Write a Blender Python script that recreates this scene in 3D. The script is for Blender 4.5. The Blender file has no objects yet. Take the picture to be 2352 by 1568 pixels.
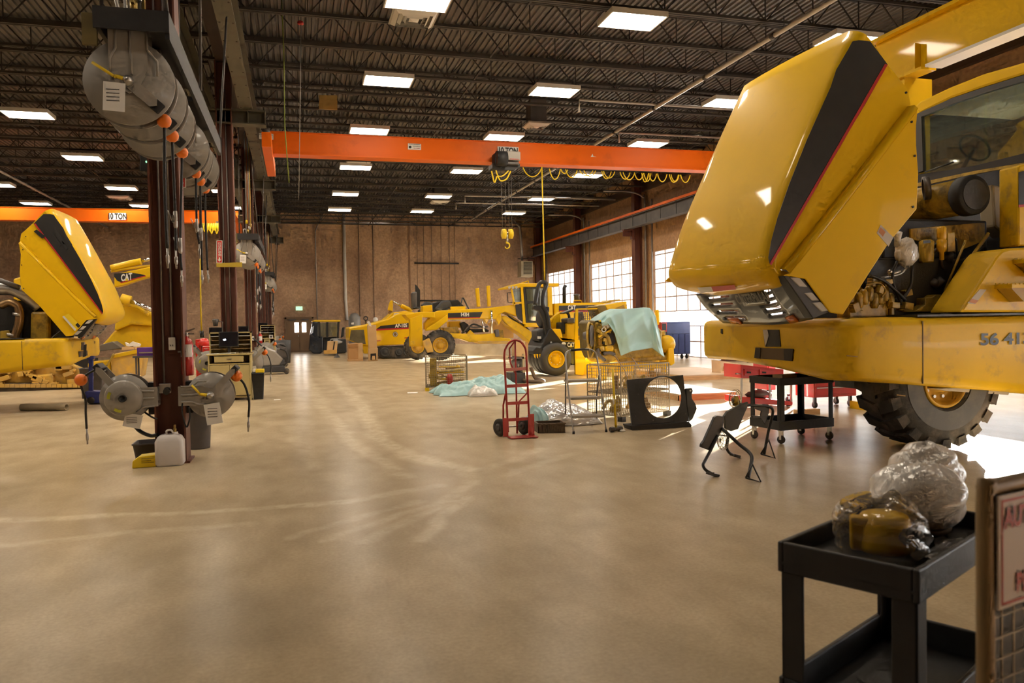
EXPO = 0.28
import bpy, bmesh, math, random
from mathutils import Vector, Matrix, Euler
from mathutils.bvhtree import BVHTree
from mathutils import noise as NZ
random.seed(7)
R = math.radians
V = Vector
SC = bpy.context.scene
COL = SC.collection
# ---------------------------------------------------------------- camera measured from the photograph
F, YAW, PIT, ROL, EYE = 1789.3, .2701, .0251, .0178, 1.7
CAM = V((0, 0, EYE))
_cw, _sw, _cp, _sp = math.cos(YAW), math.sin(YAW), math.cos(PIT), math.sin(PIT)
FWD = V((_sw*_cp, _cw*_cp, -_sp)); _rt = V((_cw, -_sw, 0)); _up = V((_sw*_sp, _cw*_sp, _cp))
RGT = math.cos(ROL)*_rt - math.sin(ROL)*_up
UPV = math.sin(ROL)*_rt + math.cos(ROL)*_up
def ray(x, y): return FWD + (x-1176)/F*RGT - (y-784)/F*UPV
def AX(x, y, v): d = ray(x, y); return CAM + d*(v/d.x)
def AY(x, y, v): d = ray(x, y); return CAM + d*(v/d.y)
def AZ(x, y, v=0.0): d = ray(x, y); return CAM + d*((v-EYE)/d.z)
cam = bpy.data.cameras.new('camera'); cam_o = bpy.data.objects.new('camera', cam); COL.objects.link(cam_o)
cam.sensor_width = 36; cam.lens = F/2352*36; cam.clip_end = 300; cam.clip_start = .05
m = Matrix((RGT, UPV, -FWD)).transposed().to_4x4(); m.translation = CAM
cam_o.matrix_world = m
cam.dof.use_dof = True; cam.dof.focus_distance = 15; cam.dof.aperture_fstop = 3.4
SC.camera = cam_o
# ---------------------------------------------------------------- mesh builder
ROOTS = {}
def thing(name, label, cat, loc=(0, 0, 0), rotz=0, group=None, kind=None):
    o = bpy.data.objects.new(name, None); COL.objects.link(o)
    o.empty_display_size = .2
    o.location = loc; o.rotation_euler = (0, 0, rotz)
    o['label'] = label; o['category'] = cat
    if group: o['group'] = group
    if kind: o['kind'] = kind
    ROOTS[o.name] = (Matrix.Translation(V(loc)) @ Matrix.Rotation(rotz, 4, 'Z')).inverted()
    return o
def tag(o, label, cat, group=None, kind=None):
    o['label'] = label; o['category'] = cat
    if group: o['group'] = group
    if kind: o['kind'] = kind
    return o
class MB:
    def __init__(s, T=None): s.bm = bmesh.new(); s.T = T
    def vt(s, c):
        c = V(c)
        return s.bm.verts.new(s.T(c) if s.T else c)
    def face(s, pts, smooth=False):
        f = s.bm.faces.new([s.vt(p) for p in pts]); f.smooth = smooth; return s
    def _f(s, vs, smooth=False):
        try:
            f = s.bm.faces.new(vs); f.smooth = smooth; return f
        except ValueError: return None
    def hexa(s, p):   # 8 corners: bottom 4, top 4
        v = [s.vt(q) for q in p]
        for q in ((3, 2, 1, 0), (4, 5, 6, 7), (0, 1, 5, 4), (1, 2, 6, 5), (2, 3, 7, 6), (3, 0, 4, 7)): s._f([v[i] for i in q])
        return s
    def box(s, a, b, M=None):
        (x0, y0, z0), (x1, y1, z1) = a, b
        p = [V(q) for q in ((x0, y0, z0), (x1, y0, z0), (x1, y1, z0), (x0, y1, z0), (x0, y0, z1), (x1, y0, z1), (x1, y1, z1), (x0, y1, z1))]
        if M: p = [M @ q for q in p]
        return s.hexa(p)
    def cbox(s, c, d, M=None):
        c = V(c); d = V(d)/2
        p = [V((sx*d.x, sy*d.y, sz*d.z)) for sz in (-1, 1) for sx, sy in ((-1, -1), (1, -1), (1, 1), (-1, 1))]
        if M is not None: p = [M @ q for q in p]
        return s.hexa([c+q for q in p])
    def bar(s, p, q, w, h=None, up=(0, 0, 1)):
        p, q = V(p), V(q); h = h or w; d = (q-p).normalized(); up = V(up)
        if abs(d.dot(up)) > .98: up = V((0, 1, 0))
        a = d.cross(up).normalized()*w/2; b = a.cross(d).normalized()*h/2
        return s.hexa([p-a-b, p+a-b, p+a+b, p-a+b, q-a-b, q+a-b, q+a+b, q-a+b])
    def prism(s, poly, vec, smooth=False):
        vec = V(vec); a = [s.vt(p) for p in poly]; b = [s.vt(V(p)+vec) for p in poly]; n = len(a)
        s._f(a); s._f(b[::-1])
        for i in range(n): s._f([a[i], b[i], b[(i+1) % n], a[(i+1) % n]], smooth)
        return s
    def tube(s, pts, r, n=8, cap=True, closed=False):
        pts = [V(p) for p in pts]; m = len(pts); rings = []; prev = None
        for i, p in enumerate(pts):
            if closed: d = pts[(i+1) % m]-pts[i-1]
            else: d = pts[min(i+1, m-1)]-pts[max(i-1, 0)]
            if d.length < 1e-9: d = V((0, 0, 1))
            d.normalize()
            if prev is None:
                prev = d.orthogonal().normalized()
            a = (prev - d*prev.dot(d))
            a = a.normalized() if a.length > 1e-6 else d.orthogonal().normalized()
            prev = a; b = d.cross(a)
            rr = r[i] if isinstance(r, (list, tuple)) else r
            rings.append([s.vt(p+(a*math.cos(2*math.pi*k/n)+b*math.sin(2*math.pi*k/n))*rr) for k in range(n)])
        for i in range(m if closed else m-1):
            A, B = rings[i], rings[(i+1) % m]
            for k in range(n): s._f([A[k], A[(k+1) % n], B[(k+1) % n], B[k]], True)
        if cap and not closed: s._f(rings[0][::-1]); s._f(rings[-1])
        return s
    def cyl(s, p, q, r, n=20): return s.tube([p, q], r, n)
    def lathe(s, prof, o, axis=(0, 0, 1), n=28, smooth=True, cap=True, a0=0, a1=2*math.pi):
        o = V(o); ax = V(axis).normalized(); u = ax.orthogonal().normalized(); w = ax.cross(u)
        full = abs(a1-a0-2*math.pi) < 1e-6; k = n if full else n+1; rings = []
        for r, h in prof:
            rings.append([s.vt(o+ax*h+(u*math.cos(a0+(a1-a0)*i/n)+w*math.sin(a0+(a1-a0)*i/n))*max(r, 1e-4)) for i in range(k)])
        for A, B in zip(rings, rings[1:]):
            for i in range(n): s._f([A[i], A[(i+1) % k], B[(i+1) % k], B[i]], smooth)
        if cap:
            s._f(rings[0][::-1]); s._f(rings[-1])
        return s
    def sph(s, c, r, n=16):
        c = V(c); r = V((r, r, r)) if not isinstance(r, (tuple, list, Vector)) else V(r); m = n//2; rings = []
        for j in range(1, m):
            t = math.pi*j/m
            rings.append([s.vt(c+V((r.x*math.sin(t)*math.cos(2*math.pi*i/n), r.y*math.sin(t)*math.sin(2*math.pi*i/n), r.z*math.cos(t)))) for i in range(n)])
        a = s.vt(c+V((0, 0, r.z))); b = s.vt(c-V((0, 0, r.z)))
        for i in range(n):
            s._f([a, rings[0][i], rings[0][(i+1) % n]], True); s._f([b, rings[-1][(i+1) % n], rings[-1][i]], True)
        for A, B in zip(rings, rings[1:]):
            for i in range(n): s._f([A[i], B[i], B[(i+1) % n], A[(i+1) % n]], True)
        return s
    def grid(s, fn, nu, nv, smooth=True, skip=None):
        g = [[s.vt(fn(i/nu, j/nv)) for j in range(nv+1)] for i in range(nu+1)]
        for i in range(nu):
            for j in range(nv):
                if skip and skip(i, j): continue
                s._f([g[i][j], g[i+1][j], g[i+1][j+1], g[i][j+1]], smooth)
        return s
    def torus(s, c, R_, r, axis=(0, 0, 1), n=24, k=8):
        c = V(c); ax = V(axis).normalized(); u = ax.orthogonal().normalized(); w = ax.cross(u)
        return s.tube([c+(u*math.cos(2*math.pi*i/n)+w*math.sin(2*math.pi*i/n))*R_ for i in range(n)], r, k, closed=True)
    def bvh(s): s.bm.normal_update(); return BVHTree.FromBMesh(s.bm)
    def build(s, name, mat, parent=None, bev=0, solid=0, recalc=True, seg=2, smooth_all=False):
        if recalc: bmesh.ops.recalc_face_normals(s.bm, faces=s.bm.faces[:])
        loose = [v for v in s.bm.verts if not v.link_faces]
        if loose: bmesh.ops.delete(s.bm, geom=loose, context='VERTS')
        me = bpy.data.meshes.new(name); o = bpy.data.objects.new(name, me); COL.objects.link(o)
        if parent is not None:
            inv = ROOTS[parent.name]; s.bm.transform(inv); o.parent = parent; ROOTS[o.name] = inv
        else:
            s.bm.verts.ensure_lookup_table()
            vs = s.bm.verts
            if len(vs):
                x = [v.co.x for v in vs]; y = [v.co.y for v in vs]; z = min(v.co.z for v in vs)
                c = V(((min(x)+max(x))/2, (min(y)+max(y))/2, z)); o.location = c
                inv = Matrix.Translation(-c); s.bm.transform(inv); ROOTS[o.name] = inv
        if smooth_all:
            for f in s.bm.faces: f.smooth = True
        s.bm.to_mesh(me); s.bm.free()
        for mm in (mat if isinstance(mat, (list, tuple)) else [mat]): me.materials.append(mm)
        if solid:
            md = o.modifiers.new('thickness', 'SOLIDIFY'); md.thickness = solid; md.offset = 0
        if bev:
            md = o.modifiers.new('edge', 'BEVEL'); md.width = bev; md.segments = seg; md.limit_method = 'ANGLE'; md.angle_limit = R(40); md.harden_normals = False
        return o
def structure(o): o['kind'] = 'structure'; return o
def bezier(p, n=12):
    p = [V(q) for q in p]; out = []
    if len(p) < 3: return p
    q = [p[0]*2-p[1]]+p+[p[-1]*2-p[-2]]
    for i in range(1, len(q)-2):
        for k in range(n):
            t = k/n
            out.append(.5*((2*q[i])+(q[i+1]-q[i-1])*t+(2*q[i-1]-5*q[i]+4*q[i+1]-q[i+2])*t*t+(3*q[i]-q[i-1]-3*q[i+1]+q[i+2])*t**3))
    return out+[p[-1]]
def slab(pts, Y, d, T=None, mb=None):
    mb = mb or MB(T); return mb.prism([AY(x, y, Y) for x, y in pts], (0, d, 0))
def S(par, name, mat, pts, Y, d=.1, bev=0, T=None): return slab(pts, Y, d, T).build(name, mat, par, bev)
def SX(par, name, mat, pts, X, d=.1, bev=0, T=None): return MB(T).prism([AX(x, y, X) for x, y in pts], (d, 0, 0)).build(name, mat, par, bev)
def circ(cx, cy, rx, ry=None, n=20, a0=0, a1=360):
    ry = ry or rx; full = abs(a1-a0-360) < 1
    return [(cx+rx*math.cos(R(a0+(a1-a0)*i/(n if full else n-1))), cy+ry*math.sin(R(a0+(a1-a0)*i/(n if full else n-1)))) for i in range(n)]
def decal(pts, tree, off=.006, sub=1):
    """points on a surface seen through the given pixels, lifted off it a little along the surface normal"""
    out = []
    for x, y in pts:
        d = ray(x, y).normalized(); h, n, i, t = tree.ray_cast(CAM, d)
        if h is None: return None
        if n.dot(d) > 0: n = -n
        out.append(h+n*off)
    return out
def words(txt, mat, parent, o, xd, yd, size, name='lettering', fit=None, T=None, bold=.02, ext=.002, sx=1, centre=True):
    """lettering on a plane: origin o (centre of the text), directions xd / yd"""
    cu = bpy.data.curves.new('t', 'FONT'); cu.body = txt; cu.size = 1; cu.offset = bold; cu.extrude = 0
    cu.align_x = 'CENTER' if centre else 'LEFT'; cu.align_y = 'CENTER'
    to = bpy.data.objects.new('t', cu); COL.objects.link(to)
    dg = bpy.context.evaluated_depsgraph_get(); me = bpy.data.meshes.new_from_object(to.evaluated_get(dg))
    bpy.data.objects.remove(to); bpy.data.curves.remove(cu)
    xd, yd, o = V(xd).normalized(), V(yd).normalized(), V(o); nz = xd.cross(yd)
    if fit is not None:
        w = max(v.co.x for v in me.vertices)-min(v.co.x for v in me.vertices); sx = fit/(w*size)
    mb = MB(T); vs = [mb.vt(o+xd*v.co.x*size*sx+yd*v.co.y*size+nz*ext) for v in me.vertices]
    for p in me.polygons: mb._f([vs[i] for i in p.vertices])
    bpy.data.meshes.remove(me)
    return mb.build(name, mat, parent, recalc=False)
def dup(root, off=(0, 0, 0), label=None, rotz=None, scale=None, group=None):
    def cp(o, par):
        c = o.copy(); COL.objects.link(c); c.parent = par
        for k in o.children: cp(k, c)
        return c
    r = cp(root, None); r.location = V(root.location)+V(off)
    if rotz is not None: r.rotation_euler = (0, 0, rotz)
    if scale: r.scale = (scale, scale, scale)
    if label: r['label'] = label
    if group: r['group'] = group
    return r
ORD = ['first', 'second', 'third', 'fourth', 'fifth', 'sixth', 'seventh', 'eighth', 'ninth', 'tenth', 'eleventh', 'twelfth']
# ---------------------------------------------------------------- materials
MATS = {}
def pm(name, col, rough=.5, metal=0., vary=.12, scale=3., bump=0., coat=0., dirt=None, dirt_amt=.4, dirt_scale=1.5, spec=.5, streak=None, emis=0, ecol=None, trans=0, alpha=1, sss=0):
    if name in MATS: return MATS[name]
    m = bpy.data.materials.new(name); m.use_nodes = True; nt = m.node_tree; nd, lk = nt.nodes, nt.links
    b = nd['Principled BSDF']; b.inputs['Roughness'].default_value = rough; b.inputs['Metallic'].default_value = metal
    b.inputs['Specular IOR Level'].default_value = spec
    if coat: b.inputs['Coat Weight'].default_value = coat; b.inputs['Coat Roughness'].default_value = .06
    tc = nd.new('ShaderNodeTexCoord'); mp = nd.new('ShaderNodeMapping'); lk.new(tc.outputs['Object'], mp.inputs[0])
    if streak: mp.inputs['Scale'].default_value = streak
    n1 = nd.new('ShaderNodeTexNoise'); n1.inputs['Scale'].default_value = scale; n1.inputs['Detail'].default_value = 5; lk.new(mp.outputs[0], n1.inputs['Vector'])
    c = V(col)
    rp = nd.new('ShaderNodeValToRGB'); lk.new(n1.outputs['Fac'], rp.inputs[0])
    rp.color_ramp.elements[0].position = .3; rp.color_ramp.elements[1].position = .7
    rp.color_ramp.elements[0].color = (*(c*(1-vary)), 1); rp.color_ramp.elements[1].color = (*[min(1, q*(1+vary)) for q in c], 1)
    out = rp.outputs[0]
    if dirt:
        n2 = nd.new('ShaderNodeTexNoise'); n2.inputs['Scale'].default_value = dirt_scale; n2.inputs['Detail'].default_value = 8; n2.inputs['Roughness'].default_value = .65; lk.new(mp.outputs[0], n2.inputs['Vector'])
        r2 = nd.new('ShaderNodeValToRGB'); lk.new(n2.outputs['Fac'], r2.inputs[0])
        r2.color_ramp.elements[0].position = .62-.3*dirt_amt; r2.color_ramp.elements[1].position = .78-.15*dirt_amt
        mx = nd.new('ShaderNodeMixRGB'); lk.new(r2.outputs[0], mx.inputs[0]); lk.new(out, mx.inputs[1]); mx.inputs[2].default_value = (*dirt, 1); out = mx.outputs[0]
    lk.new(out, b.inputs['Base Color'])
    if bump:
        bp = nd.new('ShaderNodeBump'); bp.inputs['Strength'].default_value = bump; bp.inputs['Distance'].default_value = .01
        n3 = nd.new('ShaderNodeTexNoise'); n3.inputs['Scale'].default_value = scale*6; n3.inputs['Detail'].default_value = 4; lk.new(mp.outputs[0], n3.inputs['Vector'])
        lk.new(n3.outputs['Fac'], bp.inputs['Height']); lk.new(bp.outputs[0], b.inputs['Normal'])
    if emis:
        b.inputs['Emission Color'].default_value = (*(ecol or col), 1); b.inputs['Emission Strength'].default_value = emis
    if trans: b.inputs['Transmission Weight'].default_value = trans
    if alpha < 1: b.inputs['Alpha'].default_value = alpha
    if sss: b.inputs['Subsurface Weight'].default_value = sss; b.inputs['Subsurface Radius'].default_value = (.05, .05, .05)
    MATS[name] = m; return m
def glassy(name, tint, gloss=.05, opac=.25, rough=.03, wrinkle=0):
    m = bpy.data.materials.new(name); m.use_nodes = True; nt = m.node_tree; nd, lk = nt.nodes, nt.links
    nd.remove(nd['Principled BSDF']); out = nd['Material Output']
    t = nd.new('ShaderNodeBsdfTransparent'); t.inputs[0].default_value = (*tint, 1)
    d = nd.new('ShaderNodeBsdfDiffuse'); d.inputs[0].default_value = (*tint, 1)
    g = nd.new('ShaderNodeBsdfGlossy'); g.inputs['Roughness'].default_value = rough; g.inputs[0].default_value = (1, 1, 1, 1)
    lw = nd.new('ShaderNodeLayerWeight'); lw.inputs[0].default_value = .35
    m1 = nd.new('ShaderNodeMixShader'); m1.inputs[0].default_value = opac; lk.new(t.outputs[0], m1.inputs[1]); lk.new(d.outputs[0], m1.inputs[2])
    ma = nd.new('ShaderNodeMath'); ma.operation = 'MULTIPLY_ADD'; lk.new(lw.outputs['Fresnel'], ma.inputs[0]); ma.inputs[1].default_value = .6; ma.inputs[2].default_value = gloss
    m2 = nd.new('ShaderNodeMixShader'); lk.new(ma.outputs[0], m2.inputs[0]); lk.new(m1.outputs[0], m2.inputs[1]); lk.new(g.outputs[0], m2.inputs[2])
    if wrinkle:
        bp = nd.new('ShaderNodeBump'); bp.inputs['Strength'].default_value = 1; bp.inputs['Distance'].default_value = wrinkle
        n3 = nd.new('ShaderNodeTexNoise'); n3.inputs['Scale'].default_value = 3.6; n3.inputs['Detail'].default_value = 3; n3.inputs['Distortion'].default_value = 1.6
        lk.new(n3.outputs['Fac'], bp.inputs['Height']); lk.new(bp.outputs[0], g.inputs['Normal']); lk.new(bp.outputs[0], d.inputs['Normal'])
    lk.new(m2.outputs[0], out.inputs[0]); return m
DUST = (.33, .24, .13)
YEL = pm('yellow paint', (.76, .46, .004), .5, vary=.04, scale=1.2, coat=.3, spec=.15, dirt=(.6, .36, .02), dirt_amt=.05)
YELW = pm('worn yellow paint', (.71, .435, .008), .45, vary=.08, scale=2, coat=.04, spec=.3, dirt=(.42, .26, .05), dirt_amt=.22, dirt_scale=3)
YELD = pm('muddy yellow paint', (.68, .40, .05), .7, vary=.2, scale=2, dirt=(.40, .27, .12), dirt_amt=.8, dirt_scale=1.6, bump=.3)
YELG = pm('greasy yellow engine paint', (.42, .27, .028), .42, vary=.3, scale=6, dirt=(.09, .065, .02), dirt_amt=.45, dirt_scale=5, bump=.2)
ORG = pm('orange crane paint', (.76, .135, .004), .42, vary=.06, scale=.6, coat=0, spec=.2, dirt=(.6, .11, .006), dirt_amt=.2)
BLK = pm('black paint', (.018, .017, .016), .38, vary=.2, scale=4)
BLKM = pm('matt black plastic', (.016, .015, .015), .65, vary=.25, scale=9, bump=.15)
BLKP = pm('dark grey plastic', (.042, .042, .044), .55, vary=.2, scale=7, bump=.1)
RUB = pm('tyre rubber', (.035, .032, .029), .8, vary=.3, scale=5, bump=.4, dirt=(.16, .13, .10), dirt_amt=.55, dirt_scale=2)
RUBD = pm('dark hose rubber', (.016, .015, .014), .5, vary=.2, scale=8)
STEELR = pm('red oxide steel', (.115, .034, .018), .55, vary=.18, scale=1.5, dirt=(.17, .062, .03), dirt_amt=.35, streak=(3, 3, .4))
STEELB = pm('brown steel', (.055, .032, .02), .6, vary=.2, scale=1)
OLIV = pm('olive grey beam paint', (.10, .088, .058), .6, vary=.15, scale=.7, dirt=(.08, .045, .025), dirt_amt=.3)
JOI = pm('grey brown joist paint', (.05, .042, .036), .7, vary=.15, scale=1)
DECK = pm('corrugated deck paint', (.125, .115, .108), .42, metal=.25, vary=.16, scale=.6)
GRY = pm('grey reel paint', (.30, .275, .24), .42, vary=.06, scale=2, coat=.15)
GRYD = pm('dark grey metal', (.11, .10, .095), .5, metal=.4, vary=.15, scale=3)
STL = pm('bare steel', (.5, .48, .45), .32, metal=.9, vary=.12, scale=4)
ALU = pm('brushed aluminium', (.42, .40, .37), .38, metal=.85, vary=.12, scale=6)
CON = pm('galvanised conduit', (.34, .32, .30), .45, metal=.6, vary=.1, scale=2)
WHT = pm('white paint', (.75, .72, .68), .5, vary=.04)
PAP = pm('white paper', (.80, .77, .72), .8, vary=.03)
RED = pm('red paint', (.55, .022, .015), .35, vary=.1, coat=.4)
REDM = pm('red hand truck paint', (.40, .022, .02), .42, vary=.15, scale=5, coat=.2, dirt=(.2, .03, .02), dirt_amt=.3)
REDS = pm('red stripe', (.42, .012, .012), .45, vary=.05)
ORB = pm('orange rubber ball', (.85, .19, .01), .4, vary=.06)
BLU = pm('blue paint', (.035, .05, .26), .5, vary=.15, dirt=(.03, .03, .08), dirt_amt=.4)
BLUC = pm('blue cabinet paint', (.03, .05, .17), .4, vary=.1)
CARD = pm('cardboard', (.48, .27, .11), .85, vary=.08, scale=2)
CARDL = pm('light cardboard', (.60, .40, .2), .85, vary=.08, scale=2)
WOOD = pm('plain lumber', (.55, .33, .15), .75, vary=.2, scale=4, streak=(1, 8, 8))
TEAL = pm('pale teal tarpaulin', (.34, .55, .56), .42, vary=.06, scale=2, bump=.1)
TAN = pm('tan cabinet paint', (.47, .38, .16), .5, vary=.05)
TANF = pm('tan frame paint', (.25, .165, .07), .5, vary=.08)
CREAM = pm('cream door paint', (.40, .27, .14), .55, vary=.05, scale=.5)
JUG = pm('milky jug plastic', (.72, .68, .66), .45, vary=.03, sss=.2)
CAN = pm('grey bin plastic', (.11, .10, .10), .6, vary=.12, scale=2)
GRN = pm('green exit light', (.1, .6, .25), .5, emis=1.3, ecol=(.35, .9, .5))
CHROME = pm('chrome rod', (.7, .68, .65), .12, metal=1, vary=.02)
BRASS = pm('brass fitting', (.55, .4, .13), .35, metal=.8, vary=.1)
BRNZ = pm('heat tinted exhaust pipe', (.30, .19, .09), .35, metal=.8, vary=.25, scale=3)
LENS = pm('lamp lens', (.55, .53, .5), .12, vary=.05, coat=.6)
AMB = pm('amber lens', (.6, .14, .01), .25, vary=.05, coat=.5)
SCR = pm('screen', (.008, .008, .012), .15, vary=.02)
YLID = pm('bright yellow plastic', (.78, .55, .01), .45, vary=.04)
GRCRT = pm('dirty brown crate plastic', (.11, .075, .045), .65, vary=.25, scale=5)
GLASS = glassy('window glass', (.93, .96, .95), .04, .03)
GLASSG = glassy('green cab glass', (.45, .5, .33), .06, .15)
GLASSD = glassy('dark cab glass', (.62, .70, .64), .06, .04)
BAG = glassy('clear plastic film', (1, .96, .88), .10, .10, .10, .015)
BAGW = glassy('milky plastic film', (1, .96, .90), .10, .62, .18, .012)
# ================================================================ the hall
X0, X1, Y0_, Y1_, ZC = -22.0, 16.95, -9.0, 52.6, 9.05
COLX, COLY0, BAY = -1.545, 10.72, 9.305
def nodes(name):
    m = bpy.data.materials.new(name); m.use_nodes = True
    return m, m.node_tree, m.node_tree.nodes, m.node_tree.links, m.node_tree.nodes['Principled BSDF']
def floor_mat():
    m, nt, nd, lk, b = nodes('polished concrete')
    g = nd.new('ShaderNodeNewGeometry'); P = g.outputs['Position']
    def noise(s, det=6, rough=.55, dist=0, sc=(1, 1, 1)):
        mp = nd.new('ShaderNodeMapping'); mp.inputs['Scale'].default_value = sc; lk.new(P, mp.inputs[0])
        n = nd.new('ShaderNodeTexNoise'); n.inputs['Scale'].default_value = s; n.inputs['Detail'].default_value = det; n.inputs['Roughness'].default_value = rough; n.inputs['Distortion'].default_value = dist
        lk.new(mp.outputs[0], n.inputs['Vector']); return n.outputs['Fac']
    def ramp(f, stops):
        r = nd.new('ShaderNodeValToRGB'); lk.new(f, r.inputs[0]); e = r.color_ramp.elements
        while len(e) < len(stops): e.new(.5)
        for q, (p, c) in zip(e, stops): q.position = p; q.color = (*c, 1)
        return r.outputs[0]
    def mth(op, a, b_=None, c=None, clamp=False):
        n = nd.new('ShaderNodeMath'); n.operation = op; n.use_clamp = clamp
        for i, v in enumerate((a, b_, c)):
            if v is None: continue
            if isinstance(v, (int, float)): n.inputs[i].default_value = v
            else: lk.new(v, n.inputs[i])
        return n.outputs[0]
    def mix(f, a, c, mode='MIX'):
        n = nd.new('ShaderNodeMixRGB'); n.blend_type = mode
        for i, v in enumerate((f, a, c)):
            if isinstance(v, (int, float)): n.inputs[i].default_value = v
            elif isinstance(v, tuple): n.inputs[i].default_value = (*v, 1)
            else: lk.new(v, n.inputs[i])
        return n.outputs[0]
    base = ramp(noise(.55, 6, .55, 0), [(.3, (.38, .295, .182)), (.5, (.47, .37, .238)), (.72, (.56, .445, .295))])
    base = mix(.34, base, ramp(noise(2.6, 5, .55, 0, (1, .5, 1)), [(.33, (.30, .225, .135)), (.70, (.61, .49, .33))]))
    fine = ramp(noise(38, 3, .6), [(.3, (.82, .82, .82)), (.7, (1.12, 1.12, 1.12))])
    base = mix(.6, base, fine, 'MULTIPLY')
    # pale tyre scuffs
    segs = [((.2, 45), (.25, 28), .2, .5), ((.25, 28), (.5, 17), .2, .6), ((1.0, 45), (1.12, 27.5), .22, .5), ((1.12, 27.5), (1.29, 16.7), .22, .7), ((1.29, 16.7), (1.13, 11.5), .18, .8), ((1.13, 11.5), (1.40, 9.9), .17, .9),
            ((1.40, 9.9), (1.88, 8.75), .2, 1), ((1.88, 8.75), (1.74, 8.0), .13, .6), ((1.74, 8.0), (1.22, 7.2), .11, .6), ((1.4, 8.0), (.45, 7.6), .1, .6), ((.45, 7.6), (-1.1, 7.66), .1, .7), ((-1.1, 7.66), (-3.4, 8.1), .11, .8),
            ((-.4, 7.05), (-3.2, 7.0), .1, .5), ((1.1, 7.4), (-.14, 6.45), .08, .45), ((1.3, 7.3), (.19, 6.3), .08, .5), ((1.42, 7.3), (.52, 6.2), .09, .55), ((1.55, 7.4), (.88, 6.07), .09, .6), ((.5, 17), (.75, 11.2), .14, .6), ((.75, 11.2), (1.15, 8.6), .12, .55),
            ((2.0, 8.6), (3.1, 9.9), .12, .4), ((2.2, 8.3), (3.4, 9.4), .1, .35), ((2.2, 24), (3.6, 19.5), .2, .3), ((-.2, 14), (.2, 9.5), .15, .35)]
    wob = nd.new('ShaderNodeTexNoise'); wob.inputs['Scale'].default_value = 1.3; wob.inputs['Detail'].default_value = 3; lk.new(P, wob.inputs['Vector'])
    vm = nd.new('ShaderNodeVectorMath'); vm.operation = 'MULTIPLY_ADD'; lk.new(wob.outputs['Color'], vm.inputs[0]); vm.inputs[1].default_value = (.3, .3, 0); lk.new(P, vm.inputs[2])
    vs = nd.new('ShaderNodeVectorMath'); vs.operation = 'SUBTRACT'; lk.new(vm.outputs[0], vs.inputs[0]); vs.inputs[1].default_value = (.15, .15, 0); PW = vs.outputs[0]
    acc = None
    for (ax, ay), (bx, by), w, st in segs:
        d = V((bx-ax, by-ay, 0)); L2 = d.length_squared
        s1 = nd.new('ShaderNodeVectorMath'); s1.operation = 'SUBTRACT'; lk.new(PW, s1.inputs[0]); s1.inputs[1].default_value = (ax, ay, 0)
        dt = nd.new('ShaderNodeVectorMath'); dt.operation = 'DOT_PRODUCT'; lk.new(s1.outputs[0], dt.inputs[0]); dt.inputs[1].default_value = d/L2
        t = mth('MULTIPLY', dt.outputs['Value'], 1.0, clamp=True)
        sc = nd.new('ShaderNodeVectorMath'); sc.operation = 'SCALE'; sc.inputs[0].default_value = d; lk.new(t, sc.inputs['Scale'])
        s2 = nd.new('ShaderNodeVectorMath'); s2.operation = 'DISTANCE'; lk.new(s1.outputs[0], s2.inputs[0]); lk.new(sc.outputs[0], s2.inputs[1])
        k = mth('MULTIPLY_ADD', s2.outputs['Value'], -1.3/w, 1.5, clamp=True); k = mth('MULTIPLY', k, st)
        acc = k if acc is None else mth('MAXIMUM', acc, k)
    brk = ramp(noise(4.5, 6, .7, .4), [(.34, (.15, .15, .15)), (.6, (1, 1, 1))])
    sk = mth('MULTIPLY', mth('MULTIPLY', acc, brk), .6)
    base = mix(sk, base, (.80, .68, .48))
    # dark patch and oil spots
    dd = nd.new('ShaderNodeVectorMath'); dd.operation = 'DISTANCE'; lk.new(PW, dd.inputs[0]); dd.inputs[1].default_value = (-.33, 4.75, 0)
    pk = mth('MULTIPLY_ADD', dd.outputs['Value'], -3.0, 2.0, clamp=True); base = mix(mth('MULTIPLY', pk, .28), base, (.15, .115, .08))
    spots = ramp(noise(.9, 4, .6, 0), [(.5, (0, 0, 0)), (.8, (1, 1, 1))]); base = mix(mth('MULTIPLY', spots, .15), base, (.16, .115, .07))
    # sawn joints
    sx = nd.new('ShaderNodeSeparateXYZ'); lk.new(P, sx.inputs[0])
    lk.new(base, b.inputs['Base Color'])
    rg = nd.new('ShaderNodeMapRange'); lk.new(noise(1.6, 6, .6), rg.inputs[0]); rg.inputs[1].default_value = .3; rg.inputs[2].default_value = .7; rg.inputs[3].default_value = .18; rg.inputs[4].default_value = .29
    b.inputs['Roughness'].default_value = .26; b.inputs['Specular IOR Level'].default_value = .05
    bp = nd.new('ShaderNodeBump'); bp.inputs['Strength'].default_value = .05; bp.inputs['Distance'].default_value = .003
    return m
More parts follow.
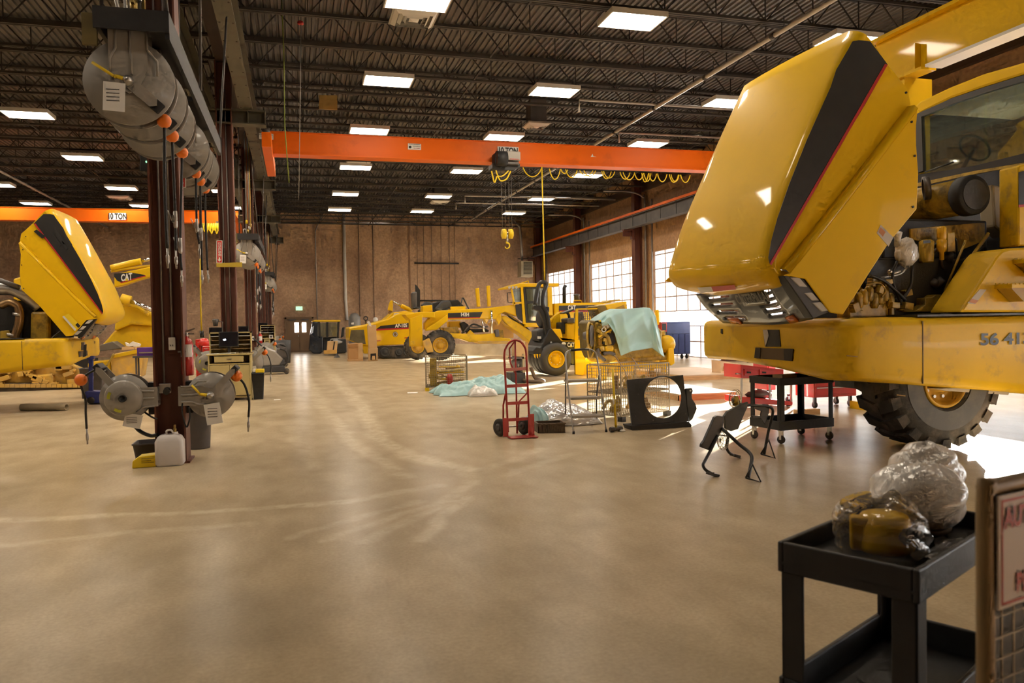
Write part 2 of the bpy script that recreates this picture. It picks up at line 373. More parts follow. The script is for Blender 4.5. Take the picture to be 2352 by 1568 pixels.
def wall_mat(name, lo, hi, zl, zh, seam=None, axis=0):
    m, nt, nd, lk, b = nodes(name); g = nd.new('ShaderNodeNewGeometry'); P = g.outputs['Position']
    mp = nd.new('ShaderNodeMapping'); mp.inputs['Scale'].default_value = (1, 1, .7); lk.new(P, mp.inputs[0])
    n = nd.new('ShaderNodeTexNoise'); n.inputs['Scale'].default_value = .42; n.inputs['Detail'].default_value = 8; n.inputs['Roughness'].default_value = .6; n.inputs['Distortion'].default_value = .5; lk.new(mp.outputs[0], n.inputs['Vector'])
    r = nd.new('ShaderNodeValToRGB'); lk.new(n.outputs['Fac'], r.inputs[0]); e = r.color_ramp.elements; e[0].position = .32; e[1].position = .68; e[0].color = (*lo, 1); e[1].color = (*hi, 1)
    n2 = nd.new('ShaderNodeTexNoise'); n2.inputs['Scale'].default_value = 9; n2.inputs['Detail'].default_value = 5; lk.new(P, n2.inputs['Vector'])
    r2 = nd.new('ShaderNodeValToRGB'); lk.new(n2.outputs['Fac'], r2.inputs[0]); e = r2.color_ramp.elements; e[0].color = (.8, .8, .8, 1); e[1].color = (1.15, 1.15, 1.15, 1); e[0].position = .3; e[1].position = .7
    mx = nd.new('ShaderNodeMixRGB'); mx.blend_type = 'MULTIPLY'; mx.inputs[0].default_value = 1; lk.new(r.outputs[0], mx.inputs[1]); lk.new(r2.outputs[0], mx.inputs[2]); c = mx.outputs[0]
    if seam:   # thin vertical panel joints
        sx = nd.new('ShaderNodeSeparateXYZ'); lk.new(P, sx.inputs[0])
        md = nd.new('ShaderNodeMath'); md.operation = 'PINGPONG'; lk.new(sx.outputs[axis], md.inputs[0]); md.inputs[1].default_value = seam
        lt = nd.new('ShaderNodeMath'); lt.operation = 'LESS_THAN'; lk.new(md.outputs[0], lt.inputs[0]); lt.inputs[1].default_value = .035
        mx2 = nd.new('ShaderNodeMixRGB'); lk.new(lt.outputs[0], mx2.inputs[0]); lk.new(c, mx2.inputs[1]); mx2.inputs[2].default_value = (lo[0]*.9, lo[1]*.85, lo[2]*.8, 1); c = mx2.outputs[0]
    lk.new(c, b.inputs['Base Color']); b.inputs['Roughness'].default_value = .75; b.inputs['Specular IOR Level'].default_value = .25
    bp = nd.new('ShaderNodeBump'); bp.inputs['Strength'].default_value = .3; bp.inputs['Distance'].default_value = .01; lk.new(n2.outputs['Fac'], bp.inputs['Height']); lk.new(bp.outputs[0], b.inputs['Normal'])
    return m
FLOORM = floor_mat()
WALLB = wall_mat('stained precast concrete', (.34, .21, .135), (.66, .455, .30), 0, 9, None, 0)
WALLR = wall_mat('tan precast concrete', (.40, .235, .13), (.52, .33, .19), 0, 9, None)
structure(MB().box((X0, Y0_, -.2), (X1+14, Y1_, 0)).build('floor', FLOORM))
# corrugated roof deck, ribs along the hall
mb = MB(); x = X0; prof = []
while x < X1:
    prof += [(x, ZC), (x+.055, ZC), (x+.075, ZC-.04), (x+.135, ZC-.04)]; x += .155
va = [mb.vt((a, Y0_, b)) for a, b in prof]; vb = [mb.vt((a, Y1_, b)) for a, b in prof]
for i in range(len(prof)-1): mb._f([va[i], va[i+1], vb[i+1], vb[i]])
mb.face([(X0, Y0_, ZC+.25), (X1, Y0_, ZC+.25), (X1, Y1_, ZC+.25), (X0, Y1_, ZC+.25)])
structure(mb.build('ceiling', DECK, recalc=False))
structure(MB().box((X0, Y1_, 0), (X1+.4, Y1_+.3, ZC+.25)).build('wall_back', WALLB))
structure(MB().box((X0-.3, Y0_, 0), (X0, Y1_+.3, ZC+.25)).build('wall_left', WALLB))
structure(MB().box((X0-.3, Y0_-.3, 0), (X1+.4, Y0_, ZC+.25)).build('wall_front', WALLB))
RCY = [52.35, 44.4, 35.9, 27.5, 19.1, 10.7, 2.3, -6.1]
DOORS = [(a+b)/2 for a, b in zip(RCY[1:], RCY)][::-1]
HW, DH = 3.3, 5.0
mb = MB(); edges = [Y0_]
for c in DOORS: edges += [c-HW, c+HW]
edges.append(Y1_+.3)
for a, b in zip(edges[0::2], edges[1::2]): mb.box((X1, a, 0), (X1+.35, b, DH))
mb.box((X1, Y0_, DH), (X1+.35, Y1_+.3, ZC+.25))
structure(mb.build('wall_right', WALLR))
# sectional overhead doors: sections glow in place of daylight, one clear row
PANEL = pm('glowing daylight door panel', (.85, .80, .75), .5, vary=.02, emis=1.35, ecol=(1, .95, .91))
MUNT = pm('brown door rails', (.38, .27, .21), .5, vary=.05)
for n, c in enumerate(DOORS):
    d = thing(f'door_{n+2}', 'tall sectional overhead door of glowing white panels in bay %d' % (n+1), 'door', (X1+.1, c, 0), kind='structure')
    mb = MB(); mr = MB(); sec = 8; sh = .69
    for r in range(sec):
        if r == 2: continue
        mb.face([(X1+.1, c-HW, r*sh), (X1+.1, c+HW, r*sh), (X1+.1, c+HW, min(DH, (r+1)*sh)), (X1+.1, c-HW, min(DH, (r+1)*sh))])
    for r in range(sec): mr.box((X1+.05, c-HW, r*sh-.022), (X1+.11, c+HW, r*sh+.022))
    for q in range(7):
        y = c-HW+q*2*HW/6; mr.box((X1+.06, y-.014, 0), (X1+.11, y+.014, 2*sh)); mr.box((X1+.06, y-.014, 3*sh), (X1+.11, y+.014, DH))
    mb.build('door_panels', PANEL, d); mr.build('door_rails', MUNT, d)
    g = MB(); g.face([(X1+.1, c-HW, 2*sh), (X1+.1, c+HW, 2*sh), (X1+.1, c+HW, 3*sh), (X1+.1, c-HW, 3*sh)]); g.build('door_window_pane', GLASS, d)
    t = MB()
    for sgn in (-1, 1): t.box((X1-.06, c+sgn*(HW+.06)-.04, 0), (X1+.02, c+sgn*(HW+.06)+.04, 7.6))
    t.build('door_track', CON, d)
# open-web roof joists and the girders they sit on
def joist(xa, xb, y):
    mb = MB(); zt, zb = ZC-.06, ZC-.82
    for s_ in (-1, 1):
        mb.box((xa, y+s_*.045-.03, zt-.06), (xb, y+s_*.045+.03, zt)); mb.box((xa+.3, y+s_*.045-.03, zb), (xb-.3, y+s_*.045+.03, zb+.06))
    n = int((xb-xa)/1.15); st = (xb-xa)/n
    for i in range(n):
        x0 = xa+i*st
        mb.bar((x0, y, zt-.03), (x0+st/2, y, zb+.03), .026); mb.bar((x0+st/2, y, zb+.03), (x0+st, y, zt-.03), .026)
        mb.bar((x0+st/2, y, zb+.03), (x0+st/2, y, zt-.03), .022)
    return structure(mb.build('roof_beam', JOI))
y = -3.0; j1 = joist(COLX+.1, X1, y); j2 = joist(X0, COLX-.1, y); k = 1
while y+1.83*k < Y1_-.3:
    for j in (j1, j2):
        c = j.copy(); COL.objects.link(c); c.location.y += 1.83*k
    k += 1
mb = MB()
for z0, z1, w in ((ZC-1.0, ZC-.9, .3), (ZC-.2, ZC-.06, .3)): mb.box((COLX-w/2, Y0_, z0), (COLX+w/2, Y1_, z1))
mb.box((COLX-.06, Y0_, ZC-.9), (COLX+.06, Y1_, ZC-.2)); structure(mb.build('roof_girder_beam', STEELB))
for xx in (4.8, 10.2, 14.8, -8, -14.5):    # bridging lines between the joists
    structure(MB().box((xx-.02, Y0_, ZC-.80), (xx+.02, Y1_, ZC-.76)).build('roof_bridging_beam', JOI))
structure(MB().box((X1-.18, Y0_, ZC-.95), (X1, Y1_, ZC-.55)).build('roof_edge_beam', STEELB))
# ---------------------------------------------------------------- columns
def hcol(par, x, y, z0, z1, mat, w=.36, d=.40, t=.022, facing='x'):
    mb = MB()
    mb.box((x-w/2, y-d/2, z0), (x-w/2+t, y+d/2, z1)); mb.box((x+w/2-t, y-d/2, z0), (x+w/2, y+d/2, z1)); mb.box((x-w/2+t, y-.01, z0), (x+w/2-t, y+.01, z1))
    mb.box((x-w/2-.04, y-d/2-.03, 0), (x+w/2+.04, y+d/2+.03, .025))
    return mb.build('column_shaft', mat, par)
where = ['nearest the camera, carrying two low reels', 'behind the tan desk', 'third along the row of hose reels', 'fourth along the row, before the far wall', 'last before the far wall']
for k in range(5):
    y = COLY0+BAY*k
    c = thing('steel_column', 'red oxide steel column of the middle row, '+where[k], 'column', (COLX, y, 0), group='steel columns of the middle row', kind='thing')
    hcol(c, COLX, y, 0, ZC-1, STEELR)
    MB().tube([(COLX-.08, y-.045, .95 if k == 0 else 1.2), (COLX-.08, y-.045, 7.4)], .014, 8).build('conduit', CON, c)
    MB().tube([(COLX+.03, y-.045, 1.55 if k == 0 else 1.3), (COLX+.03, y-.045, 7.4)], .016, 8).build('conduit', CON, c)
    b = MB(); b.box((COLX-.96, y-.17, 6.57), (COLX+.96, y+.17, 6.60)); b.box((COLX-.96, y-.17, 6.88), (COLX+.96, y+.17, 6.915)); b.box((COLX-.96, y-.01, 6.6), (COLX+.96, y+.01, 6.88))
    for xx in (-.94, -.55, .55, .94): b.box((COLX+xx-.01, y-.16, 6.6), (COLX+xx+.01, y+.16, 6.88))
    b.build('runway_bracket', OLIV, c)
    if k == 0:
        o = MB().box((COLX-.01, y-.09, 1.42), (COLX+.07, y-.03, 1.58)).build('outlet_box', WHT, c, .004)
        MB().box((COLX+.012, y-.093, 1.47), (COLX+.02, y-.089, 1.49)).box((COLX+.035, y-.093, 1.47), (COLX+.043, y-.089, 1.49)).build('socket_slots', BLK, o)
        o = MB().box((COLX-.135, y-.1, .88), (COLX+.0, y-.03, 1.0)).build('junction_box', STL, c, .005)
        MB().cyl((COLX-.04, y-.1, .92), (COLX-.04, y-.17, .90), .04, 14).build('plug', BLK, o)
    else:
        MB().box((COLX+.0, y-.1, 1.2), (COLX+.1, y-.03, 1.36)).build('outlet_box', WHT, c)
RCX = 16.5
for k, y in enumerate(RCY[:7]):
    lab = 'red oxide steel column standing in the far corner of the hall' if k == 0 else 'red oxide steel column on the overhead door wall, %s from the far corner' % ORD[k]
    c = thing('steel_column', lab, 'column', (RCX, y, 0), group='steel columns along the door wall', kind='thing')
    hcol(c, RCX, y, 0, ZC-.1, STEELR, .40, .36)
    b = MB(); b.box((RCX-.75, y-.14, 6.13), (RCX-.2, y+.14, 6.19)); b.box((RCX-.75, y-.015, 5.85), (RCX-.2, y+.015, 6.13)); b.box((RCX-.3, y-.14, 5.7), (RCX-.2, y+.14, 6.13)); b.build('runway_bracket', STEELR, c)
    if k:
        MB().tube(bezier([(RCX-1.9, y-.34, 8.0), (RCX-.5, y-.34, 8.0), (RCX+.18, y-.34, 7.75), (RCX+.3, y-.34, 7.2), (RCX+.3, y-.34, .3)], 6), .045, 8).build('pipe', CON, c)
        MB().tube([(RCX+.28, y+.36, 7.6), (RCX+.28, y+.36, .5)], .03, 8).build('conduit', CON, c)
# ---------------------------------------------------------------- crane runways
def ibeam(mb, x, w, z0, z1, ya, yb, t=.03):
    mb.box((x-w/2, ya, z0), (x+w/2, yb, z0+t)); mb.box((x-w/2, ya, z1-t), (x+w/2, yb, z1)); mb.box((x-.012, ya, z0+t), (x+.012, yb, z1-t)); return mb
def runway(x, lab, z0=6.92, z1=7.62, ya=Y0_+.3, yb=Y1_-.3):
    r = thing('crane_runway', lab, 'steel beam', (x, (ya+yb)/2, z0), group='crane runway beams', kind='thing')
    ibeam(MB(), x, .30, z0, z1, ya, yb).build('beam', OLIV, r)
    MB().box((x-.03, ya, z1), (x+.03, yb, z1+.06)).build('rail', STEELB, r)
    q = MB(); y = ya+.5
    while y < yb:
        for s_ in (-1, 1): q.cyl((x+s_*.11, y, z0-.012), (x+s_*.11, y, z0+.05), .018, 6)
        y += .9
    q.build('bolts', STEELB, r)
    return r
runway(-1.03, 'olive grey crane beam along the middle columns, on the orange crane end')
runway(-2.06, 'olive grey crane beam along the middle columns, behind the hose reels')
r = thing('crane_runway', 'grey crane beam with orange conductor strip along the overhead doors', 'steel beam', (16.05, 25, 6.2), group='crane runway beams', kind='thing')
ibeam(MB(), 16.05, .34, 6.2, 6.8, Y0_+.3, 52.0).build('beam', GRYD, r)
MB().box((15.84, Y0_+.3, 6.81), (15.94, 52.0, 6.92)).build('conductor_strip', ORG, r)
mb = MB(); y = 2
while y < 52: mb.box((15.87, y, 6.23), (15.89, y+.02, 6.81)); y += 1.5
mb.build('strip_hangers', BLK, r)
# ---------------------------------------------------------------- cranes
def crane(nm, lab, xa, xb, y, z0, z1, side):
    c = thing('overhead_crane', lab, 'crane', ((xa+xb)/2, y, z0), group='orange bridge cranes')
    mb = MB(); mb.box((xa, y-.17, z0+.035), (xb, y+.17, z1-.02)); g = mb.build('girder', ORG, c)
    MB().box((xa, y-.25, z0), (xb, y+.25, z0+.035)).build('bottom_flange', ORG, c)
    MB().box((xa, y-.2, z1-.02), (xb, y+.2, z1)).build('top_flange', ORG, c)
    for xe in (xa-.02, xb-.22):
        e = MB().box((xe, y-2.1, z0-.22), (xe+.24, y+2.1, z0+.16)).build('end_truck', ORG, c, .01)
        for yy in (y-1.7, y+1.7): MB().cyl((xe+.02, yy, z0+.2), (xe+.2, yy, z0+.2), .14, 16).build('wheel', GRYD, e)
    return c
CY = 23.1
cr = crane('a', 'orange ten ton bridge crane over the right bay with hook block', -.72, 15.8, CY+.25, 6.57, 7.22, 1)
PT = lambda x, y: AY(x, y, CY+.07)
def sign(par, x0, y0, x1, y1, Y, name='notice'):
    return S(par, name, PAP, [(x0, y0), (x1, y0+(x1-x0)*.045), (x1, y1+(x1-x0)*.045), (x0, y1)], Y, .01)
BLKT = pm('black lettering', (.012, .012, .012), .6, vary=0)
s_ = sign(cr, 595, 306, 628, 319, CY+.06)
for i, t in enumerate(('FOR SERVICE CALL', '1-877-264-4841', 'TOLL FREE')): words(t, BLKT, s_, AY(611, 309.6+i*4.1, CY+.055), (1, 0, 0), (0, 0, 1), .045, fit=(.36, .30, .22)[i])
s_ = sign(cr, 937, 329, 967, 343, CY+.06)
for i, t in enumerate(('CRANE ENGINEERING', 'SALES SERVICE', 'TOLL NUMBER')): words(t, BLKT if i < 2 else REDS, s_, AY(952+(5 if i else 0), 331.5+i*4.6, CY+.055), (1, 0, 0), (0, 0, 1), .04, fit=(.33, .22, .2)[i])
S(s_, 'emblem', BLKT, circ(942, 337.5, 3.2, n=12), CY+.055, .002)
s_ = S(cr, 'capacity_sign', PAP, [(1143, 336), (1191, 338), (1191, 362), (1143, 360)], CY+.05, .02)
words('10 TON', BLKT, s_, AY(1167, 347, CY+.04), (1, 0, 0), (0, 0, 1), .27, fit=.60, bold=.035)
S(cr, 'small_mark', PAP, [(1357, 360), (1361, 353), (1363, 359), (1370, 360)], CY+.07, .003)
# hoist trolley
h = thing('crane_hoist', 'grey and black hoist trolley hanging on the orange crane girder', 'hoist', AY(1165, 365, CY-.2))
hy = CY-.45
S(h, 'motor_cover', GRY, [(1163, 346), (1196, 347.5), (1196, 369), (1163, 367)], hy, .35, .03)
words('', BLKT, h, (0, 0, 0), (1, 0, 0), (0, 0, 1), .1) if 0 else None
S(h, 'red_stripe', REDS, [(1171, 364), (1192, 365), (1192, 366.3), (1171, 365.3)], hy-.005, .004)
mb = MB(); a = AY(1147, 364, hy); mb.cyl(a+V((-.1, 0, 0)), a+V((.22, 0, 0)), .22, 20); mb.build('rope_drum', BLKM, h)
S(h, 'gear_case', BLKM, [(1137, 350), (1162, 351), (1162, 374), (1150, 386), (1137, 378)], hy+.05, .4, .02)
S(h, 'trolley_frame', BLK, [(1131, 374), (1195, 376), (1195, 383), (1180, 392), (1140, 392), (1131, 386)], hy+.1, .5, .02)
S(h, 'contact_box', GRYD, [(1163, 371), (1193, 372), (1193, 378), (1163, 377)], hy-.02, .2, .02)
MB().tube(bezier([AY(1129, 393, hy), AY(1131, 402, hy), AY(1136, 419, hy), AY(1142, 405, hy), AY(1150, 415, hy), AY(1163, 411, hy), AY(1173, 393, hy)], 6), .022, 8).tube(bezier([AY(1139, 391, hy), AY(1144, 404, hy), AY(1154, 404, hy), AY(1163, 397, hy), AY(1168, 392, hy)], 6), .02, 8).build('looped_cable', YLID, h)
ro = thing('wire_rope', 'steel wire rope falls hanging from the crane hoist', 'rope', AY(1162, 400, hy+.2))
mb = MB()
for xa, xb in ((1150, 1155), (1161, 1160.5), (1168, 1170), (1174, 1176)): mb.tube([AY(xa, 390, hy+.2), AY(xb, 530, hy+.2)], .007, 6)
mb.build('rope_falls', GRYD, ro)
hb = thing('hook_block', 'yellow two sheave crane hook block hanging on wire ropes', 'hook', AY(1165, 537, hy+.2))
for cx in (1157.5, 1173):
    a = AY(cx, 537, hy+.2); MB().lathe([(.10, -.07), (.15, -.05), (.15, .05), (.10, .07)], a, (1, 0, 0), 20).build('sheave_cover', YLID, hb)
MB().cyl(AY(1152, 535, hy+.2), AY(1178, 535, hy+.2), .025, 10).cyl(AY(1165, 537, hy+.2), AY(1165, 556, hy+.2), .03, 10).build('axle', STL, hb)
q = AY(1165, 564, hy+.2)
MB().tube([q+V((.075*math.cos(R(t)), 0, .085*math.sin(R(t)))) for t in range(120, -170, -20)], [.03-.0012*i for i in range(15)], 8).tube([AY(1165, 553, hy+.2), q+V((-.03, 0, .08))], .025, 8).build('hook', YLID, hb)
fe = thing('festoon_cable', 'yellow festoon cable looped under the orange crane girder', 'cable', AY(1390, 390, CY-.05))
mb = MB()
for x0, x1, sag in ((1201, 1244, 21), (1262, 1287, 24), (1288, 1304, 9), (1299, 1326, 18), (1331, 1362, 12), (1341, 1368, 13), (1382, 1404, 17), (1386, 1412, 15), (1424, 1447, 16), (1431, 1458, 17), (1457, 1478, 16), (1474, 1489, 20), (1479, 1495, 18), (1490, 1508, 17), (1510, 1532, 18), (1537, 1558, 18), (1541, 1560, 16), (1563, 1585, 17)):
    yy = 352+(min(x0, x1)-615)*.0467+5
    mb.tube([AY(x0+(x1-x0)*t/10, yy+1.2*t/10+sag*(1-(2*t/10-1)**2)**.8, CY-.02+.03*math.sin(x0)) for t in range(11)], .017, 6)
mb.build('cable_loops', YLID, fe)
pc = thing('pendant_cable', 'straight yellow pendant control cable hanging from the orange crane', 'cable', AY(1245, 385, CY-.1))
MB().tube([AY(1244.5, 383, CY-.1), AY(1248, 520, CY-.1), AY(1251, 652, CY-.1)], .02, 8).build('cable', YLID, pc)
MB().cbox(AY(1251, 655, CY-.1), (.07, .06, .22)).build('control_handset', BLK, pc, .01)
c2 = crane('b', 'orange ten ton bridge crane over the left bay, behind the raised hood', -21.6, -2.5, 39.2, 6.57, 7.15, -1)
s_ = S(c2, 'capacity_sign', PAP, [(250, 489), (289, 489), (289, 505), (250, 505)], 38.98, .03)
words('10 TON', BLKT, s_, AY(269.5, 497, 38.97), (1, 0, 0), (0, 0, 1), .36, fit=.75, bold=.035)
S(c2, 'notice', PAP, [(110, 488), (128, 488), (128, 500), (110, 500)], 38.98, .03)
f2 = thing('festoon_cable', 'yellow festoon cable loops at the column end of the left crane', 'cable', AY(485, 525, 38.8))
mb = MB()
for i in range(9): mb.tube([AY(466+i*4+8*t/8, 512+(20+5*math.sin(i*2))*(1-(2*t/8-1)**2)**.8, 38.7) for t in range(9)], .025, 6)
mb.build('cable_loops', YLID, f2)
MB().box(*[tuple(AY(496, 522, 38.7)), tuple(AY(505, 508, 38.7)+V((0, .2, 0)))]).build('cable_trolley', GRYD, f2)
# ---------------------------------------------------------------- high-bay lights
TUBE = pm('fluorescent tubes', (1, .9, .75), .4, vary=0, emis=46, ecol=(1, .865, .69))
def make_light():
    L = thing('high_bay_light', '', 'ceiling light', (0, 0, 0), group='fluorescent high bay lights')
    mb = MB(); a, b = .62, .42
    mb.face([(-a, -b, .07), (a, -b, .07), (a, b, .07), (-a, b, .07)])
    for p, q in (((-a, -b, 0), (a, -b+.02, .09)), ((-a, b-.02, 0), (a, b, .09)), ((-a, -b, 0), (-a+.03, b, .09)), ((a-.03, -b, 0), (a, b, .09))): mb.box(p, q)
    mb.box((-a, -b, .09), (a, b, .11)); mb.build('housing', WHT, L)
    t = MB()
    for i in range(6):
        y = -b+.09+i*(2*b-.18)/5; t.face([(-a+.05, y+.056, .03), (a-.05, y+.056, .03), (a-.05, y-.056, .03), (-a+.05, y-.056, .03)])
    t.build('tubes', TUBE, L, recalc=False)
    w = MB()
    for sx in (-.45, .45): w.tube([(sx, 0, .1), (sx, 0, .42)], .006, 5)
    w.build('hanger', GRYD, L); return L
L0 = make_light(); rows = [4.6, 9.9, 15.1, 20.2, 25.5, 31.5, 38.0, 43.2, 48.6]; lcols = [2.42, 6.9, 12.2, -2.95, -7.3, -12.15, -17.2]
cname = {2.42: 'column beside the middle aisle', 6.9: 'centre column of the near bay', 12.2: 'column by the overhead doors', -2.95: 'just past the runway beams', -7.3: 'middle of the far-side bay', -12.15: 'second column from the far-side wall', -17.2: 'along the far-side wall'}
first = True
TUBED = pm('dimmer fluorescent tubes', (1, .9, .75), .4, vary=0, emis=13, ecol=(1, .865, .69))
for i, y in enumerate(rows[:8]):
    for x in lcols:
        if x == -17.2 and i > 4: continue
        lab = 'high bay light, %s row from far wall, %s' % (ORD[7-i], cname[x])
        if first: L0.location = (x, y, 7.9); L0['label'] = lab; first = False
        else:
            q = dup(L0, V((x, y, 7.9))-V(L0.location), lab)
dimd = dimm = None
for o in list(SC.objects):
    if o.name.startswith('tubes') and o.parent and o.parent.location.y < 12:
        if dimd is None: dimd = o.data.copy(); dimd.materials[0] = TUBED
        if o.parent.location.y < 5: o.data = dimd
        else:
            if dimm is None: dimm = o.data.copy(); dimm.materials[0] = pm('softer fluorescent tubes', (1, .9, .75), .4, vary=0, emis=28, ecol=(1, .865, .69))
            o.data = dimm
# air diffusers, pipes and small things under the roof
def diffuser(px, py, Y, w, lab, name='air_diffuser'):
    c = AY(px, py, Y); d = thing(name, lab, 'air vent', c, group='square air diffusers')
    mb = MB(); h = w/2; mb.box(c+V((-h, -h, -.04)), c+V((h, h, 0))); mb.build('frame', GRY, d)
    mb = MB()
    for k in (1, .72, .45): mb.lathe([(h*k*1.3, -.05), (h*k*1.05, -.12)], c, (0, 0, 1), 4, smooth=False, cap=False)
    mb.lathe([(.02, -.13), (h*.3, -.10)], c, (0, 0, 1), 4, False); mb.build('louvres', WHT, d)
    MB().box(c+V((-h*.7, -h*.7, 0)), c+V((h*.7, h*.7, 8.75-c.z))).build('neck_duct', GRYD, d)
diffuser(1232, 285, 24, .75, 'square white air diffuser on a stub duct above the orange crane')
diffuser(1010, 462, 40, .95, 'square white air diffuser under a light near the far wall')
diffuser(275, 452, 40, 1.0, 'square white air diffuser above the capacity sign of the far crane')
diffuser(950, 36, 16.3, .95, 'large grey air diffuser beside the light at the top of the view')
diffuser(822, 374, 33, 1.0, 'square air diffuser just behind the orange crane, by the aisle lights')
p = thing('suspended_panel', 'square yellowish panel hung on a roof joist above the crane', 'panel', AY(754, 235, 24)); S(p, 'panel_board', pm('yellowed board', (.45, .31, .09), .6), [(733, 218), (775, 219), (775, 252), (733, 250)], 24, .04)
MB().tube([AY(742, 219, 24.02), AY(742, 219, 24.02)+V((0, 0, .9))], .01, 5).tube([AY(766, 219, 24.02), AY(766, 219, 24.02)+V((0, 0, .9))], .01, 5).build('hanger', GRYD, p)
PWH = pm('pale pipe paint', (.50, .46, .41), .5, vary=.05)
sp = thing('sprinkler_pipe', 'long pale sprinkler main running the length of the near bay roof', 'pipe', (10.47, 28, 8))
mb = MB(); mb.tube([(10.47, -8, 8.0), (10.47, 46.6, 8.0)], .055, 12); mb.build('pipe', PWH, sp)
mb = MB()
for y in range(0, 46, 3): mb.lathe([(.075, -.06), (.075, .06)], (10.47, y+.4, 8.0), (0, 1, 0), 12); mb.tube([(10.47, y, 8.0), (10.47, y, 8.3)], .012, 6)
mb.build('couplings_and_hangers', GRYD, sp)
for y, xa, xb, lab in ((21.2, 8.0, 16, 'thin pale pipe crossing under the roof above the crane'), (24.6, 10.7, 16.3, 'pale pipe with a drop leg crossing to the door wall'), (38.3, 8.3, 16.4, 'pale pipe crossing the roof far beyond the crane'), (40.6, 8.3, 16.4, 'lower pale pipe crossing the roof far beyond the crane')):
    t = thing('roof_pipe', lab, 'pipe', (xa, y, 8.05), group='cross pipes under the roof'); MB().tube([(xa, y, 7.7), (xa, y, 8.05), (xb, y, 8.05)], .04, 8).build('pipe', PWH, t)
sp = thing('sprinkler_pipe', 'pale sprinkler main sloping over the far-side bay', 'pipe', AY(0, 390, 33)); a, b = AZ(0, 393, 7.6), AZ(175, 482, 7.6)
MB().tube([(a.x, a.y-8, 7.6), (a.x, 50, 7.6)], .05, 10).build('pipe', CON, sp)
dl = thing('hanging_cable', 'thin cord with a red cap hanging from the roof past the crane end', 'cord', AY(690, 0, 17.5)); MB().tube([AY(692, -60, 17.5), AY(690, 200, 17.5), AY(686, 458, 17.5)], .008, 6).build('cord', CON, dl); MB().lathe([(.03, -.03), (.07, -.02), (.06, .03), (.02, .05)], AY(690, 53, 17.5), n=14).build('cap', REDS, dl)
dl = thing('hanging_cable', 'thin green cord hanging between the roof joists', 'cord', AY(652, 100, 18)); MB().tube([AY(645, -40, 18), AY(652, 130, 18), AY(654, 290, 18), AY(664, 420, 18)], .012, 6).build('cord', pm('green cord', (.22, .28, .03), .5), dl)
# ---------------------------------------------------------------- far wall fittings
WY = Y1_-.05
d = thing('door_1', 'brown double exit door with two narrow lit windows in the far wall', 'door', AY(688, 806, WY), kind='structure')
BR = pm('brown door paint', (.19, .115, .06), .5, vary=.05)
ZB = AZ(688, 804).z
def wz(px, pz, Y=WY): q = AY(px, 760, Y); return V((q.x, Y, pz))
xl, xm, xr = AY(659, 770, WY).x, AY(688, 770, WY).x, AY(717, 770, WY).x
LITE = pm('bright lite', (1, 1, 1), .3, vary=0, emis=14, ecol=(1, .95, .92))  # panes emit light in place of daylight outside
fr = MB(); fr.box((xl-.12, WY-.06, 0), (xl, WY+.03, 2.25)); fr.box((xr, WY-.06, 0), (xr+.12, WY+.03, 2.25)); fr.box((xl-.12, WY-.06, 2.15), (xr+.12, WY+.03, 2.27)); fr.build('door_frame', BR, d)
for a, b, wx in ((xl, xm-.01, 681.5), (xm+.01, xr, 698.5)):
    lf = MB().box((a, WY-.03, .03), (b, WY+.03, 2.15)).build('door_leaf', BR, d)
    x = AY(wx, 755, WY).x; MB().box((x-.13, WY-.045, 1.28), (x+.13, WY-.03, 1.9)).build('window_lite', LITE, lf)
    MB().box(((a+b)/2-.25, WY-.12, 2.05), ((a+b)/2+.2, WY-.03, 2.14)).build('closer', GRYD, lf)
MB().box((xm-.1, WY-.09, .98), (xm-.04, WY-.03, 1.1)).build('handle', STL, d)
e = thing('exit_sign', 'small lit green exit sign above the far double door', 'sign', AY(687, 708, WY-.05))
c = AY(687, 708, WY-.06); MB().cbox(c, (.42, .06, .26)).build('sign_face', pm('pale green sign', (.3, .5, .3), .5, emis=.9, ecol=(.55, .9, .6)), e, .01)
words('EXIT', GRN, e, c+V((0, -.035, 0)), (1, 0, 0), (0, 0, 1), .17)
def wpipe(pts, r, lab, mat=CON, Y=WY-.06, name='wall_pipe'):
    t = thing(name, lab, 'pipe', AY(*pts[0], Y), group='pipes on the far wall'); MB().tube([AY(x, y, Y) for x, y in pts], r, 8).build('pipe', mat, t); return t
wpipe([(789, 486), (794, 690), (797, 735)], .10, 'thick white pipe running down the far wall left of the paver', WHT)
wpipe([(742, 490), (724, 530), (727, 660), (729, 735)], .035, 'thin grey conduit with a bend, on the far wall by the exit door')
DK = pm('dark conduit', (.22, .14, .09), .6)
wpipe([(823, 486), (827, 742)], .03, 'dark pipe down the far wall, right of the white pipe', DK)
wpipe([(855, 486), (860, 740)], .028, 'second dark pipe down the far wall, right of the white pipe', DK)
wpipe([(640, 511), (955, 513.5)], .03, 'thin level conduit high on the far wall')
for i, x in enumerate((958, 973, 991, 1013, 1032, 1044)): wpipe([(x-1, 490), (x+2, 700)], .018, '%s slim riser behind the level strut rails on the far wall' % ORD[i], DK)
for yy, w in ((517, 'upper'), (604, 'middle'), (690, 'lower')): wpipe([(952, yy), (1054, yy+1)], .05, '%s dark strut rail across the slim risers on the far wall' % w, BLK, WY-.15)
for x in (940,): structure(MB().box((AY(x, 600, Y1_).x-.06, Y1_-.025, 0), (AY(x, 600, Y1_).x+.06, Y1_, ZC)).build('trim_1', pm('wall joint', (.28, .16, .09), .8)))
u = thing('unit_heater', 'cream unit heater with louvres hung high in the far corner', 'heater', AY(1210, 618, 50.5)); HY = 50.5
S(u, 'case', pm('cream enamel', (.42, .37, .26), .45), [(1197, 599), (1224, 599), (1224, 636), (1197, 635)], HY, .9, .03)
mb = MB()
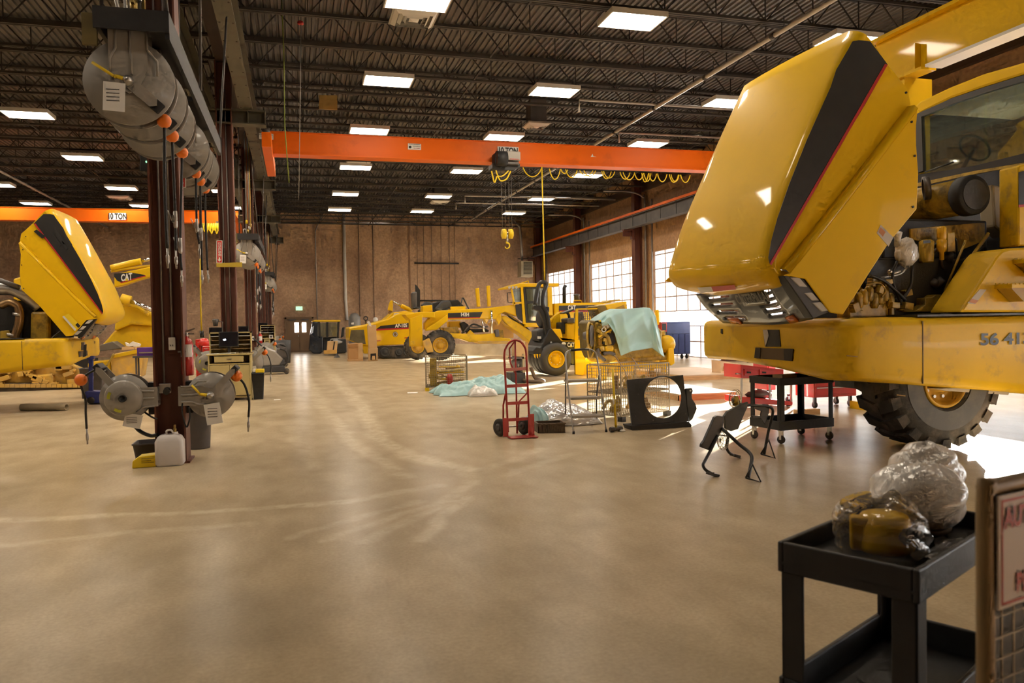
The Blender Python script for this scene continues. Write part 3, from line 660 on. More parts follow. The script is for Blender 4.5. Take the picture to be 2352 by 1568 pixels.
for i in range(9): mb.prism([AY(1203, 602+i*3.2, HY-.03), AY(1222, 602+i*3.2, HY-.03), AY(1222, 603.6+i*3.2, HY-.03), AY(1203, 603.6+i*3.2, HY-.03)], (0, .05, 0))
mb.build('louvres', pm('dark louvre', (.07, .06, .04), .5), u)
MB().tube([AY(1175, 502, 51), AY(1194, 521, 51), AY(1197, 560, 51), AY(1199, 598, 51)], .09, 10).build('flue_pipe', CON, u)
mb = MB().bar(AY(1190, 594, 51.6), AY(1228, 594, 51.6), .05).bar(AY(1190, 594, 51.6), AY(1190, 594, 52.4), .05); mb.build('wall_bracket', BLK, u)
# ================================================================ hose reels
def card(mb, c, w, h, tilt=0, ny=-1):
    c = V(c); M = Matrix.Rotation(R(tilt), 3, 'Y'); mb.cbox(c, (w, .006, h), M); return mb
def nozzle(hose, p, d=(0, 0, -1), s=1.0):
    p = V(p); d = V(d).normalized()
    MB().tube([p, p+d*.10*s, p+d*.12*s, p+d*.22*s, p+d*.24*s, p+d*.32*s], [.016*s, .016*s, .028*s, .028*s, .018*s, .015*s], 10).build('swivel_fitting', ALU, hose)
def handle(hose, p, s=1.0, side=1):
    p = V(p)
    MB().tube([p+V((0, 0, .2*s)), p+V((0, 0, .12*s)), p+V((0, 0, .1*s)), p+V((0, 0, -.14*s)), p+V((0, 0, -.18*s))], [.014*s, .014*s, .032*s, .034*s, .02*s], 10).cbox(p+V((.03*side*s, 0, -.02*s)), (.05*s, .05*s, .12*s)).tube([p+V((.05*side*s, 0, -.06*s)), p+V((.11*side*s, 0, .12*s))], .010*s, 6).build('control_handle', ALU, hose)
def reel(label, c, Rr, brk, arm, group, hose, front='valve', tagat=None, ballr=.06, end='nozzle', armL=None, hub=.0, wide=.2):
    """hose reel, axis along the hall; brk = angle of the mounting plate, arm = angle of the guide arm (degrees in the x-z plane)"""
    c = V(c); t = thing('hose_reel', label, 'hose reel', c, group=group)
    hw = wide/2
    for s_ in (-1, 1):
        MB().lathe([(.03, s_*hw-.004), (Rr*.42, s_*hw-.004), (Rr*.5, s_*(hw+.012)), (Rr*.93, s_*(hw+.012)), (Rr, s_*hw), (Rr, s_*hw+s_*.018), (.03, s_*(hw+.018))], c, (0, 1, 0), 40, cap=False).build('disc', GRY, t)
    mb = MB()
    for i in range(5): mb.torus(c+V((0, -hw*.8+i*hw*.4, 0)), Rr*.80, .022, (0, 1, 0), 36, 6)
    mb.lathe([(Rr*.5, -hw), (Rr*.76, -hw), (Rr*.76, hw), (Rr*.5, hw)], c, (0, 1, 0), 30, cap=False)
    mb.build('coiled_hose', RUBD, t)
    bd = V((math.cos(R(brk)), 0, math.sin(R(brk)))); bp = V((-bd.z, 0, bd.x)); yf = V((0, -hw-.055, 0)); yb = V((0, hw+.055, 0))
    mb = MB()
    for yy in (yf, yb):
        w0, w1, L = Rr*.42, Rr*.42, Rr*1.28
        pts = [c+yy-bd*Rr*.16-bp*w0*.55, c+yy-bd*Rr*.28, c+yy-bd*Rr*.16+bp*w0*.55, c+yy+bd*Rr*.3+bp*w0, c+yy+bd*L+bp*w1, c+yy+bd*L-bp*w1, c+yy+bd*Rr*.3-bp*w0]
        mb.prism(pts, (0, .012, 0))
    e = c+bd*Rr*1.28; mb.prism([e+yf-bp*Rr*.42, e+yb-bp*Rr*.42, e+yb+bp*Rr*.42, e+yf+bp*Rr*.42], bd*.012)
    b = mb.build('mounting_bracket', GRY, t)
    mb = MB()
    for k in (-.42, -.05, .26): mb.tube([c+yf+V((0, -.004, 0))+bd*Rr*1.2+bp*Rr*k, c+yf+V((0, -.004, 0))+bd*Rr*.75+bp*Rr*k, c+yf+V((0, -.004, 0))+bd*Rr*.5+bp*Rr*(k*1.5), c+yf+V((0, -.004, 0))+bd*Rr*.15+bp*Rr*(k*1.5)], .012, 6)
    mb.build('pressed_rib', GRY, b)
    if front == 'spring':
        q = c+yf
        k = MB().lathe([(Rr*.76, .03), (Rr*.76, -.05), (Rr*.70, -.075), (Rr*.2, -.08), (.001, -.08)], q, (0, 1, 0), 36, cap=False).build('spring_case', GRY, t)
        MB().lathe([(Rr*.16, -.075), (Rr*.16, -.11), (Rr*.11, -.11), (Rr*.11, -.09), (.001, -.09)], q, (0, 1, 0), 20, cap=False).build('hub_cap', BLK, k)
        for a in (165, 248):
            mb = MB(); mb.prism([q+V((Rr*rr*math.cos(R(a+da)), -.084, Rr*rr*math.sin(R(a+da)))) for rr, da in ((.62, -14), (.62, 0), (.62, 14), (.5, 16), (.5, 0), (.5, -16))], (0, .004, 0))
            mb.build('warning_label', pm('yellow green label', (.5, .5, .04), .5), k)
    else:
        q = c+yf
        MB().lathe([(.05, .02), (.05, -.03), (.035, -.04), (.035, -.08), (.001, -.08)], q, (0, 1, 0), 16, cap=False).build('swivel_hub', STL, t)
        MB().tube([q+V((0, -.06, 0)), q+V((-.09, -.06, .02)), q+V((-.11, -.06, .02))], .02, 8).tube([q+V((-.11, -.06, .02)), q+V((-.30*Rr/.41, -.06, .14*(1 if brk > 45 else .0)))], .014, 8).build('inlet_fitting', YLID if brk > 45 else BRASS, t)
    ad = V((math.cos(R(arm)), 0, math.sin(R(arm)))); ap = V((-ad.z, 0, ad.x)); L = armL or Rr*1.22
    mb = MB()
    for yy in (yf-V((0, .014, 0)), yb): mb.prism([c+yy-ap*Rr*.14, c+yy+ap*Rr*.14, c+yy+ad*L+ap*Rr*.13, c+yy+ad*(L+.04), c+yy+ad*L-ap*Rr*.13], (0, .012, 0))
    mb.cyl(c+yf+ad*L*.93, c+yb+ad*L*.93, .012, 8); mb.build('guide_arm', GRY, t)
    g = c+ad*(L+.03)
    MB().cbox(g, (Rr*.3, wide+.1, Rr*.26), Matrix.Rotation(-R(arm), 3, 'Y')).build('roller_guide', BLKM, t, .01)
    hose = [V(p) for p in hose]
    MB().sph(hose[0], ballr, 16).build('ball_stop', ORB, t)
    h = MB().tube(bezier([g]+hose, 6), .014 if Rr < .35 else .015, 8).build('hose', RUBD, t)
    if end == 'nozzle': nozzle(h, hose[-1], hose[-1]-hose[-2], .6 if Rr < .35 else .62)
    
    elif end == 'both': handle(h, hose[1]+V((0, 0, 0)), .65, -1); nozzle(h, hose[-1], (0, 0, -1), .62)
    if tagat:
        tp, tw, th, tl = tagat
        k = card(MB(), tp, tw, th, tl).build('hang_tag', PAP, t)
        mb = MB()
        for i in range(4): mb.cbox(V(tp)+V((-tw*.05, -.005, th*(.25-.13*i))), (tw*.6, .002, th*.03))
        mb.build('print_lines', GRYD, k)
    return t
P84 = lambda x, y: AY(x, y, 8.4)
bank = []
spec = [(8.4, [(377, 278), (378, 420), (384, 570)], 'nozzle'), (9.05, [(395, 312), (403, 500), (404, 575)], 'both'), (9.9, [(418, 350), (414, 560), (417, 620)], 'both'),
        (11.25, [(450, 398), (452, 515), (458, 560)], 'both'), (11.85, [(460, 416), (462, 535), (464, 620)], 'both'), (12.6, [(471, 434), (474, 560), (477, 620)], 'nozzle')]
for i, (y, hp, end) in enumerate(spec):
    c = AY(302, 196, 8.4); c = V((c.x+.02*(i % 2), y, c.z))
    hs = [AY(a, b, y) for a, b in hp]
    tg = (AY(262, 222, 8.15), .19, .27, 3) if i == 0 else None
    lab = 'grey overhead hose reel with white hanging tag, facing the camera above the near column' if i == 0 else 'grey overhead hose reel with orange ball, %s of the bank above the near column' % ORD[i]
    bank.append(reel(lab, c, .41, 90, -42, 'overhead hose reels', hs, 'valve', tg, .07, end, armL=.29, wide=.16))
def rack(y0, lab):
    r = thing('reel_rack', lab, 'rack', (-1.5, y0+2.4, 4.62), group='hanging reel racks')
    MB().box((-1.74, y0-.28, 4.66), (-1.12, y0+2.05, 4.72)).box((-1.74, y0+2.6, 4.66), (-1.12, y0+5.0, 4.72)).box((-1.14, y0-.28, 4.46), (-1.10, y0+5.0, 4.72)).box((-1.76, y0-.28, 4.55), (-1.72, y0+5.0, 4.72)).box((-1.76, y0-.30, 4.52), (-1.10, y0-.27, 4.72)).build('channel_frame', BLKM, r)
    MB().box((-1.9, y0-.1, 4.42), (-1.77, y0-.06, 4.72)).build('end_plate', pm('olive plate', (.16, .12, .03), .6), r)
    for a, b in (((-1.12, y0-.25, 4.72), (-1.32, y0-.9, 8.2)), ((-1.7, y0-.2, 4.72), (-1.6, y0-.9, 8.2)), ((-1.1, y0+2.3, 4.72), (-.95, y0+1.3, 6.9)), ((-1.7, y0+4.8, 4.72), (-1.6, y0+4.8, 8.2)), ((-1.1, y0+4.9, 4.72), (-1.0, y0+5.6, 6.9))):
        MB().tube([a, b], .018, 8).build('hanger_rod', GRYD, r)
    for k, (x, m) in enumerate(((-1.43, ORG), (-1.39, CON), (-1.35, CON), (-1.47, BRASS))):
        p = MB().tube([(x, y0-.1, 4.72), (x, y0-.1, 8.2)], .016, 8).build('supply_pipe', [pm('copper pipe', (.5, .22, .1), .3, metal=.7), CON, BRASS, CON][k], r)
        MB().tube([(x, y0-.14, 4.75+.1*k), (x, y0-.14, 4.87+.1*k)], .035, 8).cbox((x, y0-.19, 4.82+.1*k), (.03, .09, .03)).build('valve', [BRASS, STL, BRASS, YLID][k], p)
    MB().tube(bezier([(-1.55, y0-.2, 4.72), (-1.57, y0-.2, 4.85), (-1.5, y0-.2, 4.86), (-1.49, y0-.2, 4.72)], 6), .018, 8).build('loop_pipe', STL, r)
    return r
rk = rack(8.4, 'black hanging rack with pipes and rods carrying the overhead reels nearest the camera')
for n, off in enumerate((2*BAY, 4*BAY)):
    nm = ('third', 'last')[n]
    for i, b in enumerate(bank): dup(b, (0, off, 0), 'grey overhead hose reel, %s of the bank before the %s column' % (ORD[i], nm))
    dup(rk, (0, off, 0), 'black hanging reel rack before the %s column of the middle row' % nm)
# low reels bolted to the sides of the columns
C0 = V((COLX, COLY0, 0))
LA = reel('low grey hose reel with round spring case on the side of the near column', AY(291, 911, 10.62), .285, 0, 128, 'low hose reels on columns',
          [AY(186, 872, 10.6), AY(196, 915, 10.6), AY(197, 950, 10.6), AY(199, 984, 10.6)], 'spring', (AY(305, 966, 10.5), .20, .17, 14), .075, 'nozzle', armL=.45)
LB = reel('low grey hose reel with brass inlet and paper tag, beside the grey bin', AY(486, 905, 10.62), .285, 180, 47, 'low hose reels on columns',
          [AY(543, 863, 10.6), AY(561, 882, 10.6), AY(572, 920, 10.6), AY(571, 957, 10.6)], 'valve', (AY(490, 950, 10.4), .19, .26, -8), .075, 'nozzle', armL=.40)
mb = MB().box((COLX-.26, COLY0-.12, .62), (COLX-.185, COLY0+.12, 1.02)).build('mount_plate', BLKM, LA)
mb = MB().box((COLX+.185, COLY0-.12, .62), (COLX+.26, COLY0+.12, 1.02)).build('mount_plate', BLKM, LB)
MB().tube(bezier([AY(300, 960, 10.7), AY(318, 987, 10.6), AY(345, 1000, 10.55), AY(362, 998, 10.5)], 6), .024, 8).tube(bezier([AY(330, 945, 10.6), AY(350, 958, 10.5), AY(362, 962, 10.5)], 6), .012, 8).build('feed_hose', RUBD, LA)
MB().tube(bezier([AY(423, 912, 10.5), AY(418, 940, 10.45), AY(428, 980, 10.45), AY(436, 960, 10.45), AY(435, 935, 10.45)], 6), .010, 8).build('feed_hose', RUBD, LB)
for k in (1, 2, 3, 4):
    dup(LA, (0, BAY*k, 0), 'low grey hose reel with spring case on the %s column of the middle row' % ORD[k])
    dup(LB, (0, BAY*k, 0), 'low grey hose reel with tag, on the aisle side of the %s column' % ORD[k])
# ---------------------------------------------------------------- things on the near column
def extinguisher(c, z0, lab):
    e = thing('fire_extinguisher', lab, 'fire extinguisher', (c[0], c[1], z0), group='red fire extinguishers')
    MB().lathe([(.001, 0), (.07, 0), (.078, .02), (.078, .40), (.06, .455), (.03, .475), (.03, .5), (.001, .5)], (c[0], c[1], z0), n=24, cap=False).build('cylinder', RED, e)
    MB().cyl((c[0], c[1], z0+.49), (c[0], c[1], z0+.55), .022, 10).bar((c[0]-.02, c[1], z0+.56), (c[0]+.1, c[1], z0+.60), .022).bar((c[0]-.02, c[1], z0+.54), (c[0]+.09, c[1], z0+.53), .02).build('valve_head', STL, e)
    MB().tube(bezier([(c[0]-.02, c[1]-.02, z0+.53), (c[0]-.06, c[1]-.07, z0+.45), (c[0]-.045, c[1]-.085, z0+.25), (c[0]-.03, c[1]-.09, z0+.1)], 6), .012, 8).build('hose', RUBD, e)
    MB().lathe([(.080, .24), (.080, .40)], (c[0], c[1], z0), n=14, cap=False, a0=R(150), a1=R(280)).build('label_panel', PAP, e, recalc=False)
    MB().box((c[0]-.1, c[1]-.02, z0+.38), (c[0]-.07, c[1]+.02, z0+.5)).box((c[0]-.1, c[1]-.085, z0+.30), (c[0]+.0, c[1]-.08, z0+.32)).build('bracket', STL, e)
    return e
q = AY(431, 862, 10.75); extinguisher((q.x, 10.75), q.z, 'red fire extinguisher hung on the near column above the low reel')
dup(bpy.data.objects['fire_extinguisher'], V((-1.25, COLY0+2*BAY, .95))-V((q.x, 10.75, q.z)), 'red fire extinguisher on the third column, by the far desk')
dup(bpy.data.objects['fire_extinguisher'], V((-1.25, COLY0+3*BAY, .95))-V((q.x, 10.75, q.z)), 'red fire extinguisher on the fourth column, half hidden by machines')
def fsign(px, Y, lab):
    s0 = thing('extinguisher_sign', lab, 'sign', AY(px[0], px[3], Y), group='red extinguisher signs')
    x0, y0, x1, y1 = px; S(s0, 'sign_board', PAP, [(x0, y0), (x1, y0), (x1, y1), (x0, y1)], Y, .012); w = (x1-x0)
    S(s0, 'red_field', RED, [(x0+w*.12, y0+w*.1), (x1-w*.12, y0+w*.1), (x1-w*.12, y1-w*.1), (x0+w*.12, y1-w*.1)], Y-.004, .003)
    c = (x0+x1)/2; words('EXTINGUISHER', PAP, s0, AY(c, y0+(y1-y0)*.40, Y-.008), (0, 0, -1), (1, 0, 0), (AY(x1, y0, Y)-AY(x0, y0, Y)).length*.62, fit=abs(AY(c, y0, Y).z-AY(c, y1, Y).z)*.62)
    S(s0, 'arrow', PAP, [(c-w*.12, y1-(y1-y0)*.26), (c+w*.12, y1-(y1-y0)*.26), (c+w*.12, y1-(y1-y0)*.16), (c+w*.28, y1-(y1-y0)*.16), (c, y1-(y1-y0)*.05), (c-w*.28, y1-(y1-y0)*.16), (c-w*.12, y1-(y1-y0)*.16)], Y-.008, .003)
fsign((407, 358, 427, 431), 11.2, 'red and white extinguisher arrow sign high on the near column, behind hanging hoses')
fsign((497, 552, 511, 604), COLY0+BAY-.25, 'red and white extinguisher arrow sign on the column behind the desk')
q = thing('yellow_placard', 'yellow placard with notice under the sign on the column behind the desk', 'sign', AY(525, 612, 19.75)); S(q, 'placard', pm('yellow placard', (.5, .36, .03), .5), [(497, 604), (556, 602), (556, 613), (497, 613)], 19.78, .02)
q = thing('control_box', 'small dark control box with green light on the near column', 'box', AY(332, 380, 10.8)); S(q, 'case', BLKM, [(321, 331), (344, 331), (344, 393), (321, 393)], 10.72, .25, .01); S(q, 'status_light', GRN, circ(336, 371, 2.2), 10.7, .02)
q = thing('drop_cable', 'yellow drop cable with plug hanging beside the near column', 'cable', AY(461, 640, 13.2)); MB().tube([AY(460, 585, 13.2), AY(461, 700, 13.2), AY(463, 760, 13.2)], .012, 8).build('cable', YLID, q); MB().tube([AY(463, 760, 13.2), AY(464, 775, 13.2)], .03, 8).build('plug', BLK, q); MB().tube([AY(460, 585, 13.2), AY(458, 430, 13.2), AY(457, 280, 13.2)], .01, 6).build('upper_cable', RUBD, q)
# ---------------------------------------------------------------- around its foot
c = AZ(393, 1061)
j = thing('plastic_jug', 'milky white square plastic jug standing against the near column foot', 'jug', (c.x, 10.43, 0))
w = .165; x = AY(391, 1030, 10.43).x
mb = MB(); pr = [(w-.02, 0), (w, .03), (w, .30), (w-.03, .36), (w-.07, .385)]
def rr(cx, cy, a, b, r, n=5):
    out = []
    for k, (sx, sy) in enumerate(((1, 1), (-1, 1), (-1, -1), (1, -1))):
        for i in range(n+1):
            t = R(90*k+90*i/n); out.append((cx+sx*(a-r)+r*math.cos(t), cy+sy*(b-r)+r*math.sin(t)))
    return out
def loft(mb, rings, cap=True, smooth=True):
    rs = [[mb.vt(p) for p in r_] for r_ in rings]; n = len(rs[0])
    for A, B in zip(rs, rs[1:]):
        for i in range(n): mb._f([A[i], A[(i+1) % n], B[(i+1) % n], B[i]], smooth)
    if cap: mb._f(rs[0][::-1]); mb._f(rs[-1])
    return mb
loft(mb, [[(a, b, z) for a, b in rr(x, 10.43, k, k*.72, .05)] for k, z in pr]); mb.build('jug_body', JUG, j)
MB().lathe([(.035, .38), (.035, .41), (.001, .41)], (x+.06, 10.43, 0), n=16, cap=False).build('cap', JUG, j)
MB().tube([(x+.06, 10.43, .41), (x+.06, 10.43, .45)], .02, 8).cbox((x+.06, 10.43, .47), (.02, .06, .05)).build('tap', BRASS, j)
MB().tube(bezier([(x-.02, 10.40, .37), (x-.03, 10.38, .43), (x+.02, 10.38, .44), (x+.04, 10.40, .40)], 5), .012, 8).build('grip', JUG, j)
def tub(mb, cx, cy, a, b, h, ta=.85, r=.03, t=.012):
    loft(mb, [[(p, q, z) for p, q in rr(cx, cy, a*k, b*k, r)] for k, z in ((ta, 0), (1, h), (1+.04, h), (1+.04, h-.02))], True)
    return mb
def obin(name, lab, cat, cx, cy, a, b, h, mat, ta=.85, r=.03, lid=None, group=None):
    t = thing(name, lab, cat, (cx, cy, 0), group=group); mb = MB()
    R_ = [[(p, q, z) for p, q in rr(cx, cy, a*k, b*k, r)] for k, z in ((ta, 0), (1, h), (1.05, h), (1.05, h-.02), (1.02, h-.02))]
    loft(mb, R_[:4], False); loft(mb, [[(p, q, z) for p, q in rr(cx, cy, a*k-.012, b*k-.012, r*.8)] for k, z in ((1, h), (ta, .012))], False)
    mb.face([(p, q, 0) for p, q in rr(cx, cy, a*ta, b*ta, r)]); mb.face([(p, q, .012) for p, q in rr(cx, cy, a*ta-.012, b*ta-.012, r)])
    mb.build('bin_body', mat, t); return t
c = AZ(340, 1048); obin('storage_bin', 'small grey open bin behind the yellow tray at the column foot', 'bin', c.x+.06, 10.95, .16, .2, .24, CAN, .8)
c = AZ(332, 1064); y = thing('yellow_tray', 'bright yellow wedge shaped parts tray lying at the near column foot', 'tray', (c.x, 10.45, 0))
x0, x1 = AY(301, 1060, 10.4).x, AY(359, 1060, 10.4).x
mb = MB(); mb.prism([(x0+.02, 10.33, 0), (x1, 10.36, 0), (x1, 10.36, .15), (x0+.10, 10.33, .14), (x0+.03, 10.32, .09)], (0, .22, 0)); mb.build('tray_body', YLID, y, .012)
mb = MB()
for i in range(3): mb.box((x0+.13, 10.318, .06+i*.025), (x0+.27-.03*(i % 2), 10.33, .066+i*.025))
mb.build('print_lines', pm('dull olive print', (.3, .2, .01), .6), y)
cb = AZ(457, 1027); t = thing('trash_can', 'round grey trash can standing behind the reel beside the near column', 'bin', (cb.x, 11.75, 0))
MB().lathe([(.001, 0), (.155, 0), (.16, .02), (.188, .58), (.205, .585), (.205, .615), (.18, .615), (.15, .04), (.001, .04)], (cb.x, 11.75, 0), n=32, cap=False).build('can_body', CAN, t)
# ---------------------------------------------------------------- the desk row behind
def desk(px0, px1, pyt, Y, lab, zt=1.08):
    x0, x1 = AY(px0, pyt, Y).x, AY(px1, pyt, Y).x
    d = thing('work_desk', lab, 'desk', ((x0+x1)/2, Y+.35, 0), group='tan workshop desks')
    MB().box((x0-.03, Y-.04, zt-.03), (x1+.03, Y+.72, zt)).build('desk_top', TAN, d, .006)
    MB().box((x0, Y, .06), (x0+.03, Y+.7, zt-.03)).box((x1-.03, Y, .06), (x1, Y+.7, zt-.03)).box((x0+.03, Y+.66, .06), (x1-.03, Y+.7, zt-.03)).box((x0+.03, Y+.04, .06), (x1-.03, Y+.66, .1)).box((x0, Y, 0), (x0+.06, Y+.7, .06)).box((x1-.06, Y, 0), (x1, Y+.7, .06)).box((x0+.03, Y+.01, zt-.25), (x1-.03, Y+.66, zt-.22)).build('carcass', TAN, d)
    f = MB().box((x0+.14, Y-.015, zt-.19), (x1-.16, Y+.01, zt-.05)).build('drawer', TAN, d, .004)
    MB().box(((x0+x1)/2-.06, Y-.03, zt-.125), ((x0+x1)/2+.05, Y-.014, zt-.11)).build('pull', GRYD, f)
    for a, b in ((x0+.035, (x0+x1)/2-.004), ((x0+x1)/2+.004, x1-.035)): MB().box((a, Y-.008, .12), (b, Y+.01, zt-.26)).build('cupboard_door', TAN, d, .003)
    h = MB(); z1 = zt+.5
    h.box((x0, Y+.4, zt), (x0+.025, Y+.7, z1)).box((x1-.025, Y+.4, zt), (x1, Y+.7, z1)).box((x0, Y+.4, z1-.03), (x1, Y+.7, z1)).box((x0, Y+.68, zt), (x1, Y+.7, z1)).build('hutch_frame', TAN, d)
    for i in range(1, 5): MB().box((x0+.02, Y+.42, zt+.1*i), (x1-.02, Y+.68, zt+.1*i+.012)).build('pigeonhole_shelf', CREAM if i % 2 else WHT, d)
    return d, x0, x1
d, x0, x1 = desk(477, 576, 815, 19.05, 'tan steel workshop desk with pigeonhole hutch beside the second column')
DY = 19.05
def monitor(px, Y, lab, zbase, stand=.12):
    a, b = AY(px[0], px[1], Y), AY(px[2], px[3], Y); mo = thing('monitor', lab, 'monitor', ((a.x+b.x)/2, Y, zbase), group='flat computer monitors')
    MB().box((a.x, Y, b.z), (b.x, Y+.04, a.z)).build('bezel', BLK, mo, .004)
    MB().box((a.x+.02, Y-.003, b.z+.02), (b.x-.02, Y, a.z-.02)).build('screen_panel', SCR, mo)
    c = (a.x+b.x)/2; MB().box((c-.03, Y+.04, zbase+.01), (c+.03, Y+.07, b.z+.1)).box((c-.12, Y-.02, zbase), (c+.12, Y+.14, zbase+.012)).build('monitor_stand', BLK, mo)
    return mo
mo = monitor((502, 762, 548, 796), DY+.22, 'black flat monitor with a small bright icon on the near tan desk', 1.08)
S(mo, 'screen_icon', pm('screen glow', (.5, .6, .8), .5, emis=1.2, ecol=(.7, .8, 1)), [(512, 779), (518, 777), (520, 781), (515, 783), (512, 781)], DY+.215, .003)
monitor((480, 752, 511, 773), DY+.5, 'black monitor half hidden on the desk hutch, beside the lamp', 1.58)
monitor((547, 749, 571, 770), DY+.52, 'small black monitor on top of the desk hutch, aisle side', 1.58)
la = thing('desk_lamp', 'grey shaded task lamp standing up behind the desk hutch', 'lamp', AY(495, 750, DY+.6)); MB().lathe([(.05, -.08), (.075, .07), (.06, .09)], AY(495, 741, DY+.6), n=16).build('lamp_shade', GRYD, la); MB().tube([AY(499, 737, DY+.6), AY(511, 739, DY+.6), AY(511, 770, DY+.6)], .012, 6).build('lamp_arm', GRYD, la)
pp = thing('paper_sheets', 'loose white paper sheets spread along the near tan desk top', 'papers', (x0+.3, DY+.1, 1.085)); random.seed(3)
for i in range(4):
    a = x0+.1+i*.14; MB().cbox((a, DY+.12+.03*(i % 2), 1.085+.004*i), (.24, .19, .006), Matrix.Rotation(random.uniform(-.4, .4), 3, 'Z')).build('sheet', PAP, pp)
kb = thing('desk_clutter_tools', 'small brown tools lying on the desk beside the monitor', 'tools', (x0+.78, DY+.12, 1.085))
for i in range(5): MB().tube([(x0+.62+i*.07, DY+.06+.05*(i % 3), 1.095), (x0+.68+i*.075, DY+.16-.03*(i % 2), 1.10)], .012, 6).build('tool', pm('brown leather', (.2, .13, .06), .6), kb)
b = obin('waste_basket', 'black waste bin with bright yellow lid at the desk end', 'bin', AZ(594, 916).x, 19.2, .135, .16, .62, BLKM, .78)
MB().box((AZ(594, 916).x-.05, 19.05, .62), (AZ(594, 916).x+.14, 19.35, .70)).build('lid', YLID, b, .01)
w = thing('white_bag', 'crumpled white paper bag tucked between the desk and the yellow lidded bin', 'bag', AY(585, 858, 19.5)); MB().sph(AY(584, 856, 19.5), (.08, .08, .1), 10).build('bag_body', PAP, w)
d2, x0b, x1b = desk(597, 631, 768, 31.0, 'tan workshop desk with shelves beyond the third column', 1.25)
monitor((593, 741, 615, 763), 31.5, 'grey monitor on the far tan desk behind the columns', 1.75)
monitor((617, 752, 627, 768), 31.6, 'tiny black monitor on the far tan desk, nearest the aisle', 1.75)
q = thing('framed_notice', 'small framed notice on the far tan desk hutch', 'sign', AY(622, 775, 30.9)); S(q, 'frame', WHT, [(618, 769), (627, 769), (627, 777), (618, 777)], 30.95, .02); S(q, 'print', GRYD, [(620, 771), (625, 771), (625, 775), (620, 775)], 30.94, .005)
def scrubber(cx, cy, s, lab, rz=0):
    t = thing('floor_scrubber', lab, 'cleaning machine', (cx, cy, 0), rz, group='grey floor machines'); M = Matrix.Translation((cx, cy, 0)) @ Matrix.Rotation(rz, 4, 'Z') @ Matrix.Scale(s, 4); T = lambda p: M @ V(p)
    MB(T).box((-.55, -.35, .08), (.45, .35, .30)).build('base_deck', BLKP, t, .03)
    MB(T).prism([(-.5, -.28, .30), (.25, -.28, .30), (.40, -.28, .55), (.1, -.28, .85), (-.35, -.28, 1.05), (-.55, -.28, .75)], (0, .56, 0)).build('tank', GRY, t, .05)
    MB(T).prism([(.1, -.2, .5), (.55, -.2, .62), (.5, -.2, .95), (.2, -.2, .9)], (0, .4, 0)).build('hopper', GRYD, t, .03)
    MB(T).tube(bezier([(-.3, -.25, 1.0), (-.55, -.25, 1.25), (-.62, 0, 1.28), (-.55, .25, 1.25), (-.3, .25, 1.0)], 5), .025, 8).build('push_handle', BLK, t)
    for x_, y_ in ((.5, -.28), (.5, .28), (-.4, -.33), (-.4, .33)): MB(T).lathe([(.05, -.03), (.09, -.03), (.09, .03), (.05, .03)], (x_, y_, .09), (0, 1, 0), 14).build('wheel', RUB, t)
    MB(T).tube(bezier([(.3, -.3, .9), (.5, -.32, .8), (.55, -.32, .5), (.42, -.33, .3)], 5), .03, 8).build('suction_hose', RUBD, t)
scrubber(AZ(632, 858).x-.1, 28.9, 1.0, 'grey ride floor scrubber with dark deck beside the third column', 0)
scrubber(AZ(640, 830).x-.2, 34.0, 1.05, 'second grey floor machine farther along the column row', .3)
# red tool chests
def chest(x0, x1, y, dpt, z0, z1, n, lab, group=None, legs=True, mat=RED, cols=1):
    t = thing('tool_chest', lab, 'tool chest', ((x0+x1)/2, y+dpt/2, 0), group=group)
    MB().box((x0, y, z0), (x1, y+dpt, z1)).build('chest_body', mat, t, .012)
    for c_ in range(cols):
        a, b = x0+.03+(x1-x0-.03)*c_/cols, x0+(x1-x0-.03)*(c_+1)/cols
        for i in range(n):
            a0, a1 = z0+.05+(z1-z0-.1)*i/n, z0+.05+(z1-z0-.1)*(i+1)/n-.012
            k = MB().box((a, y-.012, a0), (b, y+.002, a1)).build('drawer', mat, t, .004); MB().box((a+.03, y-.02, a1-.025), (b-.03, y-.012, a1-.008)).build('drawer_pull', ALU, k)
    if legs:
        for xx in (x0+.08, x1-.08):
            for yy in (y+.08, y+dpt-.08): MB().lathe([(.02, -.02), (.06, -.02), (.06, .02), (.02, .02)], (xx, yy, .062), (1, 0, 0), 12).cbox((xx, yy, (z0+.12)/2), (.05, .05, max(.02, z0-.06))).build('caster', BLK, t)
    return t
xq = lambda px, Y: AY(px, 800, Y).x
chest(xq(449, 22.5), xq(463, 22.5), 22.5, .5, .12, 1.38, 7, 'tall red roller tool chest seen past the near column', 'red tool chests')
chest(xq(464, 22.2), xq(481, 22.2), 22.3, .5, .12, 1.2, 5, 'shorter red tool chest beside the desk', 'red tool chests')
q = thing('air_can', 'round topped red tank on the short tool chest', 'tank', AY(469, 778, 22.5)); MB().lathe([(.14, 0), (.14, .12), (.08, .2), (.001, .21)], (xq(469, 22.55), 22.55, 1.2), n=16, cap=True).build('tank_body', RED, q)
c = AZ(345, 868); obin('trash_can', 'square grey trash bin behind the near column, by the yellow machine', 'bin', c.x-.05, 21.5, .26, .26, .75, CAN, .85)
q = thing('tool_box', 'purple tool box on top of goods behind the near column', 'tool box', (xq(337, 22.4), 22.4, 1.0)); x_ = xq(335, 22.4); MB().box((x_-.2, 22.3, .98), (x_+.25, 22.6, 1.2)).build('box_body', pm('purple paint', (.10, .03, .25), .5), q, .01); MB().box((x_-.15, 22.285, 1.05), (x_+.2, 22.3, 1.08)).build('latch_strip', STL, q)
q = thing('work_bench', 'low bench under the purple tool box behind the near column', 'bench', (x_, 22.45, 0)); MB().box((x_-.3, 22.25, .93), (x_+.4, 22.7, .98)).build('bench_top', GRYD, q)
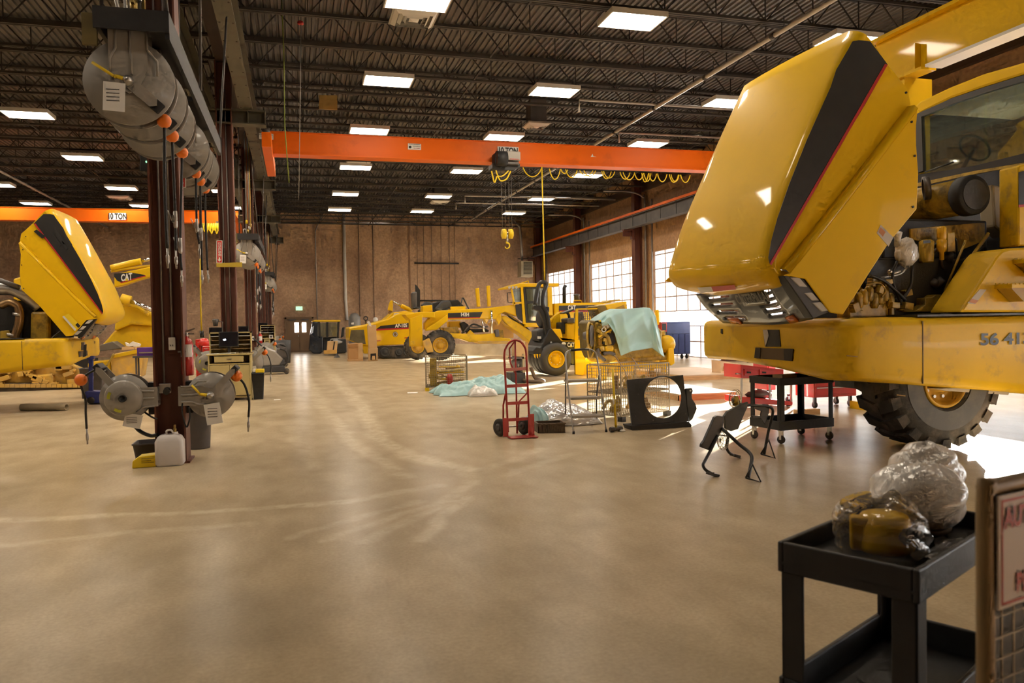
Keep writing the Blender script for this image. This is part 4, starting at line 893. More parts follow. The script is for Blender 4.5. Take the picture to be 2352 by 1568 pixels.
for a in (-.25, .33):
    for b in (22.3, 22.62): MB().box((x_+a, b, 0), (x_+a+.04, b+.04, .93)).build('leg', GRYD, q)
t = thing('far_bin', 'dark tall bin at the far end of the column row', 'bin', (AZ(655, 826).x, 37.5, 0)); MB().lathe([(.001, 0), (.28, 0), (.34, 1.05), (.001, 1.05)], (AZ(655, 826).x, 37.5, 0), n=20, cap=False).build('bin_body', BLKP, t)
# loose pipe on the floor and blue jack stand
a, b = AZ(66, 938), AZ(166, 938); t = thing('loose_pipe', 'dusty tan pipe length lying on the floor before the left machine', 'pipe', (a+b)/2)
A, B_ = V((a.x, 18.7, .075)), V((b.x, 18.3, .075)); d = (B_-A).normalized(); mb = MB(); mb.lathe([(.075, 0), (.075, (B_-A).length), (.055, (B_-A).length), (.055, (B_-A).length-.3)], A, d, 24, cap=False); mb.build('pipe_shell', pm('dusty pipe', (.30, .24, .15), .7, vary=.15), t); MB().lathe([(.001, 0), (.054, 0)], B_-d*.25, d, 20, cap=False).build('bore', BLK, t)
jx, jy = AZ(215, 925).x, 19.6; t = thing('jack_stand', 'blue floor jack with tall mast under the left hood bumper', 'jack', (jx, jy, 0))
pj = lambda x, y: AY(x, y, jy)
MB().prism([pj(192, 903), pj(198, 898), pj(246, 900), pj(262, 905), pj(262, 926), pj(205, 926)], (0, .4, 0)).build('jack_body', BLU, t, .02)
MB().bar(pj(204, 905)+V((0, .2, 0)), pj(204, 822)+V((0, .2, 0)), .09).build('jack_mast', BLU, t, .01)
MB().lathe([(.03, -.04), (.08, -.04), (.08, .04), (.03, .04)], pj(209, 921)+V((0, .03, .02)), (0, 1, 0), 14).build('wheel', BLK, t); MB().bar(pj(204, 818)+V((0, .2, 0)), pj(204, 825)+V((0, .2, 0)), .14).build('saddle', BLU, t)
# ================================================================ dump trucks with raised hoods
RIMY = pm('yellow rim paint', (.60, .34, .02), .5, vary=.12, dirt=(.25, .15, .04), dirt_amt=.4)
GRIL = pm('dark blue grey grille', (.030, .036, .044), .32, vary=.1, coat=.3)
SILV = pm('dull silver lettering', (.16, .165, .15), .4, vary=0)
WREF = pm('white reflective tape', (.62, .6, .56), .4, vary=.03)
RREF = pm('red reflective tape', (.60, .07, .04), .4, vary=.03)
STKR = pm('pale sticker', (.5, .44, .36), .5, vary=.05)
BELL = pm('tread plate', (.07, .066, .06), .5, metal=.5, vary=.2, scale=8, bump=.3)
ENG = pm('oily engine black', (.012, .011, .010), .5, vary=.4, scale=8, bump=.2)
RUBC = pm('clean tyre sidewall', (.085, .085, .088), .7, vary=.15, scale=2, dirt=(.15, .14, .125), dirt_amt=.5)
def tyre(par, c, r, w, rimr, T=None, lugs=24, mat=RUB, rim=RIMY, side=None):
    """wheel with axis along the hall; c = centre of its near face"""
    c = V(c); k = r/.85
    t = MB(T).lathe([(rimr, .05), (rimr+.03*k, .0), (r*.74, -.01), (r*.90, .035*k), (r*.955, .09*k), (r*.955, w-.09*k), (r*.90, w-.035*k), (r*.74, w+.01), (rimr+.03*k, w), (rimr, w-.05)], c, (0, 1, 0), 48, cap=False).build('tyre', mat, par)
    if side: MB(T).lathe([(rimr+.04*k, -.012), (r*.72, -.016)], c, (0, 1, 0), 48, cap=False).build('sidewall_band', side, t)
    if lugs:
        mb = MB(T)
        for i in range(lugs):
            for s_ in (0, 1):
                a = 2*math.pi*(i+.5*s_)/lugs; da = 2*math.pi/lugs*.30
                y0, y1 = (.02*k, w*.56) if s_ == 0 else (w*.44, w-.02*k)
                sk = .22 if s_ == 0 else -.22
                P = []
                for rr_ in (r*.94, r):
                    for yy, aa in ((y0, a-da), (y1, a-da+sk*.6), (y1, a+da+sk*.6), (y0, a+da)):
                        P.append(c+V((rr_*math.cos(aa), yy, rr_*math.sin(aa))))
                mb.hexa(P)
                # shoulder part running down the side wall
                yy0 = y0-.025*k if s_ == 0 else y1+.025*k; ya = y0 if s_ == 0 else y1; aa = a if s_ == 0 else a+sk*.6
                Q = []
                for rr_, y_ in ((r*.86, yy0), (r*.985, ya)):
                    pass
                mb.hexa([c+V((r*.86*math.cos(aa-da*.9), yy0, r*.86*math.sin(aa-da*.9))), c+V((r*.86*math.cos(aa+da*.9), yy0, r*.86*math.sin(aa+da*.9))), c+V((r*.90*math.cos(aa+da), ya+(.06*k if s_ == 0 else -.06*k), r*.9*math.sin(aa+da))), c+V((r*.90*math.cos(aa-da), ya+(.06*k if s_ == 0 else -.06*k), r*.9*math.sin(aa-da))),
                         c+V((r*.99*math.cos(aa-da*.9), ya, r*.99*math.sin(aa-da*.9))), c+V((r*.99*math.cos(aa+da*.9), ya, r*.99*math.sin(aa+da*.9))), c+V((r*.98*math.cos(aa+da), ya+(.06*k if s_ == 0 else -.06*k), r*.98*math.sin(aa+da))), c+V((r*.98*math.cos(aa-da), ya+(.06*k if s_ == 0 else -.06*k), r*.98*math.sin(aa-da)))])
        mb.build('tread', mat, t)
    rm = MB(T).lathe([(rimr, .06*k), (rimr, .02*k), (rimr*.93, .0), (rimr*.88, .03*k), (rimr*.80, .14*k), (rimr*.45, .17*k), (rimr*.42, .08*k), (.001, .08*k)], c, (0, 1, 0), 36, cap=False).build('rim', rim, par)
    mb = MB(T)
    for i in range(10):
        a = 2*math.pi*i/10; q = c+V((rimr*.62*math.cos(a), .13*k, rimr*.62*math.sin(a))); mb.cyl(q, q+V((0, .06*k, 0)), .022*k, 6)
    mb.build('wheel_nuts', STL, rm)
    MB(T).lathe([(rimr, w*.6), (.001, w*.6)], c, (0, 1, 0), 24, cap=False).build('inner_disc', BLK, rm)
    return t
YN, YF = 8.0, 10.75
def hn(x, y, Y=YN): return AY(x, y, Y)
PROF = [(6.585, 5.16), (6.21, 4.44), (5.86, 3.73), (5.56, 3.10), (5.37, 2.58), (5.31, 2.36), (5.33, 2.22), (5.42, 2.12), (5.58, 2.07)]
def build_truck(root, T, right=True):
    mbx = lambda: MB(T)
    # --- hood: crowned top skin, side plates, grille
    prof = [V((a, 0, b)) for a, b in PROF]; prof = bezier(prof, 4); n = len(prof)-1
    def nrm(i):
        d = prof[min(i+1, n)]-prof[max(i-1, 0)]; d.normalize(); return V((-d.z, 0, d.x))  # towards inside checked below
    def skin(u, v):
        i = u*n; i0 = min(int(i), n-1); f = i-i0; p = prof[i0].lerp(prof[i0+1], f); nn = nrm(i0)
        if nn.x < 0: nn = -nn
        Y = YN+(YF-YN)*v; rn, rf = .16, .42; d = 0
        a, b = Y-YN, YF-Y
        if a < rn: d = rn-math.sqrt(max(0, rn*rn-(rn-a)**2))
        if b < rf: d = max(d, rf-math.sqrt(max(0, rf*rf-(rf-b)**2)))
        crown = .05*(1-(2*v-1)**2)
        lowk = max(0, (u-.6)/.4); bow = .18*lowk*max(0, (v-.5)*2)**2
        return p+nn*(d-crown+bow)+V((0, Y, 0))
    vv = [0, .004, .012, .025, .045, .07, .12, .25, .4, .55, .7, .8, .87, .92, .96, .985, 1]
    sk = mbx(); sk.grid(lambda u, v: skin(u, vv[int(round(v*(len(vv)-1)))]), n, len(vv)-1)
    tw = MB(); tw.grid(lambda u, v: skin(u, vv[int(round(v*(len(vv)-1)))]), n, len(vv)-1); tree = tw.bvh()
    hood = sk.build('hood', YEL, root, solid=.02)
    edge = [skin(i/n, 0) for i in range(n+1)]          # near lower edge of the skin, at y = YN
    up = [hn(2000, 92), hn(2040, 150), hn(2085, 205), hn(2092, 243)]
    crease = [hn(2085, 245), hn(1960, 408), hn(1860, 535), hn(1792, 618)]
    poly = edge[:1]+up+crease[1:]+[hn(1772, 617)]+[q for q in edge[::-1] if q.z > 2.34][:-1]
    pl = mbx(); pl.prism(poly, (0, .02, 0)); pl.build('side_panel', YEL, hood)
    # ridge and lower panel stand proud of the upper one
    lo = [V((c.x+.035, YN-.13, c.z-.055)) for c in crease]; mid = [V((c.x+.01, YN-.10, c.z-.01)) for c in crease]
    rd = mbx()
    for A, B in ((crease, mid), (mid, lo)):
        va = [rd.vt(p) for p in A]; vb = [rd.vt(p) for p in B]
        for i in range(3): rd._f([va[i], va[i+1], vb[i+1], vb[i]], True)
    bmesh.ops.remove_doubles(rd.bm, verts=rd.bm.verts[:], dist=.002)
    rd.build('panel_ridge', YEL, hood, solid=.015)
    YL = YN-.13
    low = lo+[hn(1800, 632, YL), hn(1850, 640, YL), hn(1907, 718, YL), hn(1937, 722, YL), hn(2003, 618, YL), hn(2042, 558, YL), hn(2106, 480, YL), hn(2110, 400, YL), hn(2103, 305, YL)]
    lp = mbx(); lp.prism(low, (0, .025, 0)); lp.build('lower_panel', YEL, hood, .012)
    fs = mbx(); fs.prism([p+V((0, YF-YN-.02, 0)) for p in poly], (0, .02, 0)); fs.build('far_side_panel', YEL, hood)
    st = mbx(); st.prism([hn(*p, YN-.032) for p in ((1973, 92), (1999, 95), (2039, 148), (1990, 235), (1920, 352), (1840, 490), (1768, 606), (1765, 592), (1771, 555), (1786, 500), (1812, 425), (1853, 322), (1908, 200), (1921, 160), (1949, 112), (1958, 95))], (0, .003, 0)); stripe = st.build('black_stripe', BLK, hood)
    st = mbx(); st.prism([hn(*p, YN-.037) for p in ((2033, 146), (2039, 149), (1772, 609), (1768, 605))], (0, .003, 0)); st.build('red_pinstripe', REDS, hood)
    mb = mbx()
    for x, y in ((2080, 213), (2093, 280), (2100, 358), (2096, 475)): q = hn(x, y, YN-.13); mb.cyl(q, q+V((0, -.015, 0)), .014, 8)
    mb.build('hood_screws', BLK, hood)
    # grille
    top = [hn(1792, 628, 8.06), AY(1745, 655, 8.75), AY(1680, 664, 9.5), AY(1600, 675, 10.5)]
    bot = [hn(1868, 731, 8.1), AY(1805, 742, 8.75), AY(1735, 743, 9.5), AY(1662, 740, 10.4)]
    top, bot = bezier(top, 8), bezier(bot, 8); m = len(top)-1
    def gsurf(u, v):
        i = min(int(u*m), m-1); f = u*m-i; a = top[i].lerp(top[i+1], f); b = bot[i].lerp(bot[i+1], f); q = a.lerp(b, v); q.x -= .05*math.sin(math.pi*v); return q
    NR = 14
    def hole(i, j): return (j in (2, 4, 6, 8, 10) and 5 <= i <= 9) or (j in (2, 5, 8, 11) and 17 <= i <= 21)
    g = mbx(); g.grid(gsurf, 24, NR, True, hole); grl = g.build('grille', GRIL, hood, solid=.03)
    g = mbx()
    a0 = gsurf(.50, .30); a1 = gsurf(.30, .30); 
    g.grid(lambda u, v: gsurf(.30+.30*u, .14+.34*v)+V((-.02, 0, -.004)), 6, 3); g.build('nameplate', GRIL, grl, solid=.02)
    o = gsurf(.45, .31)+V((-.045, 0, 0)); xd = (gsurf(.32, .31)-gsurf(.58, .31)).normalized(); yd = (gsurf(.45, .16)-gsurf(.45, .46)).normalized()
    words('CATERPILLAR', SILV, grl, o, xd, yd, .20, fit=.88, T=T, bold=.03)
    for u in (.2, .83):
        g = mbx(); g.grid(lambda a, b: gsurf(u-.05+.1*a, .84+.15*b)+V((-.025, 0, -.01)), 3, 2); g.build('turn_signal', AMB, grl, solid=.03)
    # headlight bank on the near corner
    bz = mbx(); bz.prism([hn(*p, 7.90) for p in ((1800, 633), (1852, 631), (1914, 713), (1868, 731))], (0, .16, 0)); bez = bz.build('headlight_bezel', BLK, hood, .01)
    for q in ([(1815, 637), (1836, 636), (1856, 659), (1837, 658)], [(1848, 672), (1866, 671), (1883, 690), (1865, 690)], [(1866, 695), (1886, 693), (1906, 713), (1888, 716)]):
        b = mbx(); b.prism([hn(*p, 7.885) for p in q], (0, .03, 0)); b.build('headlamp', LENS, bez, .012)
    if right:
        for nm, mt, px in (('reflective_tape', WREF, [(1605, 657), (1637, 655), (1641, 665), (1612, 668)]), ('reflective_tape', RREF, [(1637, 655), (1690, 650), (1693, 660), (1641, 665)])):
            d = decal(px, tree, .03)
            if d: MB().face(d).build(nm, mt, hood, recalc=False)
        b = MB(); b.prism([hn(*p, YL-.004) for p in ((2014, 535), (2023, 516), (2052, 545), (2041, 566))], (0, .003, 0)); k = b.build('warning_sticker', STKR, hood)
        b = MB(); b.prism([hn(*p, YL-.007) for p in ((2018, 532), (2023, 522), (2034, 533), (2028, 543))], (0, .002, 0)); b.build('sticker_print', pm('orange print', (.5, .18, .05), .5), k)
    # --- bumper and fender sweep
    plan = [V((6.22, 11.05, 0)), V((6.22, 10.2, 0)), V((6.22, 9.2, 0)), V((6.22, 8.25, 0))]+[V((6.52-.30*math.cos(R(a)), 8.10-.30*math.sin(R(a)), 0)) for a in (15, 35, 55, 75)]+[V((6.52, 7.8, 0)), V((7.2, 7.8, 0)), V((8.2, 7.8, 0)), V((9.4, 7.8, 0)), V((11.0, 7.8, 0))]
    rings = []
    for i, p in enumerate(plan):
        d = (plan[min(i+1, len(plan)-1)]-plan[max(i-1, 0)]).normalized(); nn = V((-d.y, d.x, 0))
        if nn.dot(V((8.5, 9.5, 0))-p) < 0: nn = -nn
        zb = 1.08 if p.y > 10 else 1.02 if p.y > 8.9 else .93 if p.x < 6.5 else .93-.10*(p.x-6.5)
        zt = 1.66
        rings.append([p+nn*a+V((0, 0, z)) for a, z in ((.6, zt+.01), (.12, zt), (.05, zt-.015), (.012, zt-.05), (0, zt-.10), (0, zb+.12), (.015, zb+.04), (.07, zb), (.5, zb-.02))])
    b = mbx(); rs = [[b.vt(p) for p in r_] for r_ in rings]
    for A, B in zip(rs, rs[1:]):
        for i in range(len(A)-1): b._f([A[i], A[i+1], B[i+1], B[i]], True)
    b._f(rs[0]); bump = b.build('bumper', YELW, root, solid=.02)
    def front(px, X, d, nm, mat): q = mbx(); q.prism([AX(x, y, X) for x, y in px], (d, 0, 0)); return q.build(nm, mat, bump)
    front([(1752, 757), (1789, 757), (1793, 796), (1757, 796)], 6.200, .02, 'tow_opening', BLK)
    front([(1752, 757), (1762, 757), (1766, 770), (1758, 796)], 6.192, .004, 'torn_label', STKR)
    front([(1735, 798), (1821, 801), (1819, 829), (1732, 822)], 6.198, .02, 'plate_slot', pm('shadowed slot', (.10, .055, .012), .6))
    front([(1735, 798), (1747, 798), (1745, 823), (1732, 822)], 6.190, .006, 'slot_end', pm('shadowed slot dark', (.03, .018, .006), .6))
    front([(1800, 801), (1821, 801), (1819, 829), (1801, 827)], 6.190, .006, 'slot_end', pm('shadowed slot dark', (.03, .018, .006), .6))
    front([(1655, 755), (1659, 755), (1659, 767), (1655, 765)], 6.200, .02, 'bolt_slot', BLK)
    sm = mbx(); sm.box((7.33, 7.786, .86), (7.345, 7.80, 1.62)); sm.build('panel_seam', pm('seam shadow', (.12, .07, .01), .6), bump)
    if right:
        words('56 413', BLK, bump, (8.60, 7.778, 1.37), (1, 0, 0), (0, 0, 1), .20, fit=.80, bold=.03, T=T)
        # drop of scratches
        mb = MB()
        for x, y, l in ((2012, 792, 30), (2005, 800, 18), (1945, 815, 25), (2040, 845, 40), (2120, 830, 20), (2060, 905, 20)):
            mb.prism([AY(x, y, 7.792), AY(x+l, y+3, 7.792), AY(x+l, y+5, 7.792), AY(x, y+3, 7.792)], (0, .004, 0))
        mb.build('scratches', pm('scratch brown', (.24, .14, .03), .7), bump)
    dk = mbx(); dk.box((6.5, 7.95, 1.63), (11, 11.0, 1.67)); dk.build('chassis_deck', ENG, root)
    tp = mbx(); tp.box((7.3, 7.83, 1.675), (11, 8.35, 1.70)); tp.build('tread_plate', BELL, root)
    sk_ = mbx(); sk_.hexa([(6.75, 8.9, 1.0), (11, 8.9, .98), (11, 10.7, .98), (6.75, 10.7, 1.0), (6.75, 8.9, 1.05), (11, 8.9, 1.04), (11, 10.7, 1.04), (6.75, 10.7, 1.05)]); sk_.build('belly_plate', pm('dull belly plate', (.22, .18, .12), .6, vary=.2), root)
    return hood, bump
truck = thing('dump_truck', 'large yellow articulated dump truck, hood tipped open, filling the view by the door wall', 'truck', (8.2, 9.4, 0), group='dump trucks with raised hoods')
hood, bump = build_truck(truck, None, True)
tyre(truck, (7.86, 7.95, .86), .86, .66, .34, None, 20, RUB, RIMY, RUBC)
MB().cyl((7.86, 8.5, .86), (7.86, 10.0, .86), .16, 16).cbox((7.86, 9.4, .92), (.5, .7, .5)).build('axle', ENG, truck)
# engine bay
MB().box((7.1, 8.55, 1.66), (9.3, 10.3, 2.45)).box((7.6, 8.75, 2.45), (9.35, 10.2, 3.0)).build('engine_block', ENG, truck, .03)
EB = 8.5
ac = AY(2232, 448, 8.45)
a_ = MB().lathe([(.001, 0), (.255, 0), (.27, .03), (.27, .17), (.25, .18), (.245, .2)], ac+V((0, -.05, 0)), (0, 1, 0), 32, cap=False).build('air_cleaner_cap', BLKM, truck)
MB().lathe([(.20, -.012), (.20, .005)], ac+V((0, -.05, 0)), (0, 1, 0), 28).build('cap_panel', BLKP, a_)
ab = MB().lathe([(.245, .14), (.245, 1.25), (.18, 1.33), (.14, 1.4)], ac, (0, 1, 0), 32, cap=True).build('air_cleaner', YELG, truck)
MB().tube(bezier([ac+V((-.2, 1.3, 0)), ac+V((-.5, 1.3, .1)), ac+V((-.75, 1.2, .25))], 5), .12, 14).build('intake_duct', GRYD, truck)
MB().lathe([(.13, -.04), (.16, -.04), (.16, .04), (.13, .04)], AY(2128, 432, 8.9), (.8, -.6, .1), 20, cap=False).build('duct_clamp', GRYD, truck)
S(truck, 'bracket_plate', YELG, [(2092, 525), (2240, 512), (2262, 512), (2262, 552), (2195, 580), (2092, 548)], 8.72, .06, .005)
MB().lathe([(.001, 0), (.085, 0), (.09, .02), (.09, .28), (.06, .30), (.001, .30)], AY(2128, 603, 8.5), n=20, cap=False).build('fuel_filter', YELG, truck)
S(truck, 'filter_label', BLK, [(2121, 552), (2137, 551), (2137, 558), (2121, 559)], 8.405, .004)
MB().lathe([(.001, 0), (.03, 0), (.03, .10), (.06, .12), (.062, .26), (.05, .27), (.058, .29), (.058, .42), (.045, .44), (.001, .44)], AY(2163, 597, 8.45), n=18, cap=False).build('water_separator', pm('amber yellow canister', (.75, .42, .015), .35, vary=.05), truck)
S(truck, 'control_module', YELG, [(2177, 535), (2194, 533), (2194, 577), (2177, 578)], 8.45, .15, .008)
for i, (x0, y0, x1, y1) in enumerate(((2270, 535, 2172, 672), (2218, 552, 2170, 668), (2208, 622, 2270, 540))): MB().tube([AY(x0, y0, 8.35), AY(x1, y1, 8.4)], .016 if i else .022, 8).build('support_rod', YELG, truck)
MB().tube(bezier([AY(2188, 716, 8.3), AY(2205, 690, 8.3), AY(2225, 670, 8.3), AY(2245, 664, 8.35)], 5), .05, 10).build('coolant_hose', RUBD, truck)
S(truck, 'mount_casting', YELG, [(2100, 716), (2125, 700), (2125, 684), (2142, 682), (2150, 676), (2182, 676), (2184, 700), (2192, 716)], 8.4, .35, .01)
random.seed(5)
mb = MB()
for i in range(26):
    x = random.uniform(1955, 2085); y = random.uniform(640, 712)
    if y < 1400-.385*x+0: y += 10
    c = AY(x, y, random.uniform(8.3, 8.6)); mb.cbox(c, (random.uniform(.04, .14), .1, random.uniform(.04, .13)), Matrix.Rotation(random.uniform(-.5, .5), 3, 'Y'))
mb.box((6.75, 8.35, 1.68), (7.35, 8.6, 1.95)); o_ = mb.build('engine_castings', YELG, truck, .006); o_['kind'] = 'stuff'
mb = MB()
for i in range(7): mb.lathe([(.001, 0), (.04, 0), (.055, .03), (.055, .16), (.03, .2), (.001, .2)], AY(1972+i*12, 708-8*(i % 3), 8.35), n=12, cap=False)
mb.build('injector_bodies', YELG, truck)
for i, pts in enumerate(([(1998, 632), (2030, 645), (2058, 668), (2080, 690)], [(1990, 655), (2020, 650), (2034, 668), (2024, 684)], [(2060, 600), (2050, 640), (2070, 700)], [(2095, 610), (2090, 660), (2050, 715)], [(1985, 690), (2040, 690), (2078, 686)], [(2010, 640), (2065, 630), (2085, 612)])):
    MB().tube(bezier([AY(x, y, 8.25+.03*i) for x, y in pts], 5), (.022, .012, .018, .02, .025, .014)[i], 8).build('engine_hose', [RUBD, YELG, RUBD, RUBD, RUBD, ALU][i], truck)
MB().cyl(AY(2068, 622, 8.3), AY(2040, 632, 8.35), .02, 10).sph(AY(2044, 624, 8.3), .03, 10).build('fuel_fitting', STL, truck)
S(truck, 'firewall', ENG, [(2110, 400), (2352, 368), (2400, 362), (2400, 716), (2100, 716), (2105, 520)], 10.3, .05)
for i in range(16):
    x, y = random.uniform(2100, 2290), random.uniform(560, 705); c = AY(x, y, 8.62+random.uniform(-.08, .05)); k = i % 4
    if k == 0: b = MB().cbox(c, (random.uniform(.06, .2), .12, random.uniform(.05, .16)), Matrix.Rotation(random.uniform(-.6, .6), 3, 'Y'))
    elif k == 1: b = MB().lathe([(.001, 0), (.05, 0), (.06, .02), (.06, .12), (.04, .14), (.001, .14)], c, (random.uniform(-.5, .5), -.6, random.uniform(.2, 1)), 14, cap=False)
    else: b = MB().tube(bezier([c, c+V((.12, -.05, .1)), c+V((.2, 0, -.12)), c+V((.3, .05, -.2))], 5), random.uniform(.012, .03), 8)
    b.build(('engine_casting', 'engine_canister', 'engine_hose', 'engine_pipe')[k], [YELG, GRYD, RUBD, pm('dark brown pipe', (.08, .05, .03), .5, metal=.3)][k], truck)
# reservoir behind the air cleaner
S(truck, 'coolant_reservoir', pm('aged translucent plastic', (.32, .25, .15), .5), [(2280, 422), (2300, 428), (2330, 535), (2312, 545), (2285, 520)], 8.9, .25, .03)
# cab
CX = 9.5
cabp = lambda x, y, X=CX: AX(x, y, X)
MB().prism([cabp(*p) for p in ((2098, 246), (2112, 232), (2180, 200), (2255, 170), (2352, 142), (2470, 118), (2530, 124), (2530, 165), (2352, 172), (2262, 200), (2185, 226), (2112, 262))], (1.9, 0, 0)).build('cab_roof', YEL, truck, .04)
MB().prism([cabp(*p, CX-.01) for p in ((2104, 262), (2185, 226), (2262, 200), (2352, 172), (2362, 178), (2352, 186), (2265, 212), (2190, 238), (2116, 268), (2120, 392), (2104, 398))], (.06, 0, 0)).build('windscreen_seal', pm('dark rubber seal', (.04, .037, .033), .5), truck)
MB().face([cabp(*p, CX+.03) for p in ((2112, 268), (2190, 234), (2265, 208), (2352, 182), (2470, 150), (2470, 345), (2352, 352), (2240, 380), (2112, 402))]).build('windscreen', GLASSD, truck, solid=.006)
MB().prism([cabp(*p, CX-.02) for p in ((2106, 402), (2240, 380), (2352, 352), (2530, 330), (2530, 372), (2352, 372), (2240, 392), (2108, 420))], (.3, 0, 0)).build('cowl', BLK, truck)
MB().prism([cabp(*p, CX-.03) for p in ((2108, 420), (2240, 392), (2352, 373), (2352, 379), (2240, 399), (2108, 428))], (.05, 0, 0)).build('cowl_trim', YELG, truck)
MB().tube([cabp(2125, 395, CX-.05), cabp(2190, 372, CX-.05)], .012, 6).build('wiper_arm', BLK, truck)
sw = cabp(2238, 340, CX+.55); MB().torus(sw, .23, .018, (.75, 0, .65), 28, 8).tube([sw, sw+V((-.25, 0, -.35))], .03, 8).build('steering_wheel', BLK, truck)
MB().box((CX+.9, 8.7, 2.6), (CX+1.45, 9.4, 3.1)).box((CX+1.35, 8.7, 3.0), (CX+1.55, 9.4, 3.9)).build('driver_seat', BLKP, truck, .06)
MB().box((CX+.05, 8.05, 1.7), (CX+1.9, 8.15, 3.0)).box((CX+.05, 10.25, 1.7), (CX+1.9, 10.35, 3.0)).box((CX+1.8, 8.1, 1.7), (CX+1.9, 10.3, 3.0)).box((CX+.05, 8.1, 2.55), (CX+1.9, 10.3, 2.6)).build('cab_shell', BLKP, truck, .02)
for yy in (8.1, 10.3):
    for xx in (CX+.06, CX+1.85): MB().bar((xx, yy, 2.9), (xx, yy, 4.35), .09).build('cab_pillar', BLK, truck)
MB().box((CX+.04, 8.02, 3.1), (CX+.09, 8.06, 3.9)).build('mirror', BLK, truck)
# near fender with boarding steps
YFD = 7.82
fd = MB(); fd.prism([AY(*p, YFD) for p in ((2205, 717), (2288, 590), (2300, 576), (2318, 570), (2400, 566), (2560, 566), (2560, 700), (2560, 717))], (0, .5, 0)); fen = fd.build('fender', YELW, truck, .03)
MB().prism([AY(*p, YFD-.006) for p in ((2222, 696), (2251, 664), (2266, 665), (2240, 698))], (0, .004, 0)).build('sticker', STKR, fen)
MB().prism([AY(*p, YFD-.01) for p in ((2226, 693), (2232, 686), (2248, 690), (2240, 697))], (0, .003, 0)).build('sticker_print', pm('orange print', (.5, .18, .05), .5), fen)
for y0, xa in ((651, 2284), (594, 2326)):
    st = MB(); st.prism([AY(xa, y0+3, YFD-.0), AY(2600, y0-1, YFD-.0), AY(2600, y0+8, YFD), AY(xa, y0+12, YFD)], (0, -.25, 0)); stp = st.build('step_tread', YELW, fen)
    k = MB()
    for i in range(22): k.cyl(AY(xa+4+i*9, y0+2, YFD-.25), AY(xa+4+i*9, y0-1, YFD-.25), .012, 6)
    k.build('grip_teeth', YELW, stp)
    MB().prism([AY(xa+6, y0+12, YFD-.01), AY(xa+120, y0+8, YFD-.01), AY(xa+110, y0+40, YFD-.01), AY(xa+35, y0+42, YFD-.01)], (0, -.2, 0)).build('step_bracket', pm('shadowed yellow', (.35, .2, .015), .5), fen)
S(truck, 'side_locker', YELW, [(2340, 380), (2420, 360), (2420, 560), (2340, 565)], 8.05, .3, .02)
S(truck, 'locker_stripe', BLK, [(2340, 395), (2420, 380), (2420, 470), (2340, 475)], 8.04, .005)
S(truck, 'locker_pinstripe', REDS, [(2340, 470), (2420, 465), (2420, 470), (2340, 476)], 8.035, .005)
S(truck, 'mud_flap_plate', pm('pale plate', (.45, .42, .38), .5), [(2150, 892), (2322, 889), (2316, 907), (2170, 897)], 7.95, .4)
MB().box((11.0, 8.3, .7), (13.2, 10.6, 1.7)).build('rear_chassis', ENG, truck, .05)
bg = thing('plastic_bag', 'clear plastic bag tied over an open port on the truck engine', 'bag', AY(2080, 590, 8.35)); random.seed(9)
c = AY(2082, 580, 8.42)
def blob(c, r, amp, n=28, seed=0):
    rnd = random.Random(seed); ph = [(rnd.uniform(1, 4), rnd.uniform(1, 5), rnd.uniform(0, 6), rnd.uniform(.3, 1)) for _ in range(6)]
    def fn(u, v):
        a, t = 2*math.pi*u, math.pi*v
        k = 1+amp*sum(w*math.sin(p*a+q*t*2+f) for p, q, f, w in ph)/3
        return V(c)+V((r[0]*k*math.sin(t)*math.cos(a), r[1]*k*math.sin(t)*math.sin(a), r[2]*k*math.cos(t)))
    return fn
mb = MB(); mb.grid(blob(c, (.16, .12, .19), .16, seed=2), 28, 18); mb.build('bag_film', BAGW, bg); MB().lathe([(.05, -.1), (.04, 0), (.06, .08), (.03, .09)], AY(2062, 548, 8.42), (-.3, -.3, 1), 14).build('gathered_neck', BAGW, bg)
# yellow gantry over the truck
ga = thing('gantry_crane', 'yellow gantry with wide beam rising over the truck cab', 'crane', (10.75, 9, 0))
GX = 10.7
MB().box((GX-.02, 2.2, 6.0), (GX+.02, 12.45, 6.84)).box((GX-.16, 2.2, 6.80), (GX+.16, 12.45, 6.86)).build('gantry_beam', YEL, ga)
MB().box((GX-.17, 2.2, 5.95), (GX+.17, 11.1, 6.0)).build('lower_flange', WREF, ga)
MB().box((GX-.16, 11.2, 5.95), (GX+.16, 12.45, 6.0)).build('flange_end', YEL, ga)
MB().box((GX-.15, 11.35, 6.0), (GX+.01, 11.37, 6.45)).build('stiffener', YEL, ga)
for yy in (12.0, 2.6):
    MB().box((GX-.1, yy-.35, 5.3), (GX+.5, yy+.25, 5.95)).build('head_plate', YEL, ga)
    MB().box((GX-.1, yy-.3, .12), (GX+.02, yy+.2, 5.3)).box((GX+.38, yy-.3, .12), (GX+.5, yy+.2, 5.3)).build('leg', YEL, ga)
    MB().box((GX-.9, yy-.25, 0), (GX+1.3, yy+.15, .14)).build('foot_beam', YEL, ga)
